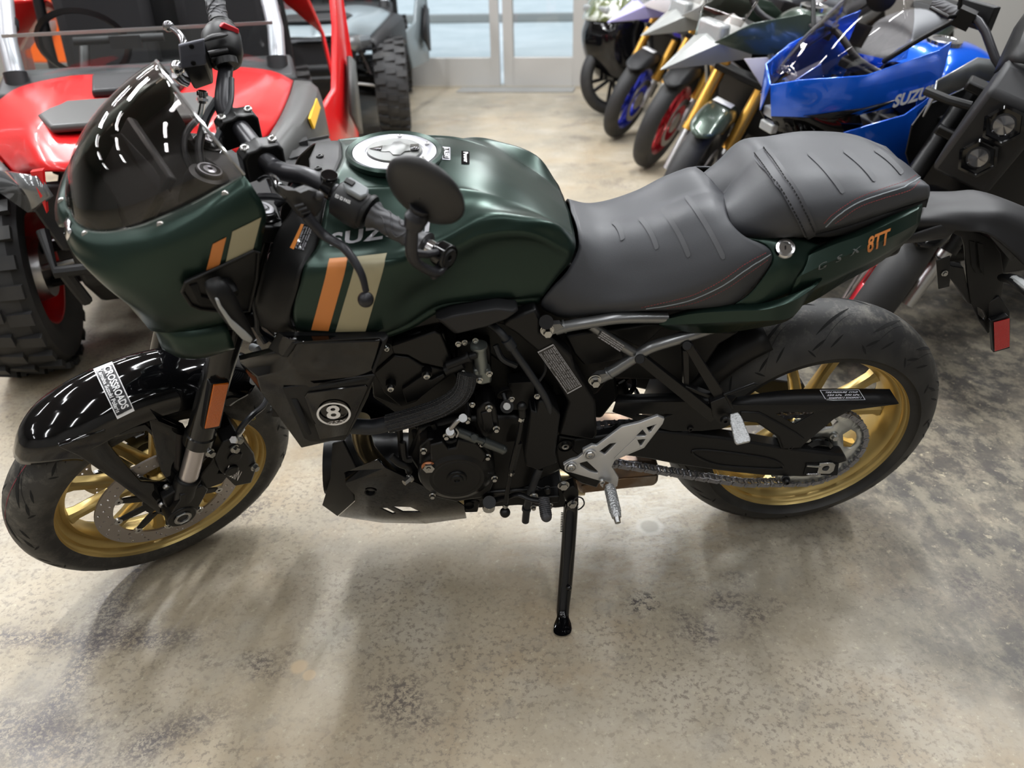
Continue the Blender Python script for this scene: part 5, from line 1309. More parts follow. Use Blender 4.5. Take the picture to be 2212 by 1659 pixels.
# rear sprocket, carrier and chain
SPC = Vector((0, -.105, .315)); RS = .112
teeth = []
NT = 46
for i in range(NT*4):
    a = 2*PI*i/(NT*4); teeth.append(SPC+Vector((math.cos(a), 0, math.sin(a)))*(RS+(.003, -.002, -.002, .003)[i % 4]))
hol = []
for i in range(5):
    a0 = 2*PI*i/5+.3; hol.append([SPC+Vector((math.cos(a0+t)*r, 0, math.sin(a0+t)*r)) for t, r in ((-.35, .068), (-.38, .088), (-.2, .094), (0, .096), (.2, .094), (.38, .088), (.35, .068), (0, .064))])
k = MB().plate(teeth, hol+[[SPC+Vector((math.cos(q*PI/16)*.040, 0, math.sin(q*PI/16)*.040)) for q in range(32)]])
spk = k.build('rear_sprocket', M_sprock, BK, solid=.006, smooth=25)
k = MB().lathe([(.012, -.125), (.030, -.125), (.038, -.118), (.040, -.10), (.058, -.098), (.060, -.06), (.045, -.05)], Vector((0, 0, .315)), ay, 48); k.build('sprocket_carrier', M_gloss, BK)
k = MB()
for i in range(5):
    a = 2*PI*i/5+.3+PI/5; q = SPC+Vector((math.cos(a)*.053, -.003, math.sin(a)*.053)); k.lathe([(.008, .004), (.010, 0), (.010, -.004)], q, ay, 20); k.hexbolt(q+Vector((0, -.003, 0)), YN, .0075, .011)
k.build('sprocket_nut', M_zinc, spk)
# chain path
CY = -.105; FSP = Vector((-.615, CY, .392)); rf = .036
low = [B(1345, 1003, CY), B(1440, 1018, CY), B(1530, 1032, CY), B(1610, 1043, CY)]
path = []
for i in range(-12, 13): a = R(-90+5)+R(180)*(i+12)/24; path.append(SPC+Vector((math.cos(a), 0, math.sin(a)))*(RS+.001))
path.append(FSP+Vector((0, 0, rf+.004)))
for i in range(1, 6): a = R(90+180*i/6); path.append(FSP+Vector((math.cos(a), 0, math.sin(a)))*rf)
path += [Vector((p.x, CY, p.z)) for p in low]
# resample at the chain's pitch
def resample(P_, step, closed=True):
    out = [P_[0]]; acc = 0; n = len(P_); i = 0; cur = P_[0]; j = 1
    while j <= (n if closed else n-1):
        nx = P_[j % n]; d = (nx-cur).length
        if acc+d >= step: cur = cur.lerp(nx, (step-acc)/d); out.append(cur); acc = 0
        else: acc += d; cur = nx; j += 1
    return out
cp_ = resample(path, .015875)
k = MB()
for i in range(len(cp_)-1):
    a, b_ = cp_[i], cp_[i+1]; d = (b_-a).normalized(); n_ = Vector((-d.z, 0, d.x)); o_ = .0085 if i % 2 else .0062
    for sg in (-1, 1):
        ol = []
        for t in range(12):
            an = 2*PI*t/12; e = a if math.cos(an) < 0 else b_; ol.append(e+d*math.cos(an)*.0072+n_*math.sin(an)*.0072)
        mid = (a+b_)/2
        ol = [p+(n_*((mid-p).dot(n_))*.35 if abs((p-mid).dot(d)) < .0085 else Vector()) for p in ol]
        k.prism([p+Vector((0, sg*o_, 0)) for p in ol], (0, sg*.0018, 0))
    k.cyl(a+Vector((0, -.0115, 0)), a+Vector((0, .0115, 0)), .0026, n=8)
    k.cyl(a+Vector((0, -.006, 0)), a+Vector((0, .006, 0)), .0045, n=8)
k.build('drive_chain', M_chain, BK, smooth=30, weld=False)
# grey subframe tubes
T1 = Bt([(1200, 712, -.140), (1230, 704, -.142), (1271, 697, -.144), (1342, 687, -.146), (1440, 686, -.140)])
T2 = Bt([(1300, 815, -.140), (1330, 798, -.142), (1374, 770, -.144), (1410, 749, -.145), (1475, 729, -.143), (1545, 706, -.135)])
k = MB().tube(T1, .0108, 16, res=5).tube(T2, .0115, 16, res=5).tube(Bt([(1276, 702, -.142), (1320, 733, -.142), (1377, 768, -.142)]), .0095, 16)
k.prism(Bt([(1180, 702, -.150), (1210, 700, -.150), (1222, 712, -.150), (1195, 722, -.150), (1178, 720, -.150)]), (0, .012, 0)).prism(Bt([(1278, 820, -.150), (1292, 810, -.150), (1315, 806, -.150), (1308, 824, -.150), (1290, 832, -.150)]), (0, .012, 0))
k.cyl(B(1217, 706, -.142), B(1221, 705, -.142), .013).cyl(B(1314, 807, -.142), B(1317, 805, -.142), .013)
sf = k.build('subframe', M_sube, BK, mirror=True)
k = MB()
for x, y in ((1182, 714), (1285, 822)):
    q = B(x, y, -.155); k.hexbolt(q, YN, .0085, .013); k.lathe([(.010, .0), (.0125, .001), (.0125, .004)], q, ay, 28)
k.build('subframe_bolt', M_zinc, sf)
k = MB().cyl(B(1180, 694, -.13), B(1180, 696, -.16), .013).build('frame_grommet', M_matte, BK)
tv = BVHTree.FromPolygons(*(lambda vs: (vs, [(0, 1, 2, 3)]))(Bt([(1290, 700, -.153), (1380, 760, -.153), (1360, 775, -.153), (1270, 720, -.153)])))
decal_poly('tube_label', [(1300, 714), (1350, 746), (1340, 759), (1290, 728)], sf, M_lcd, FB, 3, .0002, tv)
for i, tx in enumerate(('NOISE EMISSION CONTROL INFORMATION', 'THIS MOTORCYCLE 2026 MEETS EPA', 'EMISSION REQUIREMENTS OF 80 DBA', 'AT 4400 RPM BY THE FEDERAL')):
    decal_text('label_print', tx, (1324-i*2.6, 732+i*3.6), (48, 31), (1.8, -2.4), sf, M_label, FB, bold=.03, lift=.0007, bv=tv)
# inner plastics behind the tubes, hugger
blk('inner_cover', [(1205, 722), (1300, 700), (1440, 690), (1560, 715), (1600, 718), (1555, 745), (1525, 790), (1500, 825), (1470, 838), (1420, 822), (1330, 820), (1290, 800), (1250, 775)], -.085, .085, M_matte, bev=.006)
blk('side_box', [(1222, 728), (1282, 716), (1338, 752), (1350, 775), (1300, 786), (1262, 790), (1240, 765)], -.115, -.08, M_matte, bev=.004)
blk('battery_cover', [(1310, 716), (1400, 700), (1440, 700), (1400, 740), (1382, 752)], -.11, -.08, M_matte, bev=.004)
hug = []
for y, r in ((-.085, .315), (-.08, .345), (-.05, .362), (0, .37), (.05, .362), (.08, .345), (.085, .315)):
    hug.append([Vector((-math.cos(R(a))*r, y, .315+math.sin(R(a))*r)) for a in (5, 20, 35, 50, 62)])
MB().grid(hug, 3, 3).build('rear_hugger', M_matte, BK, solid=.004)
# dark volumes under the seat and round the airbox close the view
k = MB().prism([Vector((x, -.085, z)) for x, z in ((-.76, .66), (-.76, .83), (-.60, .83), (-.50, .79), (-.20, .83), (.05, .87), (.05, .80), (-.22, .70), (-.42, .64), (-.50, .50), (-.60, .50))], (0, .17, 0))
k.build('under_seat_tray', M_matte, BK, bevel=.008)
k = MB().prism(Bt([(1085, 690, -.06), (1240, 700, -.06), (1330, 800, -.06), (1335, 860, -.06), (1300, 905, -.06), (1215, 900, -.06), (1120, 860, -.06)]), (0, .12, 0)); k.build('air_duct', M_matte, BK, bevel=.006)
# shock absorber
a, b_ = Vector((-.50, 0, .70)), Vector((-.42, 0, .40)); u, v = perp(b_-a)
k = MB().tube([a.lerp(b_, i/140)+(u*math.cos(i*2*PI/20)+v*math.sin(i*2*PI/20))*.034 for i in range(141)], .0055, 8)
sh = k.build('shock_spring', M_gloss, BK); MB().cyl(a, b_, .018).build('shock_body', M_eng, sh)
MB().cyl(B(1258, 792, -.05), B(1258, 792, -.04), .013).build('shock_mount', M_steel, BK)
# pillion footrest bracket and footrest
k = MB()
def bar(p, q, w0, w1, th=.016):
    p, q = B(*p), B(*q); d = (q-p).normalized(); n_ = Vector((-d.z, 0, d.x))
    k.prism([p+n_*w0, p-n_*w0, q-n_*w1, q+n_*w1], (0, th, 0))
bar((1383, 776, -.158), (1545, 905, -.19), .010, .012); bar((1487, 748, -.155), (1574, 888, -.19), .008, .012)
bar((1482, 758, -.155), (1484, 845, -.165), .006, .005); bar((1480, 838, -.17), (1560, 868, -.18), .004, .004)
k.prism(Bt([(1535, 870, -.19), (1566, 858, -.19), (1582, 885, -.19), (1578, 908, -.19), (1556, 915, -.19), (1540, 902, -.19)]), (0, .018, 0))
k.cyl(B(1382, 776, -.162), B(1382, 776, -.14), .0095).cyl(B(1484, 747, -.162), B(1484, 747, -.14), .009)
k.tube(Bt([(1562, 853, -.185), (1600, 840, -.17), (1628, 829, -.155), (1636, 832, -.155)]), .0035, 8)
pbk = k.build('pillion_bracket', M_eng, BK, bevel=.002)
k = MB().screw(B(1565, 905, -.2), YN, .009, .008).build('bracket_bolt', M_eng, pbk)
pa, pb_ = B(1585, 893, -.19), B(1606, 958, -.245)
d = (pb_-pa).normalized(); n_ = Vector((-d.z, 0, d.x)).normalized(); m_ = d.cross(n_).normalized()
k = MB().rings([[pa+d*t*(pb_-pa).length+n_*x*w+m_*z for x, z in ((-1, -.004), (1, -.004), (1, .004), (-1, .004))] for t, w in ((0, .008), (.2, .012), (.9, .0155), (1, .013))])
pf = k.build('pillion_footrest', M_kn, BK, bevel=.002)
k = MB()
for i in range(7):
    for x in (-.6, 0, .6): q = pa.lerp(pb_, .25+.6*i/6)+n_*x*.012+m_*-.0045; k.box(q, (.004, .003, .004))
k.build('footrest_studs', M_kn, pf)
# ------------------------------------------------------------------ handlebar and controls (steered)
barL = St([(536, 299, .0), (563, 334, -.058), (592, 362, -.085), (622, 373, -.115), (662, 380, -.150), (703, 400, -.188), (750, 430, -.222), (800, 461, -.257), (870, 502, -.31), (930, 536, -.360), (962, 553, -.388)])
barR = St([(536, 299, .0), (511, 266, .055), (489, 245, .075), (482, 215, .095), (486, 165, .135), (489, 130, .165), (484, 85, .21), (472, 40, .275), (462, -10, .335), (452, -50, .38)])
hb = MB().tube([p for p in barR[::-1]]+barL[1:], [.011]*4+[.0112, .0125, .014, .0148, .0148]+[.0148, .0148, .0148, .0145, .0135, .0125, .0115]+[.011]*4, 20, res=5)
bar_o = hb.build('handlebar', M_bar, BK, mw=MS)
for c, nmx in ((S(512, 266, .055), 1), (S(563, 332, -.055), -1)):
    d = (barL[1]-barR[1]).normalized(); fx = Vector((1, 0, 0)); k = MB()
    prof = [(-.034, -.035), (-.034, .008), (-.024, .019), (-.010, .019), (.0, .023), (.010, .019), (.026, .017), (.034, .006), (.034, -.035)]
    rg = []
    for t, s_ in ((-.018, .9), (-.015, 1), (.015, 1), (.018, .9)):
        rg.append([c+d*t+Vector((x*s_, 0, z*s_ if z > 0 else z)) for x, z in prof])
    k.rings(rg); kc_ = k.build('bar_clamp', M_eng, BK, mw=MS, bevel=.002)
    b = MB()
    for x in (-.023, .023): b.screw(c+Vector((x, 0, .0185)), (0.0, -.1, 1), .0072, .004)
    b.build('clamp_bolt', M_zinc, kc_)
# left grip and switches
def along(P_, y):
    for i in range(len(P_)-1):
        a, b = P_[i], P_[i+1]
        if (a.y-y)*(b.y-y) <= 0: return a.lerp(b, (y-a.y)/(b.y-a.y)), (b-a).normalized()
    return P_[-1], (P_[-1]-P_[-2]).normalized()
def grip_mat():
    m = mat('grip rubber'); nt = m.node_tree; b = nt.nodes['Principled BSDF']
    tc = nt.nodes.new('ShaderNodeTexCoord'); w = nt.nodes.new('ShaderNodeTexWave'); w.inputs['Scale'].default_value = 28; w.inputs['Distortion'].default_value = 9; w.inputs['Detail'].default_value = 0; w.bands_direction = 'DIAGONAL'
    nt.links.new(tc.outputs['Object'], w.inputs['Vector']); bp = nt.nodes.new('ShaderNodeBump'); bp.inputs['Strength'].default_value = .5; bp.inputs['Distance'].default_value = .003
    nt.links.new(w.outputs['Fac'], bp.inputs['Height']); nt.links.new(bp.outputs[0], b.inputs['Normal']); return m
grip_mat()
def ring_grip(P_, y0, y1, nm):
    k = MB(); pts = []; rs = []
    for i in range(13):
        t = i/12; p, d = along(P_, y0+(y1-y0)*t); pts.append(p); rs.append(.0175-.0012*math.sin(PI*t)+(.005 if i == 0 else 0)+(.0035 if i == 12 else 0))
    k.tube(pts, rs, 20)
    # raised ribs winding along the grip
    for j in range(5):
        q = []
        for i in range(1, 24):
            t = .14+.74*i/24; p, d = along(P_, y0+(y1-y0)*t); u = d.cross(Vector((0, 0, 1))).normalized(); v = u.cross(d)
            a = j*2*PI/5+1.1*math.sin(t*9); q.append(p+(u*math.cos(a)+v*math.sin(a))*.0168)
        k.tube(q, .0013, 5)
    return k.build(nm, M_grip, BK, mw=MS)
ring_grip(barL, -.262, -.352, 'left_grip'); ring_grip(barR, .245, .37, 'right_grip')
p, d = along(barL, -.232); u = d.cross(Vector((0, 0, 1))).normalized(); v = u.cross(d)
k = MB(); rg = []
for t, s_ in ((-.030, .78), (-.026, .98), (0, 1.05), (.018, 1.0), (.022, .9)):
    rg.append([p+d*t+u*math.cos(a)*.027*s_+v*(math.sin(a)*.027-.004+(-.006 if math.sin(a) < -.3 else 0))*s_ for a in [2*PI*i/24 for i in range(24)]])
k.rings(rg); lsw = k.build('left_switch_housing', M_plas, BK, mw=MS, smooth=50)
k = MB().lathe([(.018, .021), (.0275, .021), (.0285, .024), (.0275, .028), (.019, .030)], p, d, 36); k.build('switch_collar', M_matte, lsw)
tp_ = p+v*.027
k = MB().prism([tp_+d*x+u*y+v*-.002 for x, y in ((-.02, -.012), (-.022, .004), (-.010, .013), (.014, .012), (.019, .0), (.014, -.012))], v*.010); k.build('switch_rocker', mat('grey switch plastic', (.20, .215, .225), .45), lsw, bevel=.003)
MB().prism([tp_+d*x+u*y+v*.007 for x, y in ((-.022, -.004), (-.006, -.006), (-.006, .004), (-.02, .005))], v*.004).build('dip_switch', M_matte, lsw, bevel=.001)
MB().tube([p-v*.02-u*.018, p-v*.030-u*.030+d*.004], .006, 8, flat=.5).build('horn_button', M_matte, lsw)
swv = bvh_of(lsw)
decal_text('switch_print', 'ED ID PASS', (741, 430), (32, 15), (2, -7), lsw, M_white, FS, bold=.02, lift=.001, bv=swv)
# clutch perch, boot and lever
k = MB().cyl(S(708, 385, -.19), S(711, 395, -.19), .0115).cyl(S(711, 377, -.19), S(711, 390, -.19), .0135).cyl(S(700, 398, -.186), S(722, 410, -.2), .0185, n=24)
k.build('clutch_perch', M_gloss, BK, mw=MS, bevel=.001)
bt = [(604, 402), (628, 404), (640, 410), (662, 402), (684, 410), (700, 430), (693, 450), (682, 466), (664, 476), (650, 468), (636, 452), (620, 432), (604, 416)]
A_ = St([(x, y, -.225) for x, y in bt]); c = sum(A_, Vector())/len(A_); dd = Vector((.1, -1, .45)).normalized()
k = MB().rings([[c+(q-c)*s_+dd*t for q in A_] for t, s_ in ((-.013, .8), (-.009, 1), (.004, 1), (.010, .82))])
k.sphere(S(689, 424, -.235), .0075)
for i in range(3): k.tube(St([(636+7*i, 446+8*i, -.240), (655+7*i, 441+8*i, -.240)]), .0022, 6)
boot = k.build('clutch_boot', mat('black rubber boot', (.02, .02, .022), .5), BK, mw=MS, smooth=60)
k = MB().tube(St([(560, 388, -.11), (575, 380, -.14), (590, 383, -.17), (603, 405, -.21), (625, 420, -.225)]), [.004, .004, .005, .008, .010], 12, res=5).build('clutch_cable', M_gloss, BK, mw=MS)
k = MB().tube(St([(560, 425, -.10), (590, 425, -.12), (625, 430, -.15), (640, 436, -.17)]), .006, 10, res=4)
k.tube(St([(640, 400, -.14), (625, 420, -.12), (600, 440, -.1)]), .007, 10, res=4)
k.build('switch_cable', M_hose, BK, mw=MS)
lv = St([(662, 466, -.235), (680, 488, -.245), (700, 508, -.255), (722, 522, -.27), (742, 534, -.285), (764, 562, -.305), (782, 595, -.325), (791, 630, -.34)])
k = MB().tube(lv, [.009, .0085, .008, .0075, .0072, .0068, .006, .0052], 14, res=5, flat=.75).sphere(S(790, 647, -.345), .0125, 20)
k.build('clutch_lever', M_bar, BK, mw=MS, smooth=60)
# left bar end, mirror bracket and mirror
e0, ed = along(barL, -.352); e1 = barL[-1]; ed = (barL[-1]-barL[-2]).normalized()
k = MB().cyl(e0, e1, .0125, n=24); k.build('bar_end_sleeve', M_chrome, BK, mw=MS)
k = MB().cyl(e1-ed*.012, e1+ed*.008, .020, n=32).cyl(e1-ed*.016, e1-ed*.01, .0185, n=32)
be = k.build('bar_end_clamp', M_gloss, BK, mw=MS, bevel=.002)
MB().lathe([(.001, -.002), (.004, -.002), (.005, .0005), (.013, .0015), (.015, -.001)], e1+ed*.0085, ed, 28).build('bar_end_cap', M_matte, be)
k = MB().tube(St([(958, 570, -.39), (940, 588, -.40), (905, 572, -.40), (890, 552, -.40), (889, 520, -.40), (892, 484, -.40)]), [.009, .010, .010, .0105, .0100, .010], 10, res=3, flat=.75)
k.tube(St([(945, 545, -.385), (920, 550, -.395), (895, 546, -.40)]), .006, 8)
k.cyl(S(892, 492, -.40), S(900, 470, -.40), .013, .0165).cyl(S(899, 471, -.40), S(904, 458, -.40), .0165, .0125).cyl(S(903, 461, -.40), S(908, 448, -.40), .0105, .015).cyl(S(935, 590, -.398), S(938, 598, -.398), .006)
k.build('mirror_stem', M_bar, BK, mw=MS, bevel=.001, smooth=50)
mc = S(915, 418, -.402)
inv3 = FS.inverted().to_3x3(); inv3 = Matrix([r.normalized() for r in inv3])
toc = (inv3 @ (-ray(915, 418))).normalized()
r1 = (inv3 @ RT).normalized(); u1 = (inv3 @ UP).normalized()
mn = (r1*(-114)+u1*(-160)).normalized()
nrm = (toc*.46+mn*.888).normalized()
mc = mc+nrm*.0
k = MB().lathe([(.001, .010), (.022, .0095), (.040, .007), (.052, .003), (.0565, -.002), (.0575, -.006), (.0560, -.0085), (.054, -.009)], mc, nrm, 64)
mir = k.build('mirror', mat('black mirror shell', (.014, .014, .015), .42), BK, mw=MS, smooth=60)
MB().lathe([(.001, -.0078), (.0545, -.0078)], mc, nrm, 64).build('mirror_glass', mat('mirror silver', (.85, .86, .88), .02, 1), mir)
# right side: switch housing, reservoir, lever
p, d = along(barR, .205); u = d.cross(Vector((0, 0, 1))).normalized(); v = u.cross(d)
k = MB(); rg = []
for t, s_ in ((-.040, .7), (-.034, .95), (-.01, 1.12), (.012, 1.1), (.026, .9), (.030, .7)):
    rg.append([p+d*t+u*(math.cos(a)*.030+.004)*s_*(-1)+v*(math.sin(a)*.027-(.010 if math.sin(a) < 0 else 0))*s_ for a in [2*PI*i/24 for i in range(24)]])
k.rings(rg); k.cyl(p+d*.026, p+d*.036, .021, n=28)
rsw = k.build('right_switch_housing', M_matte, BK, mw=MS, smooth=50)
ql = St([(466, 50, .215), (474, 40, .215), (488, 46, .215), (506, 54, .215), (507, 65, .215), (496, 64, .215), (480, 57, .215)])
k = MB().prism([q+Vector((0, -.022, .004)) for q in ql], (0.0, .014, -.006)); k.build('kill_switch', M_red, rsw, bevel=.002)
MB().tube(St([(440, 88, .16), (458, 80, .165), (478, 76, .17), (490, 74, .175)]), [.003, .0065, .006, .003], 10, res=4, flat=.6).build('start_rib', M_matte, rsw)
lid = St([(386, 98, .165), (440, 85, .150), (445, 139, .150), (392, 147, .165)])
low_ = St([(402, 166, .195), (452, 128, .190), (462, 178, .175), (421, 195, .190)])
nl_ = (lid[1]-lid[0]).cross(lid[3]-lid[0]).normalized()
if nl_.dot(toc) < 0: nl_ = -nl_
body = [q-nl_*.004 for q in lid]; bb = [q-nl_*.045+Vector((0, 0, -.0)) for q in lid]
bb = St([(404, 145, .205), (458, 130, .190), (463, 181, .185), (420, 196, .200)])
res = MB().rings([body, bb]).build('brake_reservoir', M_gloss if False else M_eng, BK, mw=MS, bevel=.004)
lc = sum(lid, Vector())/4
MB().rings([[lc+(q-lc)*1.03 for q in body], [lc+(q-lc)*1.03 for q in lid], [lc+(q-lc)*.97+nl_*.002 for q in lid]]).build('reservoir_lid', mat('grey black lid', (.11, .115, .14), .42, .2), res, bevel=.0015)
k = MB(); k.screw(lid[0].lerp(lid[1], .5)*.86+lid[3].lerp(lid[2], .5)*.14+nl_*.002, nl_, .0042, .0015); k.screw(lid[0].lerp(lid[1], .5)*.16+lid[3].lerp(lid[2], .5)*.84+nl_*.002, nl_, .0042, .0015)
k.build('lid_screw', M_matte, res)
lm = lid[0].lerp(lid[2], .5)
text_plane('lid_print', 'WARNING', lm+nl_*.0023, (lid[1]-lid[0])*.55, (lid[0]-lid[3])*.12, mat('faint grey print', (.10, .10, .12), .5), res)
text_plane('lid_print', 'USE ONLY DOT4 BRAKE FLUID', lm+nl_*.0023-(lid[0]-lid[3])*.18, (lid[1]-lid[0])*.75, (lid[0]-lid[3])*.07, MATS['faint grey print'], res)
k = MB().cyl(S(450, 118, .15), S(492, 110, .15), .0055).cyl(S(455, 128, .15), S(492, 120, .15), .0055).cyl(S(486, 128, .150), S(490, 142, .142), .0195, n=28)
k.build('reservoir_clamp', M_eng, BK, mw=MS)
k = MB().cyl(S(437, 196, .17), S(437, 222, .165), .0075).cyl(S(437, 198, .172), S(437, 206, .17), .0105, n=6).cyl(S(437, 212, .168), S(437, 218, .166), .0105, n=6).sphere(S(384, 146, .18), .012).tube(St([(380, 160, .18), (392, 172, .18), (405, 178, .18)]), .009)
k.tube(St([(437, 222, .165), (434, 240, .16), (428, 262, .15)]), .005, 10)
k.build('brake_fitting', M_chrome, BK, mw=MS)
k = MB().tube(St([(428, 258, .15), (410, 275, .12), (398, 300, .09), (400, 340, .06), (420, 380, .04)]), .0055, 10, res=5).tube(St([(470, 215, .10), (448, 250, .09), (435, 290, .07), (430, 330, .04), (445, 400, 0)]), .007, 10, res=5)
k.tube(St([(500, 170, .12), (498, 220, .08), (480, 270, .05), (460, 320, .02)]), .005, 10, res=5)
k.build('cockpit_cable', M_hose, BK, mw=MS)
lv = St([(402, 110, .19), (397, 92, .2), (391, 78, .22), (380, 66, .24), (366, 58, .26)])
MB().tube(lv, [.007, .006, .0055, .005, .005], 12, res=5, flat=.8).sphere(S(364, 57, .262), .0095, 18).build('brake_lever', mat('polished dark lever', (.25, .25, .26), .15, .9), BK, mw=MS, smooth=60)
# ignition boss, instrument panel, inner stays seen through the screen
q = S(453, 368, 0)
k = MB().lathe([(.001, .002), (.018, .002), (.021, .0), (.0225, -.004), (.031, -.006), (.036, -.02), (.038, -.07)], q, AXS, 40); k.build('ignition_boss', M_plas, BK, mw=MS)
MB().lathe([(.0165, .0026), (.0195, .0026)], q, AXS, 36).lathe([(.004, .004), (.0085, .0035), (.0105, .003)], q, AXS, 28).build('ignition_ring', M_silvp, BK, mw=MS)
k = MB().box(Vector((-1.285, 0, 1.045)), (.016, .17, .11), Matrix.Rotation(R(42), 3, 'Y')); tf = k.build('instrument_panel', M_matte, BK, mw=MS, bevel=.005)
k = MB().plate(St([(239, 292, .03), (262, 288, .01), (330, 360, -.05), (376, 430, -.10), (362, 442, -.10), (310, 375, -.05)])); k.build('instrument_stay', M_plas, BK, mw=MS, solid=.002, bevel=.0006)
k = MB().grid([[Vector((-1.33, 0, .93)), Vector((-1.25, 0, .965)), Vector((-1.16, 0, .97))], [Vector((-1.32, -.08, .94)), Vector((-1.25, -.10, .975)), Vector((-1.16, -.10, .985))], [Vector((-1.29, -.10, .985)), Vector((-1.25, -.135, 1.02)), Vector((-1.17, -.15, 1.05))]], 4, 4, mirror=True)
k.build('inner_cowl', M_matte, BK, mw=MS, solid=.003)
# ================================================================== the row of parked motorcycles on the right
def V3(*a): return Vector(a)
def simple_wheel(nm, c, Rr, hw, rimm, parent, mw, ns=10, spw=.012, stripe=None):
    c = Vector(c); ay = (0, 1, 0); rr = .218
    w = MB(); w.lathe([(rr+.012, hw*.75), (rr+.004, hw*.72), (rr-.008, hw*.55), (rr-.02, hw*.2), (rr-.02, -hw*.2), (rr-.008, -hw*.55), (rr+.004, -hw*.72), (rr+.012, -hw*.75), (rr, -hw*.6), (rr-.012, -hw*.2), (rr-.012, hw*.2), (rr, hw*.6)], c, ay, 40, closed=True)
    w.cyl(c-V3(0, .05, 0), c+V3(0, .05, 0), .034, n=20)
    for k in range(ns):
        a = 2*PI*k/ns; a2 = a+(.12 if k % 2 else -.12)
        p, q = c+V3(math.cos(a)*.03, 0, math.sin(a)*.03), c+V3(math.cos(a2)*(rr-.015), 0, math.sin(a2)*(rr-.015))
        w.tube([p, q], spw, 6, flat=1.3)
    wo = w.build(nm, rimm, parent, mw=mw)
    t = MB(); rs = Rr-hw*.95
    t.lathe([(rr+.006, -hw*.75)]+[(rs+(Rr-rs)*math.cos(R(a)), hw*math.sin(R(a))) for a in range(-84, 85, 12)]+[(rr+.006, hw*.75)], c, ay, 56)
    t.build('tire', M_rub, wo, smooth=50)
    return wo
def parked_bike(st, F, head, label, lean=R(10), steer=R(32), group='motorcycles parked in a row along the right'):
    """F: front contact patch on the floor; head: turn of the body from facing -x"""
    Rm = Matrix.Rotation(head, 4, 'Z'); wb = st.get('wb', 1.45)
    root = thing('motorcycle', label, 'motorcycle', group=group)
    loc = Vector(F)-(Rm @ V3(-wb, 0, 0))
    root.matrix_world = Matrix.Translation((loc.x, loc.y, 0)) @ Rm @ Matrix.Translation((0, 0, .07)) @ Matrix.Rotation(lean, 4, 'X') @ Matrix.Translation((0, 0, -.07))
    p0 = V3(-wb-.104, 0, 0); ms = Matrix.Translation(p0) @ Matrix.Rotation(steer, 4, AXS) @ Matrix.Translation(-p0)
    fr = st.get('fr', .30); lift = st.get('lift', 0)
    body, body2, seatm, rim = st['body'], st.get('body2', M_plas), st.get('seat', M_seat), st['rim']
    fc = V3(-wb, 0, fr)
    simple_wheel('front_wheel', fc, fr, .055 if fr > .305 else .06, rim, root, ms, ns=st.get('ns', 10), spw=st.get('spw', .012))
    simple_wheel('rear_wheel', V3(0, 0, .315), .315, .09, rim, root, None)
    for sg in (-1, 1):
        d = MB().lathe([(.155, 0), (.118, 0), (.118, .004), (.155, .004)], fc+V3(0, sg*.068, 0), (0, 1, 0), 40, closed=True); d.cyl(fc+V3(0, sg*.068, 0), fc+V3(0, sg*.06, 0), .065, n=12)
        d.build('brake_disc', M_disc, root, mw=ms)
        k = MB().box(fc+V3(.10, sg*.10, .07), (.05, .045, .10), Matrix.Rotation(R(25), 3, 'Y')); k.build('brake_caliper', M_eng, root, mw=ms, bevel=.006)
        b0 = fc+V3(.005, sg*.105, 0)
        MB().cyl(b0-AXS*.03, b0+AXS*.20, .022, n=16).build('fork_slider', M_steel, root, mw=ms)
        MB().cyl(b0+AXS*.17, b0+AXS*(.56+lift), .029, n=18).cyl(b0+AXS*.17, b0+AXS*.20, .033, n=18).build('fork_tube', st.get('fork', M_eng), root, mw=ms)
    # front fender
    rows = []
    for y, r, a0, a1 in ((0, fr+.03+st.get('fl', 0), 52-st.get('fx', 0), 145), (-.045, fr+.025+st.get('fl', 0), 56, 142), (-.068, fr+.0+st.get('fl', 0), 66, 135), (-.075, fr-.035+st.get('fl', 0), 75, 125)):
        rows.append([fc+V3(-math.cos(R(a0+(a1-a0)*t/6))*r, y, math.sin(R(a0+(a1-a0)*t/6))*r) for t in range(7)])
    fo = MB().grid(rows, 3, 3, mirror=True).build('front_fender', st.get('fender', M_gloss), root, mw=ms, solid=.003)
    if st.get('tag'):
        MB().add([fc+V3(-math.cos(R(a))*(fr+.036+st.get('fl', 0)), y, math.sin(R(a))*(fr+.036+st.get('fl', 0))) for a in (92, 104) for y in (-.045, .045)], [(0, 1, 3, 2)]).build('sticker', M_white, fo, solid=.001)
    # triple clamps, bars, mirrors
    top = fc+AXS*(.62+lift); top.y = 0
    k = MB().box(top, (.07, .26, .03)).box(fc+AXS*.48+V3(0, 0, 0), (.07, .26, .03)); k.build('triple_clamp', M_eng, root, mw=ms, bevel=.006)
    hb = st.get('bar', (.03, .10, .36)); t2 = top+V3(.0, 0, .04+hb[0])
    k = MB().tube([t2+V3(.13, -hb[2], hb[1]-.05), t2+V3(.06, -.2, hb[1]-.03), t2+V3(.0, -.07, 0), t2+V3(0, .07, 0), t2+V3(.06, .2, hb[1]-.03), t2+V3(.13, hb[2], hb[1]-.05)], .0125, 12, res=4)
    k.build('handlebar', M_bar, root, mw=ms)
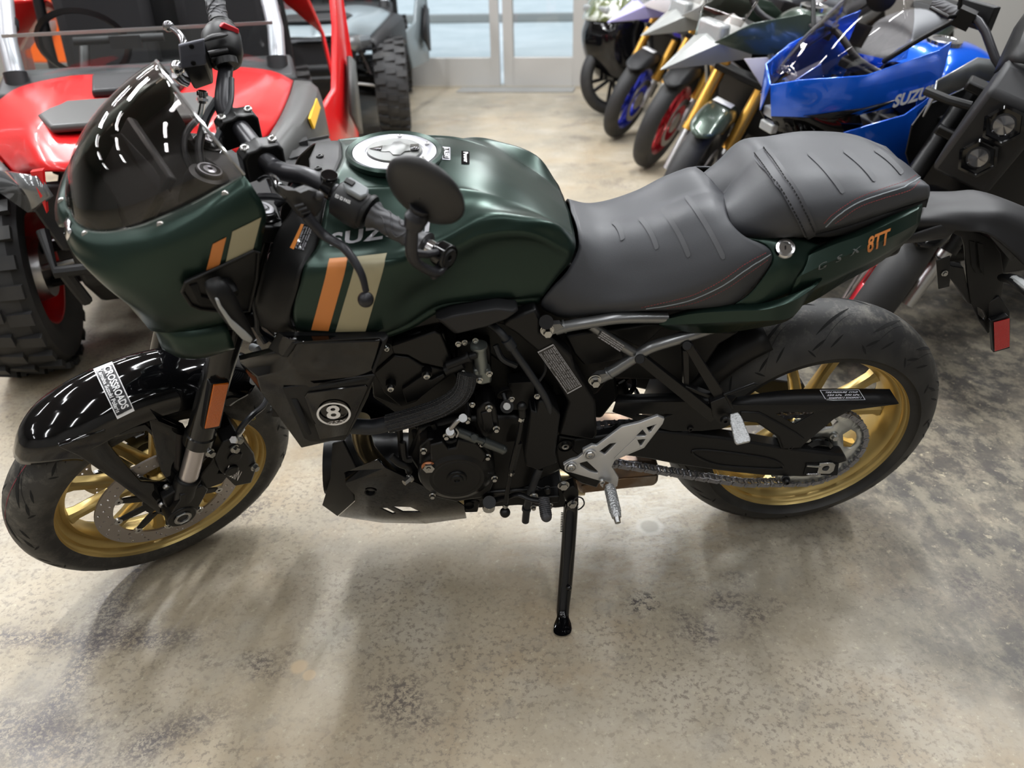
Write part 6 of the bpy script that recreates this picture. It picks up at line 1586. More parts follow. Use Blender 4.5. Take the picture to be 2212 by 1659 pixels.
    for sg in (-1, 1):
        a, b = t2+V3(.085, sg*.26, hb[1]-.04), t2+V3(.13, sg*hb[2], hb[1]-.05)
        MB().cyl(a, b, .018, n=14).build('grip', M_grip, root, mw=ms)
        MB().box(a-V3(.01, sg*.02, 0), (.05, .05, .05)).tube([a+V3(-.02, 0, 0), a+V3(-.07, sg*.02, 0), b+V3(-.06, 0, 0)], .006, 8).build('hand_controls', M_eng, root, mw=ms, bevel=.006)
        mp = a+V3(-.03, sg*.10, .17) if st.get('mir', 1) else None
        if mp is not None:
            mk = MB().tube([a, a+V3(-.02, sg*.05, .10), mp], .006, 8, res=3)
            mk.lathe([(.001, -.02), (.04, -.015), (.06, 0), (.058, .006), (.001, .006)], mp, (1, 0, 0), 24); mk.build('mirror', M_matte, root, mw=ms)
        if st.get('guard'):
            g = [a+V3(-.10, sg*(-.03), .02), a+V3(-.13, sg*.06, .03), b+V3(-.07, sg*.03, .02)]
            MB().grid([[p+V3(0, 0, .045) for p in g], g, [p+V3(.01, 0, -.05) for p in g]], 3, 3).build('hand_guard', M_plas, root, mw=ms, solid=.006)
    # engine, frame, exhaust, swingarm
    k = MB().prism([V3(x, -.16, z) for x, z in ((-1.02, .30), (-.70, .26), (-.55, .36), (-.62, .55), (-.80, .60), (-.84, .80), (-1.06, .78), (-1.08, .55))], (0, .32, 0))
    k.cyl(V3(-.78, -.20, .42), V3(-.78, .20, .42), .085, n=24).cyl(V3(-.62, -.19, .40), V3(-.62, .19, .40), .05, n=20); eng = k.build('engine', M_eng, root, bevel=.012)
    k = MB()
    for z in range(5): k.box(V3(-.95, 0, .60+z*.03), (.20, .30, .008))
    k.build('engine_fins', M_eng, eng)
    MB().box(V3(-1.15, 0, .62), (.04, .34, .28), Matrix.Rotation(R(-14), 3, 'Y')).build('radiator', M_matte, root, bevel=.006)
    for sg in (-1, 1):
        MB().prism([V3(x, sg*.14, z) for x, z in ((-1.15, .86), (-1.18, .78), (-.70, .52), (-.60, .36), (-.50, .36), (-.52, .62), (-.62, .70))], (0, -sg*.03, 0)).build('frame', st.get('frame', M_matte), root, bevel=.006)
        MB().prism([V3(x, sg*.13, z) for x, z in ((-.60, .44), (-.55, .34), (.03, .28), (.05, .34), (-.05, .37), (-.3, .42))], (0, -sg*.035, 0)).build('swingarm', M_matte, root, bevel=.006)
        MB().tube([V3(-.60, sg*.13, .74), V3(-.30, sg*.12, .80), V3(.05, sg*.09, .86)], .012, 10).build('subframe', M_matte, root)
        MB().prism([V3(x, sg*.17, z) for x, z in ((-.60, .36), (-.55, .33), (-.33, .48), (-.38, .50))], (0, .01, 0)).cyl(V3(-.5, sg*.17, .34), V3(-.5, sg*.27, .33), .011, n=12).build('footrest', M_alu, root, bevel=.002)
    k = MB().tube([V3(-1.08, 0, .55), V3(-1.12, .03, .40), V3(-1.0, .05, .27), V3(-.6, .06, .24), V3(-.42, .10, .26)], .03, 14, res=4).box(V3(-.38, .05, .24), (.28, .20, .13)).cyl(V3(-.3, .15, .28), V3(.02, .19, .38), .05, n=20); k.build('exhaust', M_exh2 if st.get('exg') else M_matte, root, bevel=.01)
    # tank, seats, tail
    w = st.get('tw', .17); zt = st.get('zt', 1.0)
    secs = [(-1.02, .80, zt-.07, w*.7), (-.94, .78, zt-.01, w*.95), (-.84, .77, zt, w), (-.70, .77, zt-.02, w*.95), (-.60, .76, zt-.09, w*.75), (-.55, .76, zt-.15, w*.6)]
    g = []
    for a in (0, 25, 50, 75, 95, 125): g.append([V3(x, -wd*math.sin(R(min(a, 95)))*(1-.25*max(0, (a-95)/30)), zb+(zt_-zb)*max(0, math.cos(R(a)))**.7 if a <= 90 else zb-.05*(a-90)/35) for x, zb, zt_, wd in secs])
    tk_ = MB().grid(g, 4, 3, mirror=True).build('fuel_tank', st.get('tank', body), root, smooth=60)
    if st.get('bare_top', 1):
        MB().lathe([(.062, -.02), (.062, .006), (.045, .008), (.043, .003), (.001, .003)], V3(-.86, 0, zt), (0, 0, 1), 32).build('fuel_cap', M_chrome, tk_)
        MB().lathe([(.001, .004), (.042, .0045)], V3(-.86, 0, zt), (0, 0, 1), 32).build('cap_lid', M_plas, tk_)
    sec = [(-.60, .80, .86, .07), (-.48, .78, .83, .12), (-.32, .79, .83, .15), (-.22, .80, .87, .15), (-.20, .84, .93, .12), (-.05, .87, .955, .12), (.10, .90, .955, .08), (.14, .91, .93, .04)]
    g = []
    for a in (0, 30, 60, 85, 110): g.append([V3(x, -wd*math.sin(R(min(a, 90))), zb+(zt_-zb)*math.cos(R(a))**.6 if a < 90 else zb-.03) for x, zb, zt_, wd in sec])
    MB().grid(g, 4, 3, mirror=True).build('seat', seatm, root, smooth=70)
    k = MB()
    k.grid([[V3(-.42, -.13, .76), V3(-.2, -.135, .82), V3(.0, -.12, .88), V3(.2, -.06, .92)], [V3(-.44, -.155, .72), V3(-.2, -.15, .77), V3(.02, -.13, .83), V3(.2, -.07, .88)], [V3(-.44, -.14, .68), V3(-.2, -.12, .71), V3(.02, -.09, .79), V3(.2, -.03, .86)]], 3, 3, mirror=True)
    k.build('tail_panel', st.get('tail', body), root, solid=.006)
    k = MB().prism([V3(x, -.04, z) for x, z in ((.12, .86), (.25, .86), (.40, .62), (.44, .52), (.40, .52), (.30, .66), (.12, .78))], (0, .08, 0)); k.build('plate_bracket', M_matte, root, bevel=.01)
    MB().box(V3(.25, 0, .875), (.03, .09, .03)).build('tail_lamp', M_redref, root, bevel=.006)
    for sg in (-1, 1): MB().tube([V3(.25, sg*.04, .74), V3(.27, sg*.12, .74)], .014, 10).build('turn_signal', M_amber, root)
    MB().tube([V3(-.60, -.14, .27), V3(-.585, -.29, .03)], .011, 8).build('side_stand', M_eng, root)
    # nose and fairings by style
    ty = st['type']; steer_m = ms if st.get('nose_steers', ty == 'naked') else None
    def P2(nm, pts, m, th=.006, mir=True, bev=.002, mw=None, par=None):
        k = MB().add([V3(*p) for p in pts[0]], pts[1]); return k.build(nm, m, par or root, solid=th, mirror=mir, bevel=bev, mw=mw, smooth=25)
    if ty == 'sport':
        V = [(-1.64, 0, .86), (-1.60, -.09, .90), (-1.42, -.19, .93), (-1.16, -.22, 1.00), (-1.10, -.21, 1.02),       # 0-4 upper rim
             (-1.63, -.03, .76), (-1.56, -.12, .78), (-1.40, -.20, .80), (-1.20, -.24, .84), (-1.10, -.23, .87),     # 5-9
             (-1.58, -.02, .70), (-1.44, -.12, .70), (-1.32, -.20, .70), (-1.14, -.235, .74), (-.86, -.22, .82)]       # 10-14
        nose = P2('nose_fairing', (V, [(0, 1, 6, 5), (1, 2, 7, 6), (2, 3, 8, 7), (3, 4, 9, 8), (8, 9, 14, 13)]), body)
        P2('lamp_panel', ([V[5], V[6], V[7], V[12], V[11], V[10]], [(0, 1, 4, 5), (1, 2, 3, 4)]), M_gloss)
        for z in (.76, .71): MB().box(V3(-1.60, 0, z), (.03, .07, .035)).build('headlight', M_lens, root, bevel=.006)
        P2('nose_vent', ([(-1.57, -.118, .785), (-1.40, -.2035, .825), (-1.27, -.226, .852), (-1.36, -.213, .815), (-1.48, -.168, .782)], [(0, 1, 2, 3, 4)]), M_gloss, th=.012)
        V = [(-1.44, -.19, .74), (-1.24, -.245, .80), (-1.10, -.235, .87), (-.74, -.20, .80), (-.72, -.20, .70), (-.90, -.235, .66), (-1.02, -.235, .56), (-1.26, -.23, .62), (-1.40, -.19, .69), (-.80, -.22, .74)]
        side = P2('side_fairing', (V, [(0, 1, 7, 8), (1, 2, 9, 5, 6, 7), (2, 3, 4, 9)]), body)
        V = [(-1.20, -.225, .62), (-.98, -.235, .58), (-.66, -.19, .34), (-.84, -.17, .30), (-1.14, -.16, .34), (-1.26, -.20, .50)]
        P2('lower_fairing', (V, [(0, 1, 2, 3, 4, 5)]), st.get('lower', body))
        P2('accent_panel', ([(-1.14, -.245, .73), (-.96, -.243, .71), (-.84, -.232, .655), (-1.02, -.242, .63)], [(0, 1, 2, 3)]), M_gloss)
        g = []
        for a in (0, 30, 60, 90): g.append([V3(-1.62+.10*t+.02*math.sin(R(a)), -(.05+.11*t)*math.sin(R(a)), .86+.10*t+(.03+.19*t)*math.cos(R(a))) for t in (0, .3, .65, 1)][0:0] or [V3(-1.60+(.36 if a else .34)*t, -(.045+.13*t**.7)*math.sin(R(a)), .875+.09*t+(.015+.22*t**.8)*math.cos(R(a))) for t in (0, .3, .65, 1)])
        MB().grid(g, 4, 4, mirror=True).build('windscreen', M_tint, root, solid=.003)
        text_plane('maker_lettering', 'SUZUKI', V3(-1.215, -.2475, .865), V3(.19, -.008, .03), V3(0, .0, .045), M_white, side, bold=.04)
        for sg in (-1, 1):
            MB().tube([V3(-1.34, sg*.17, .96), V3(-1.30, sg*.26, 1.06), V3(-1.26, sg*.33, 1.13)], .009, 8, res=3).box(V3(-1.25, sg*.37, 1.15), (.03, .13, .07)).build('mirror', M_matte, root, bevel=.008)
    if ty == 'naked':
        MB().prism([V3(x, -.085, z) for x, z in ((-1.50, .96), (-1.42, 1.02), (-1.30, 1.02), (-1.28, .82), (-1.36, .73), (-1.46, .69))], (0, .17, 0)).build('headlight_cowl', M_plas, root, mw=ms, bevel=.015)
        for z, x in ((.90, -1.505), (.79, -1.485)):
            h = MB().lathe([(.036, .02), (.052, .0), (.054, -.015), (.046, -.018), (.044, -.006), (.001, -.002)], V3(x, 0, z), (1, 0, -.15), 6, ref=(0, 1, 0)).build('headlight', M_gloss, root, mw=ms)
            MB().lathe([(.001, -.012), (.025, -.010), (.036, .0)], V3(x, 0, z), (1, 0, -.15), 20).build('lamp_lens', mat('smoked lamp glass', (.22, .22, .23), .08, .8), h)
        MB().grid([[V3(-1.44, 0, 1.04), V3(-1.36, 0, 1.09), V3(-1.27, 0, 1.13)], [V3(-1.42, -.07, 1.02), V3(-1.34, -.09, 1.08), V3(-1.26, -.10, 1.12)], [V3(-1.36, -.09, .96), V3(-1.30, -.10, 1.0), V3(-1.24, -.11, 1.05)]], 3, 3, mirror=True).build('meter_visor', M_matte, root, mw=ms, solid=.004)
        MB().box(V3(-1.22, 0, 1.12), (.02, .16, .10), Matrix.Rotation(R(40), 3, 'Y')).build('instrument_panel', M_lcd, root, mw=ms, bevel=.005)
        V = [(-1.34, -.12, .84), (-1.30, -.155, .88), (-1.08, -.19, .92), (-.80, -.17, .88), (-.78, -.17, .80), (-1.00, -.20, .84), (-1.25, -.18, .80), (-1.34, -.13, .78)]
        sh_ = P2('tank_shroud', (V, [(0, 1, 6, 7), (1, 2, 5, 6), (2, 3, 4, 5)]), st.get('shroud', M_sube))
        V = [(-1.38, -.13, .76), (-1.26, -.185, .79), (-1.00, -.205, .83), (-.78, -.175, .79), (-.86, -.20, .62), (-1.02, -.20, .52), (-1.20, -.185, .56), (-1.34, -.14, .66)]
        sd = P2('side_fairing', (V, [(0, 1, 6, 7), (1, 2, 4, 5, 6), (2, 3, 4)]), body)
        if st.get('mark'):
            for i, m_ in enumerate((mat('dark grey print', (.07, .07, .075), .5), M_matte)):
                text_plane('model_mark', '8S', V3(-1.04, -.215-.0012*i, .70), V3(.27, -.0, .0), V3(0, 0, .17), m_, sd, bold=.10-.05*i)
        for sg in (-1, 1): MB().tube([V3(-1.36, sg*.09, .86), V3(-1.36, sg*.15, .85), V3(-1.34, sg*.22, .84)], .013, 10).build('turn_signal', M_matte, root, mw=ms)
    if ty == 'adventure':
        bk = st.get('beak', body)
        V = [(-1.72, 0, .82), (-1.50, -.07, .92), (-1.34, -.12, .98), (-1.30, -.10, .86), (-1.52, -.06, .84), (-1.36, 0, 1.02)]
        P2('beak', (V, [(0, 1, 4), (1, 2, 3, 4), (0, 1, 2, 5)]), bk)
        V = [(-1.50, -.06, .93), (-1.40, -.15, 1.02), (-1.18, -.22, 1.06), (-.92, -.20, 1.00), (-.80, -.17, .92), (-.98, -.24, .88), (-1.20, -.25, .90), (-1.38, -.16, .90)]
        P2('tank_shroud', (V, [(0, 1, 7), (1, 2, 6, 7), (2, 3, 5, 6), (3, 4, 5)]), body)
        V = [(-1.40, -.15, .88), (-1.18, -.25, .90), (-.98, -.24, .88), (-.86, -.19, .78), (-1.04, -.23, .68), (-1.30, -.21, .76)]
        P2('side_fairing', (V, [(0, 1, 5), (1, 2, 4, 5), (2, 3, 4)]), body2)
        MB().box(V3(-1.46, 0, .95), (.06, .15, .10)).build('headlight', M_lens, root, bevel=.015)
        sz = st.get('screen', .22)
        MB().grid([[V3(-1.44, y, 1.00+.01*abs(y)), V3(-1.37, y*1.1, 1.0+sz*.5), V3(-1.28, y*.9, 1.0+sz)] for y in (-.13, -.07, 0, .07, .13)], 3, 3).build('windscreen', M_tint, root, solid=.003)
        MB().tube([V3(-1.30, -.20, .90), V3(-1.18, -.26, .70), V3(-1.05, -.24, .38), V3(-.80, -.16, .32)], .013, 10, res=3).build('crash_bar', st.get('barm', M_sube), root, mirror=True)
        MB().prism([V3(x, -.10, z) for x, z in ((.0, .95), (.02, .98), (.28, .98), (.26, .95))], (0, .20, 0)).build('luggage_rack', M_matte, root, bevel=.005)
    return root
m_blue = mat('metallic blue paint', (.004, .11, .72), .2, .35, coat=1)
m_grn = mat('metallic olive green paint', (.045, .065, .05), .28, .5, coat=.6)
m_lgrey = mat('pale grey paint', (.34, .35, .34), .3, .3, coat=.5)
m_white = mat('pearl white paint', (.72, .69, .72), .25, coat=.6)
m_redrim = mat('red wheel paint', (.42, .01, .02), .3, .4, coat=.5)
m_bluerim = mat('blue wheel paint', (.015, .03, .42), .3, .4, coat=.5)
m_blackrim = mat('black wheel paint', (.02, .02, .022), .3, .4)
m_goldfork = mat('gold anodised fork', (.62, .33, .06), .3, .75)
m_silver = mat('silver grey paint', (.30, .31, .31), .28, .6)
HD = R(23)
parked_bike(dict(type='naked', bar=(.03, .10, .34), body=M_matte, tank=M_sube, rim=m_redrim, shroud=m_silver, mark=1, zt=.97), (.60, .80, 0), R(24), 'black and grey naked motorcycle with twin stacked headlamps and red wheels beside the blue one')
parked_bike(dict(type='sport', bar=(-.02, .06, .31), mir=0, body=m_blue, tank=m_blue, rim=m_blackrim, zt=.95, seat=M_matte, fender=M_gloss, lower=m_blue), (.48, 1.40, 0), R(19), 'bright blue sport motorcycle with white maker lettering and clear windscreen')
parked_bike(dict(type='adventure', body=m_grn, body2=m_white, tank=m_grn, rim=m_blackrim, fork=m_goldfork, fr=.325, fender=m_grn, tag=1, guard=1, beak=m_lgrey, lift=.05, seat=mat('pale grey seat vinyl', (.17, .175, .185), .55), zt=1.02, screen=.26), (.33, 2.15, 0), R(26), 'olive green adventure motorcycle with gold forks, white side panels and a green front fender')
parked_bike(dict(type='adventure', body=m_silver, body2=m_lgrey, rim=m_redrim, fork=m_goldfork, fr=.325, fender=M_matte, guard=1, beak=m_lgrey, lift=.05, zt=1.02, screen=.30), (.57, 3.47, 0), HD, 'grey adventure motorcycle with red wheels, gold forks and a black front fender')
parked_bike(dict(type='adventure', body=m_white, body2=mat('violet blue panel', (.07, .05, .45), .3, coat=.5), rim=m_bluerim, fork=m_goldfork, fr=.31, fender=M_plas, tag=1, beak=mat('pale violet panel', (.45, .42, .75), .3, coat=.5), lift=.04, zt=1.0, screen=.16), (.55, 4.35, 0), HD, 'white and violet motorcycle with blue wheels, second from the doors in the right row')
# touring scooter nearest the doors
def scooter(loc, rz):
    root = thing('touring_scooter', 'dark camouflage topped touring scooter with round orange reflector, nearest the glass doors', 'scooter', loc, rz)
    camo = mat('mottled green camouflage', (.10, .12, .04), .25, coat=1, var=(9, (.55, .58, .52), .5, .56))
    g = []
    for y, kx, z0, z1 in ((0, 0, .30, 1.02), (-.14, .04, .30, 1.00), (-.24, .12, .30, .95), (-.28, .28, .32, .88)):
        g.append([V3(-.10+kx, y, z0), V3(-.20+kx, y, .45), V3(-.24+kx, y, .62), V3(-.20+kx, y, .75)])
    MB().grid(g, 4, 3, mirror=True).build('front_apron', M_gloss, root, solid=.006)
    g = []
    for y, kx in ((0, 0), (-.14, .03), (-.25, .10), (-.30, .24)):
        g.append([V3(-.22+kx, y, .74), V3(-.14+kx, y, .90), V3(.02+kx, y*.95, 1.0), V3(.25+kx, y*.8, 1.02)])
    MB().grid(g, 4, 3, mirror=True).build('front_cowl', camo, root, solid=.006)
    for sg in (-1, 1):
        MB().lathe([(.001, -.01), (.025, -.008), (.03, 0)], V3(-.10, sg*.22, .60), (1, -sg*.5, 0), 20).build('round_reflector', mat('orange reflector', (.8, .22, .02), .3), root)
        MB().box(V3(-.15, sg*.12, .82), (.05, .13, .05)).build('headlight', M_lens, root, bevel=.015)
    simple_wheel('front_wheel', V3(.02, 0, .30), .30, .06, m_blackrim, root, None); simple_wheel('rear_wheel', V3(1.5, 0, .30), .30, .08, m_blackrim, root, None)
    MB().prism([V3(x, -.20, z) for x, z in ((.1, .25), (1.3, .25), (1.6, .5), (1.7, .85), (1.2, .82), (.8, .6), (.4, .6), (.25, .95), (.1, .95))], (0, .4, 0)).build('body', M_gloss, root, bevel=.03)
    MB().prism([V3(x, -.16, z) for x, z in ((.75, .70), (1.2, .84), (1.75, .90), (1.75, .82), (1.2, .76), (.8, .6))], (0, .32, 0)).build('seat', M_seat, root, bevel=.03)
    MB().tube([V3(.25, -.36, 1.08), V3(.2, -.15, 1.06), V3(.2, .15, 1.06), V3(.25, .36, 1.08)], .014, 10, res=3).build('handlebar', M_bar, root)
scooter((.62, 5.25, 0), R(20))

# ================================================================== off-road side-by-sides on the left
def side_by_side(label, O, rot, body, trim, group='off-road side-by-sides on the left'):
    root = thing('side_by_side', label, 'off-road vehicle', (O[0], O[1], 0), rot, group)
    # local: x across, y back, z up
    def T(nm, c, w_, r, mw, rim):
        c = Vector(c); ax = (1, 0, 0)
        hw = w_/2
        wo = MB().lathe([(.20, hw*.8), (.19, hw*.78), (.165, hw*.4), (.155, 0), (.17, -hw*.6), (.20, -hw*.8), (.185, -hw*.5), (.165, 0), (.18, hw*.5)], c, ax, 40, closed=True)
        s_ = 1 if c.x > 0 else -1
        wo.lathe([(.03, s_*hw*.5), (.16, s_*hw*.35)], c, ax, 40)
        for k in range(8):
            a = 2*PI*k/8; wo.tube([c+V3(s_*hw*.45, math.cos(a)*.04, math.sin(a)*.04), c+V3(s_*hw*.4, math.cos(a)*.165, math.sin(a)*.165)], .014, 6)
        w = wo.build('wheel', rim, root)
        t = MB().lathe([(.195, -hw*.8), (.25, -hw*1.02), (.31, -hw), (r-.02, -hw*.75), (r-.012, -hw*.3), (r-.01, 0), (r-.012, hw*.3), (r-.02, hw*.75), (.31, hw), (.25, hw*1.02), (.195, hw*.8)], c, ax, 60)
        for k in range(24):
            a = 2*PI*k/24
            for x0, x1, o in ((-.95, -.35, 0), (.35, .95, .13), (-.3, .3, .065)):
                u = V3(0, math.cos(a+o), math.sin(a+o)); v = V3(0, -math.sin(a+o), math.cos(a+o)); q = [c+V3(hw*x0, 0, 0)+u*(r-.03)-v*.02, c+V3(hw*x1, 0, 0)+u*(r-.022 if abs(x1) > .5 else r-.015)-v*.02, c+V3(hw*x1, 0, 0)+u*(r-.022 if abs(x1) > .5 else r-.015)+v*.022, c+V3(hw*x0, 0, 0)+u*(r-.03)+v*.022]
                t.prism(q, u*.022)
        t.build('tire', M_rub, w, smooth=30)
        MB().cyl(c-V3(s_*hw*.3, 0, 0), c-V3(s_*hw*.9, 0, 0), .12, .10, 24).build('brake_hub', M_steel, w)
    for sx in (-1, 1):
        T('wheel', (sx*.50, 0, .355), .24, .355, None, st_rim := body if body is not m_sxsgrey else M_plas)
        T('wheel', (sx*.55, 2.05, .355), .28, .355, None, st_rim)
        k = MB()
        for z in (.30, .42):
            k.tube([V3(sx*.42, .0, z), V3(sx*.16, -.12, z+.06)], .018, 8); k.tube([V3(sx*.42, .0, z), V3(sx*.16, .22, z+.06)], .018, 8)
        k.build('suspension_arm', M_matte, root)
        MB().tube([V3(sx*.40, -.08, .38), V3(sx*.12, -.08, .42)], .011, 8).build('tie_rod', M_steel, root)
        a, b = V3(sx*.36, .04, .42), V3(sx*.22, .10, .78); u, v = perp(b-a)
        k = MB().cyl(a, b, .02).tube([a.lerp(b, i/90)+(u*math.cos(i*.7)+v*math.sin(i*.7))*.035 for i in range(91)], .006, 6); k.build('shock_absorber', M_steel, root)
        k = MB().tube([V3(sx*.45, 1.75, .35), V3(sx*.2, 1.2, .4)], .025, 8); k.build('trailing_arm', M_matte, root)
    # chassis
    MB().prism([V3(-.22, y, z) for y, z in ((-.36, .40), (-.40, .55), (-.32, .66), (.4, .66), (.45, .30), (-.2, .28))], (.44, 0, 0)).build('front_chassis', M_matte, root, bevel=.02)
    MB().box(V3(0, 1.2, .33), (1.05, 1.5, .10)).build('floor_pan', M_matte, root, bevel=.02)
    MB().box(V3(0, 2.15, .62), (1.0, .6, .36)).build('engine_bay', M_matte, root, bevel=.03)
    # bumper and grille
    k = MB().tube([V3(-.26, -.42, .60), V3(-.24, -.50, .50), V3(.24, -.50, .50), V3(.26, -.42, .60)], .018, 10).tube([V3(-.20, -.44, .38), V3(-.22, -.50, .50)], .018, 8).tube([V3(.20, -.44, .38), V3(.22, -.50, .50)], .018, 8)
    k.build('front_bumper', M_matte, root)
    MB().prism([V3(x, -.38, z) for x, z in ((-.30, .72), (.30, .72), (.24, .52), (-.24, .52))], (0, .05, 0)).build('grille', M_plas, root, bevel=.01)
    # hood: painted centre with raised flanks, grey inset panel
    g = [[V3(0, -.44, .76), V3(0, -.2, .82), V3(0, .2, .86), V3(0, .62, .875)], [V3(.12, -.43, .765), V3(.16, -.2, .825), V3(.17, .2, .865), V3(.19, .64, .885)], [V3(.22, -.38, .76), V3(.26, -.18, .835), V3(.28, .2, .875), V3(.31, .62, .885)], [V3(.31, -.22, .72), V3(.37, -.05, .80), V3(.41, .25, .845), V3(.46, .62, .86)], [V3(.35, -.16, .70), V3(.44, .02, .765), V3(.50, .30, .80), V3(.54, .60, .82)]]
    MB().grid(g, 4, 4, mirror=False).add([], []).build('hood', body, root, solid=.008, smooth=50)
    MB().grid([[V3(-p.x, p.y, p.z) for p in r] for r in g], 4, 4).build('hood', body, root, solid=.008, smooth=50)
    k = MB().prism([V3(x, y, .835+.03*(y+.2)) for x, y in ((-.20, -.24), (.20, -.24), (.27, -.05), (.24, .15), (-.24, .15), (-.27, -.05))], (0, 0, .025)); k.build('hood_inset', trim, root, bevel=.01)
    k = MB().prism([V3(x, y, .865) for x, y in ((-.14, .18), (.14, .18), (.20, .60), (-.20, .60))], (0, 0, .03)); k.build('hood_vent', M_plas, root, bevel=.01)
    for sx in (-1, 1):
        k = MB().add([V3(sx*x, y, z) for x, y, z in ((.37, -.24, .745), (.22, -.46, .765), (.20, -.47, .71), (.27, -.43, .66), (.38, -.24, .68))], [(0, 1, 2, 3, 4)]); k.build('headlight', mat('dark glazed headlight', (.16, .165, .17), .15, .4, coat=.5), root, solid=.02)
        k = MB().prism([V3(sx*x, y, z) for x, y, z in ((.20, -.465, .78), (.235, -.45, .775), (.225, -.46, .66))], (0, .03, 0)); k.build('fang_trim', body, root)
        # fender flare with yellow marker
        g = [[V3(sx*.35, -.18, .70), V3(sx*.44, .0, .762), V3(sx*.505, .30, .80), V3(sx*.545, .60, .82)], [V3(sx*.40, -.20, .685), V3(sx*.51, .0, .745), V3(sx*.59, .30, .775), V3(sx*.63, .58, .79)], [V3(sx*.42, -.20, .60), V3(sx*.53, .0, .62), V3(sx*.61, .30, .62), V3(sx*.65, .56, .60)]]
        MB().grid(g, 4, 3).build('fender_flare', trim, root, solid=.01)
        if body is m_sxsred: MB().prism([V3(sx*.555, .10, .758), V3(sx*.605, .38, .782), V3(sx*.615, .39, .745), V3(sx*.565, .11, .72)], (sx*.008, 0, 0)).build('yellow_marker', mat('yellow marker', (.85, .48, .02), .4), root)
    # cockpit
    MB().prism([V3(-.56, y, z) for y, z in ((.62, .84), (.85, .90), (.98, .84), (.90, .70), (.62, .66))], (1.12, 0, 0)).build('dashboard', M_plas, root, bevel=.02)
    k = MB().lathe([(.17, -.012), (.185, 0), (.17, .012), (.155, 0)], V3(-.28, 1.08, .96), (0, .8, .6), 32, closed=True).cyl(V3(-.28, .9, .85), V3(-.28, 1.08, .96), .02); k.build('steering_wheel', M_matte, root)
    MB().cyl(V3(-.30, .98, .98), V3(.05, .98, .98), .016).box(V3(-.1, .97, .97), (.12, .05, .05)).build('dash_bar', M_plas, root)
    for sx in (-1, 1):
        k = MB().prism([V3(sx*.28-.22, y, z) for y, z in ((1.25, .48), (1.28, .60), (1.72, .56), (1.76, .46))], (.44, 0, 0)).build('seat_base', M_seat, root, bevel=.03)
        k = MB().prism([V3(sx*.28-.22, y, z) for y, z in ((1.64, .56), (1.80, 1.28), (1.92, 1.28), (1.84, .56))], (.44, 0, 0)).build('seat_back', mat('charcoal seat', (.007, .007, .008), .8, spec=.25), root, bevel=.05)
    MB().prism([V3(-.52, y, z) for y, z in ((1.92, .45), (1.98, 1.38), (2.02, 1.38), (1.98, .45))], (1.04, 0, 0)).build('firewall', M_matte, root, bevel=.01)
    cage = MB()
    M_cage = mat('silver roll cage', (.42, .43, .46), .32, .5)
    for sx in (-1, 1):
        cage.tube([V3(sx*.49, .72, .83), V3(sx*.51, .85, 1.0), V3(sx*.48, 1.15, 1.45), V3(sx*.45, 1.5, 1.75)], .034, 14)
    co = cage.build('roll_cage', M_cage, root)
    k = MB()
    for sx in (-1, 1):
        k.tube([V3(sx*.46, 1.5, 1.75), V3(sx*.46, 1.95, 1.78), V3(sx*.56, 2.2, 1.2), V3(sx*.56, 2.3, .8)], .026, 12).tube([V3(sx*.54, 1.90, 1.7), V3(sx*.58, 1.85, .9), V3(sx*.58, 1.8, .5)], .026, 12)
    k.tube([V3(-.46, 1.5, 1.75), V3(.46, 1.5, 1.75)], .026).tube([V3(-.46, 1.95, 1.78), V3(.46, 1.95, 1.78)], .026); k.build('rear_cage', M_matte, root)
    k = MB()
    for sx in (-1, 1): k.cyl(V3(sx*.49, .72, .80), V3(sx*.494, .75, .90), .042).cyl(V3(sx*.507, .90, 1.05), V3(sx*.505, .92, 1.075), .040)
    k.build('cage_foot', M_plas, co)
    k = MB().box(V3(0, .76, .955), (1.0, .008, .14)); k.build('half_windshield', M_clear, root)
    MB().box(V3(0, .755, 1.03), (1.0, .016, .012)).build('windshield_edge', M_steel, root)
    for sx in (-1, 1):
        k = MB().add([V3(sx*x, y, z) for x, y, z in ((.64, .82, .66), (.73, 1.0, .72), (.78, 1.12, .98), (.80, 1.22, 1.22), (.84, 1.32, 1.22), (.86, 1.34, .80), (.84, 1.34, .36), (.68, .88, .36))], [(0, 1, 6, 7), (1, 2, 3, 4, 5, 6)]); k.build('door', body, root, solid=.03, bevel=.01)
        k = MB().add([V3(sx*x, y, z) for x, y, z in ((.80, 1.02, .60), (.835, 1.16, .84), (.868, 1.28, .80), (.86, 1.24, .46))], [(0, 1, 2, 3)]); k.build('door_inset', trim, root, solid=.02)
        k = MB().add([V3(sx*x, y, z) for x, y, z in ((.72, 1.92, 1.10), (.80, 2.1, .86), (.82, 2.5, .84), (.70, 2.6, .98), (.55, 2.6, .98), (.55, 1.95, 1.10), (.82, 2.0, .62), (.84, 2.55, .70))], [(0, 1, 2, 3, 4, 5), (1, 6, 7, 2)]); k.build('rear_fender', body, root, solid=.02, bevel=.01)
    MB().box(V3(0, 2.5, .96), (1.1, .55, .05)).build('cargo_bed', M_plas, root, bevel=.02)
    return root
m_sxsred = mat('bright red plastic', (.66, .010, .012), .28, coat=.3)
m_sxsgrey = mat('slate grey plastic', (.20, .24, .26), .35, coat=.4)
m_trim = mat('warm grey trim plastic', (.055, .055, .053), .45)
side_by_side('red off-road side-by-side with silver roll cage pillars, nose pointing at the motorcycle', (-1.79, 1.22), R(12), m_sxsred, m_trim)
side_by_side('slate grey off-road side-by-side parked behind the red one, near the doors', (-1.66, 4.8), R(3), m_sxsgrey, M_plas)
side_by_side('second red off-road vehicle at the far left edge behind the nearer red one', (-4.4, 2.3), R(20), m_sxsred, m_trim)
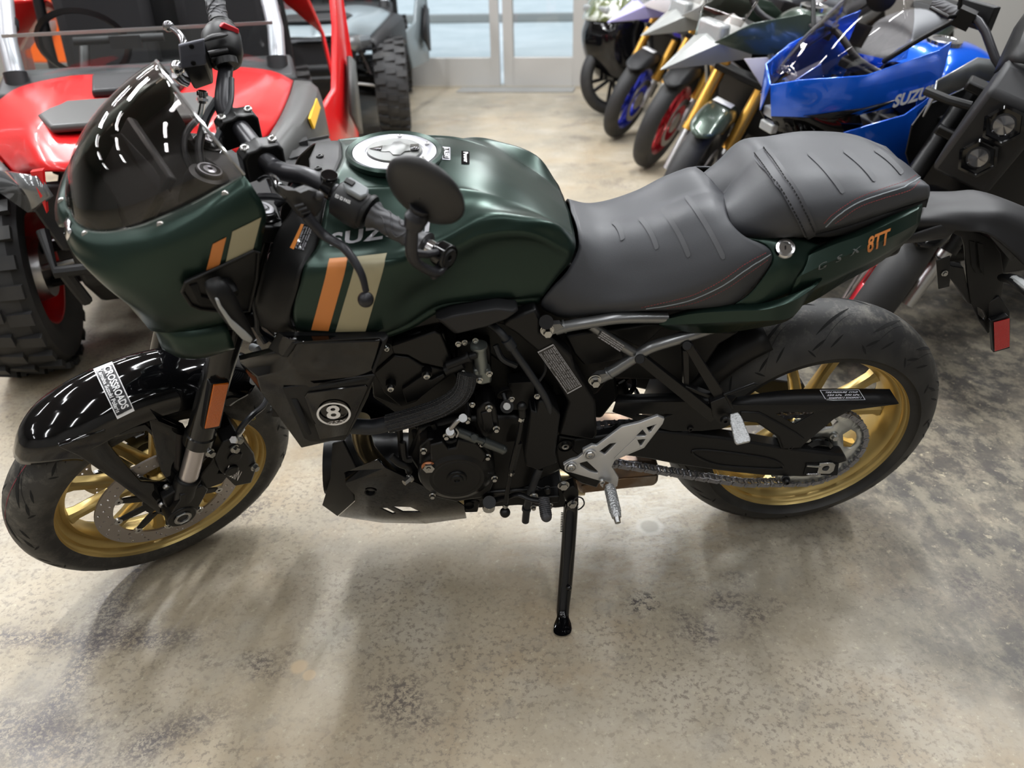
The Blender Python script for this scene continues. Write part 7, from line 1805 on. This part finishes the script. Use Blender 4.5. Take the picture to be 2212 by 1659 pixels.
# orange machine at the far left
t = thing('orange_engine_unit', 'orange machine with a round grey cap standing behind the red vehicles at upper left', 'machine', (-3.72, 5.6, 0), R(-15))
MB().prism([V3(x, -.3, z) for x, z in ((-.45, .55), (.45, .55), (.42, .82), (.22, .98), (.12, 1.15), (-.30, 1.15), (-.42, .85))], (0, .5, 0)).build('housing', mat('orange housing paint', (.80, .13, .01), .35, coat=.4), t, bevel=.02)
MB().lathe([(.001, -.04), (.10, -.035), (.12, 0), (.12, .05)], V3(.0, -.31, .86), (0, 1, 0), 28).build('round_cap', mat('grey cap', (.3, .3, .31), .4, .5), t)
MB().box(V3(0, -.05, .28), (.8, .5, .56)).build('base_cabinet', mat('grey cabinet', (.13, .13, .12), .6), t, bevel=.01)
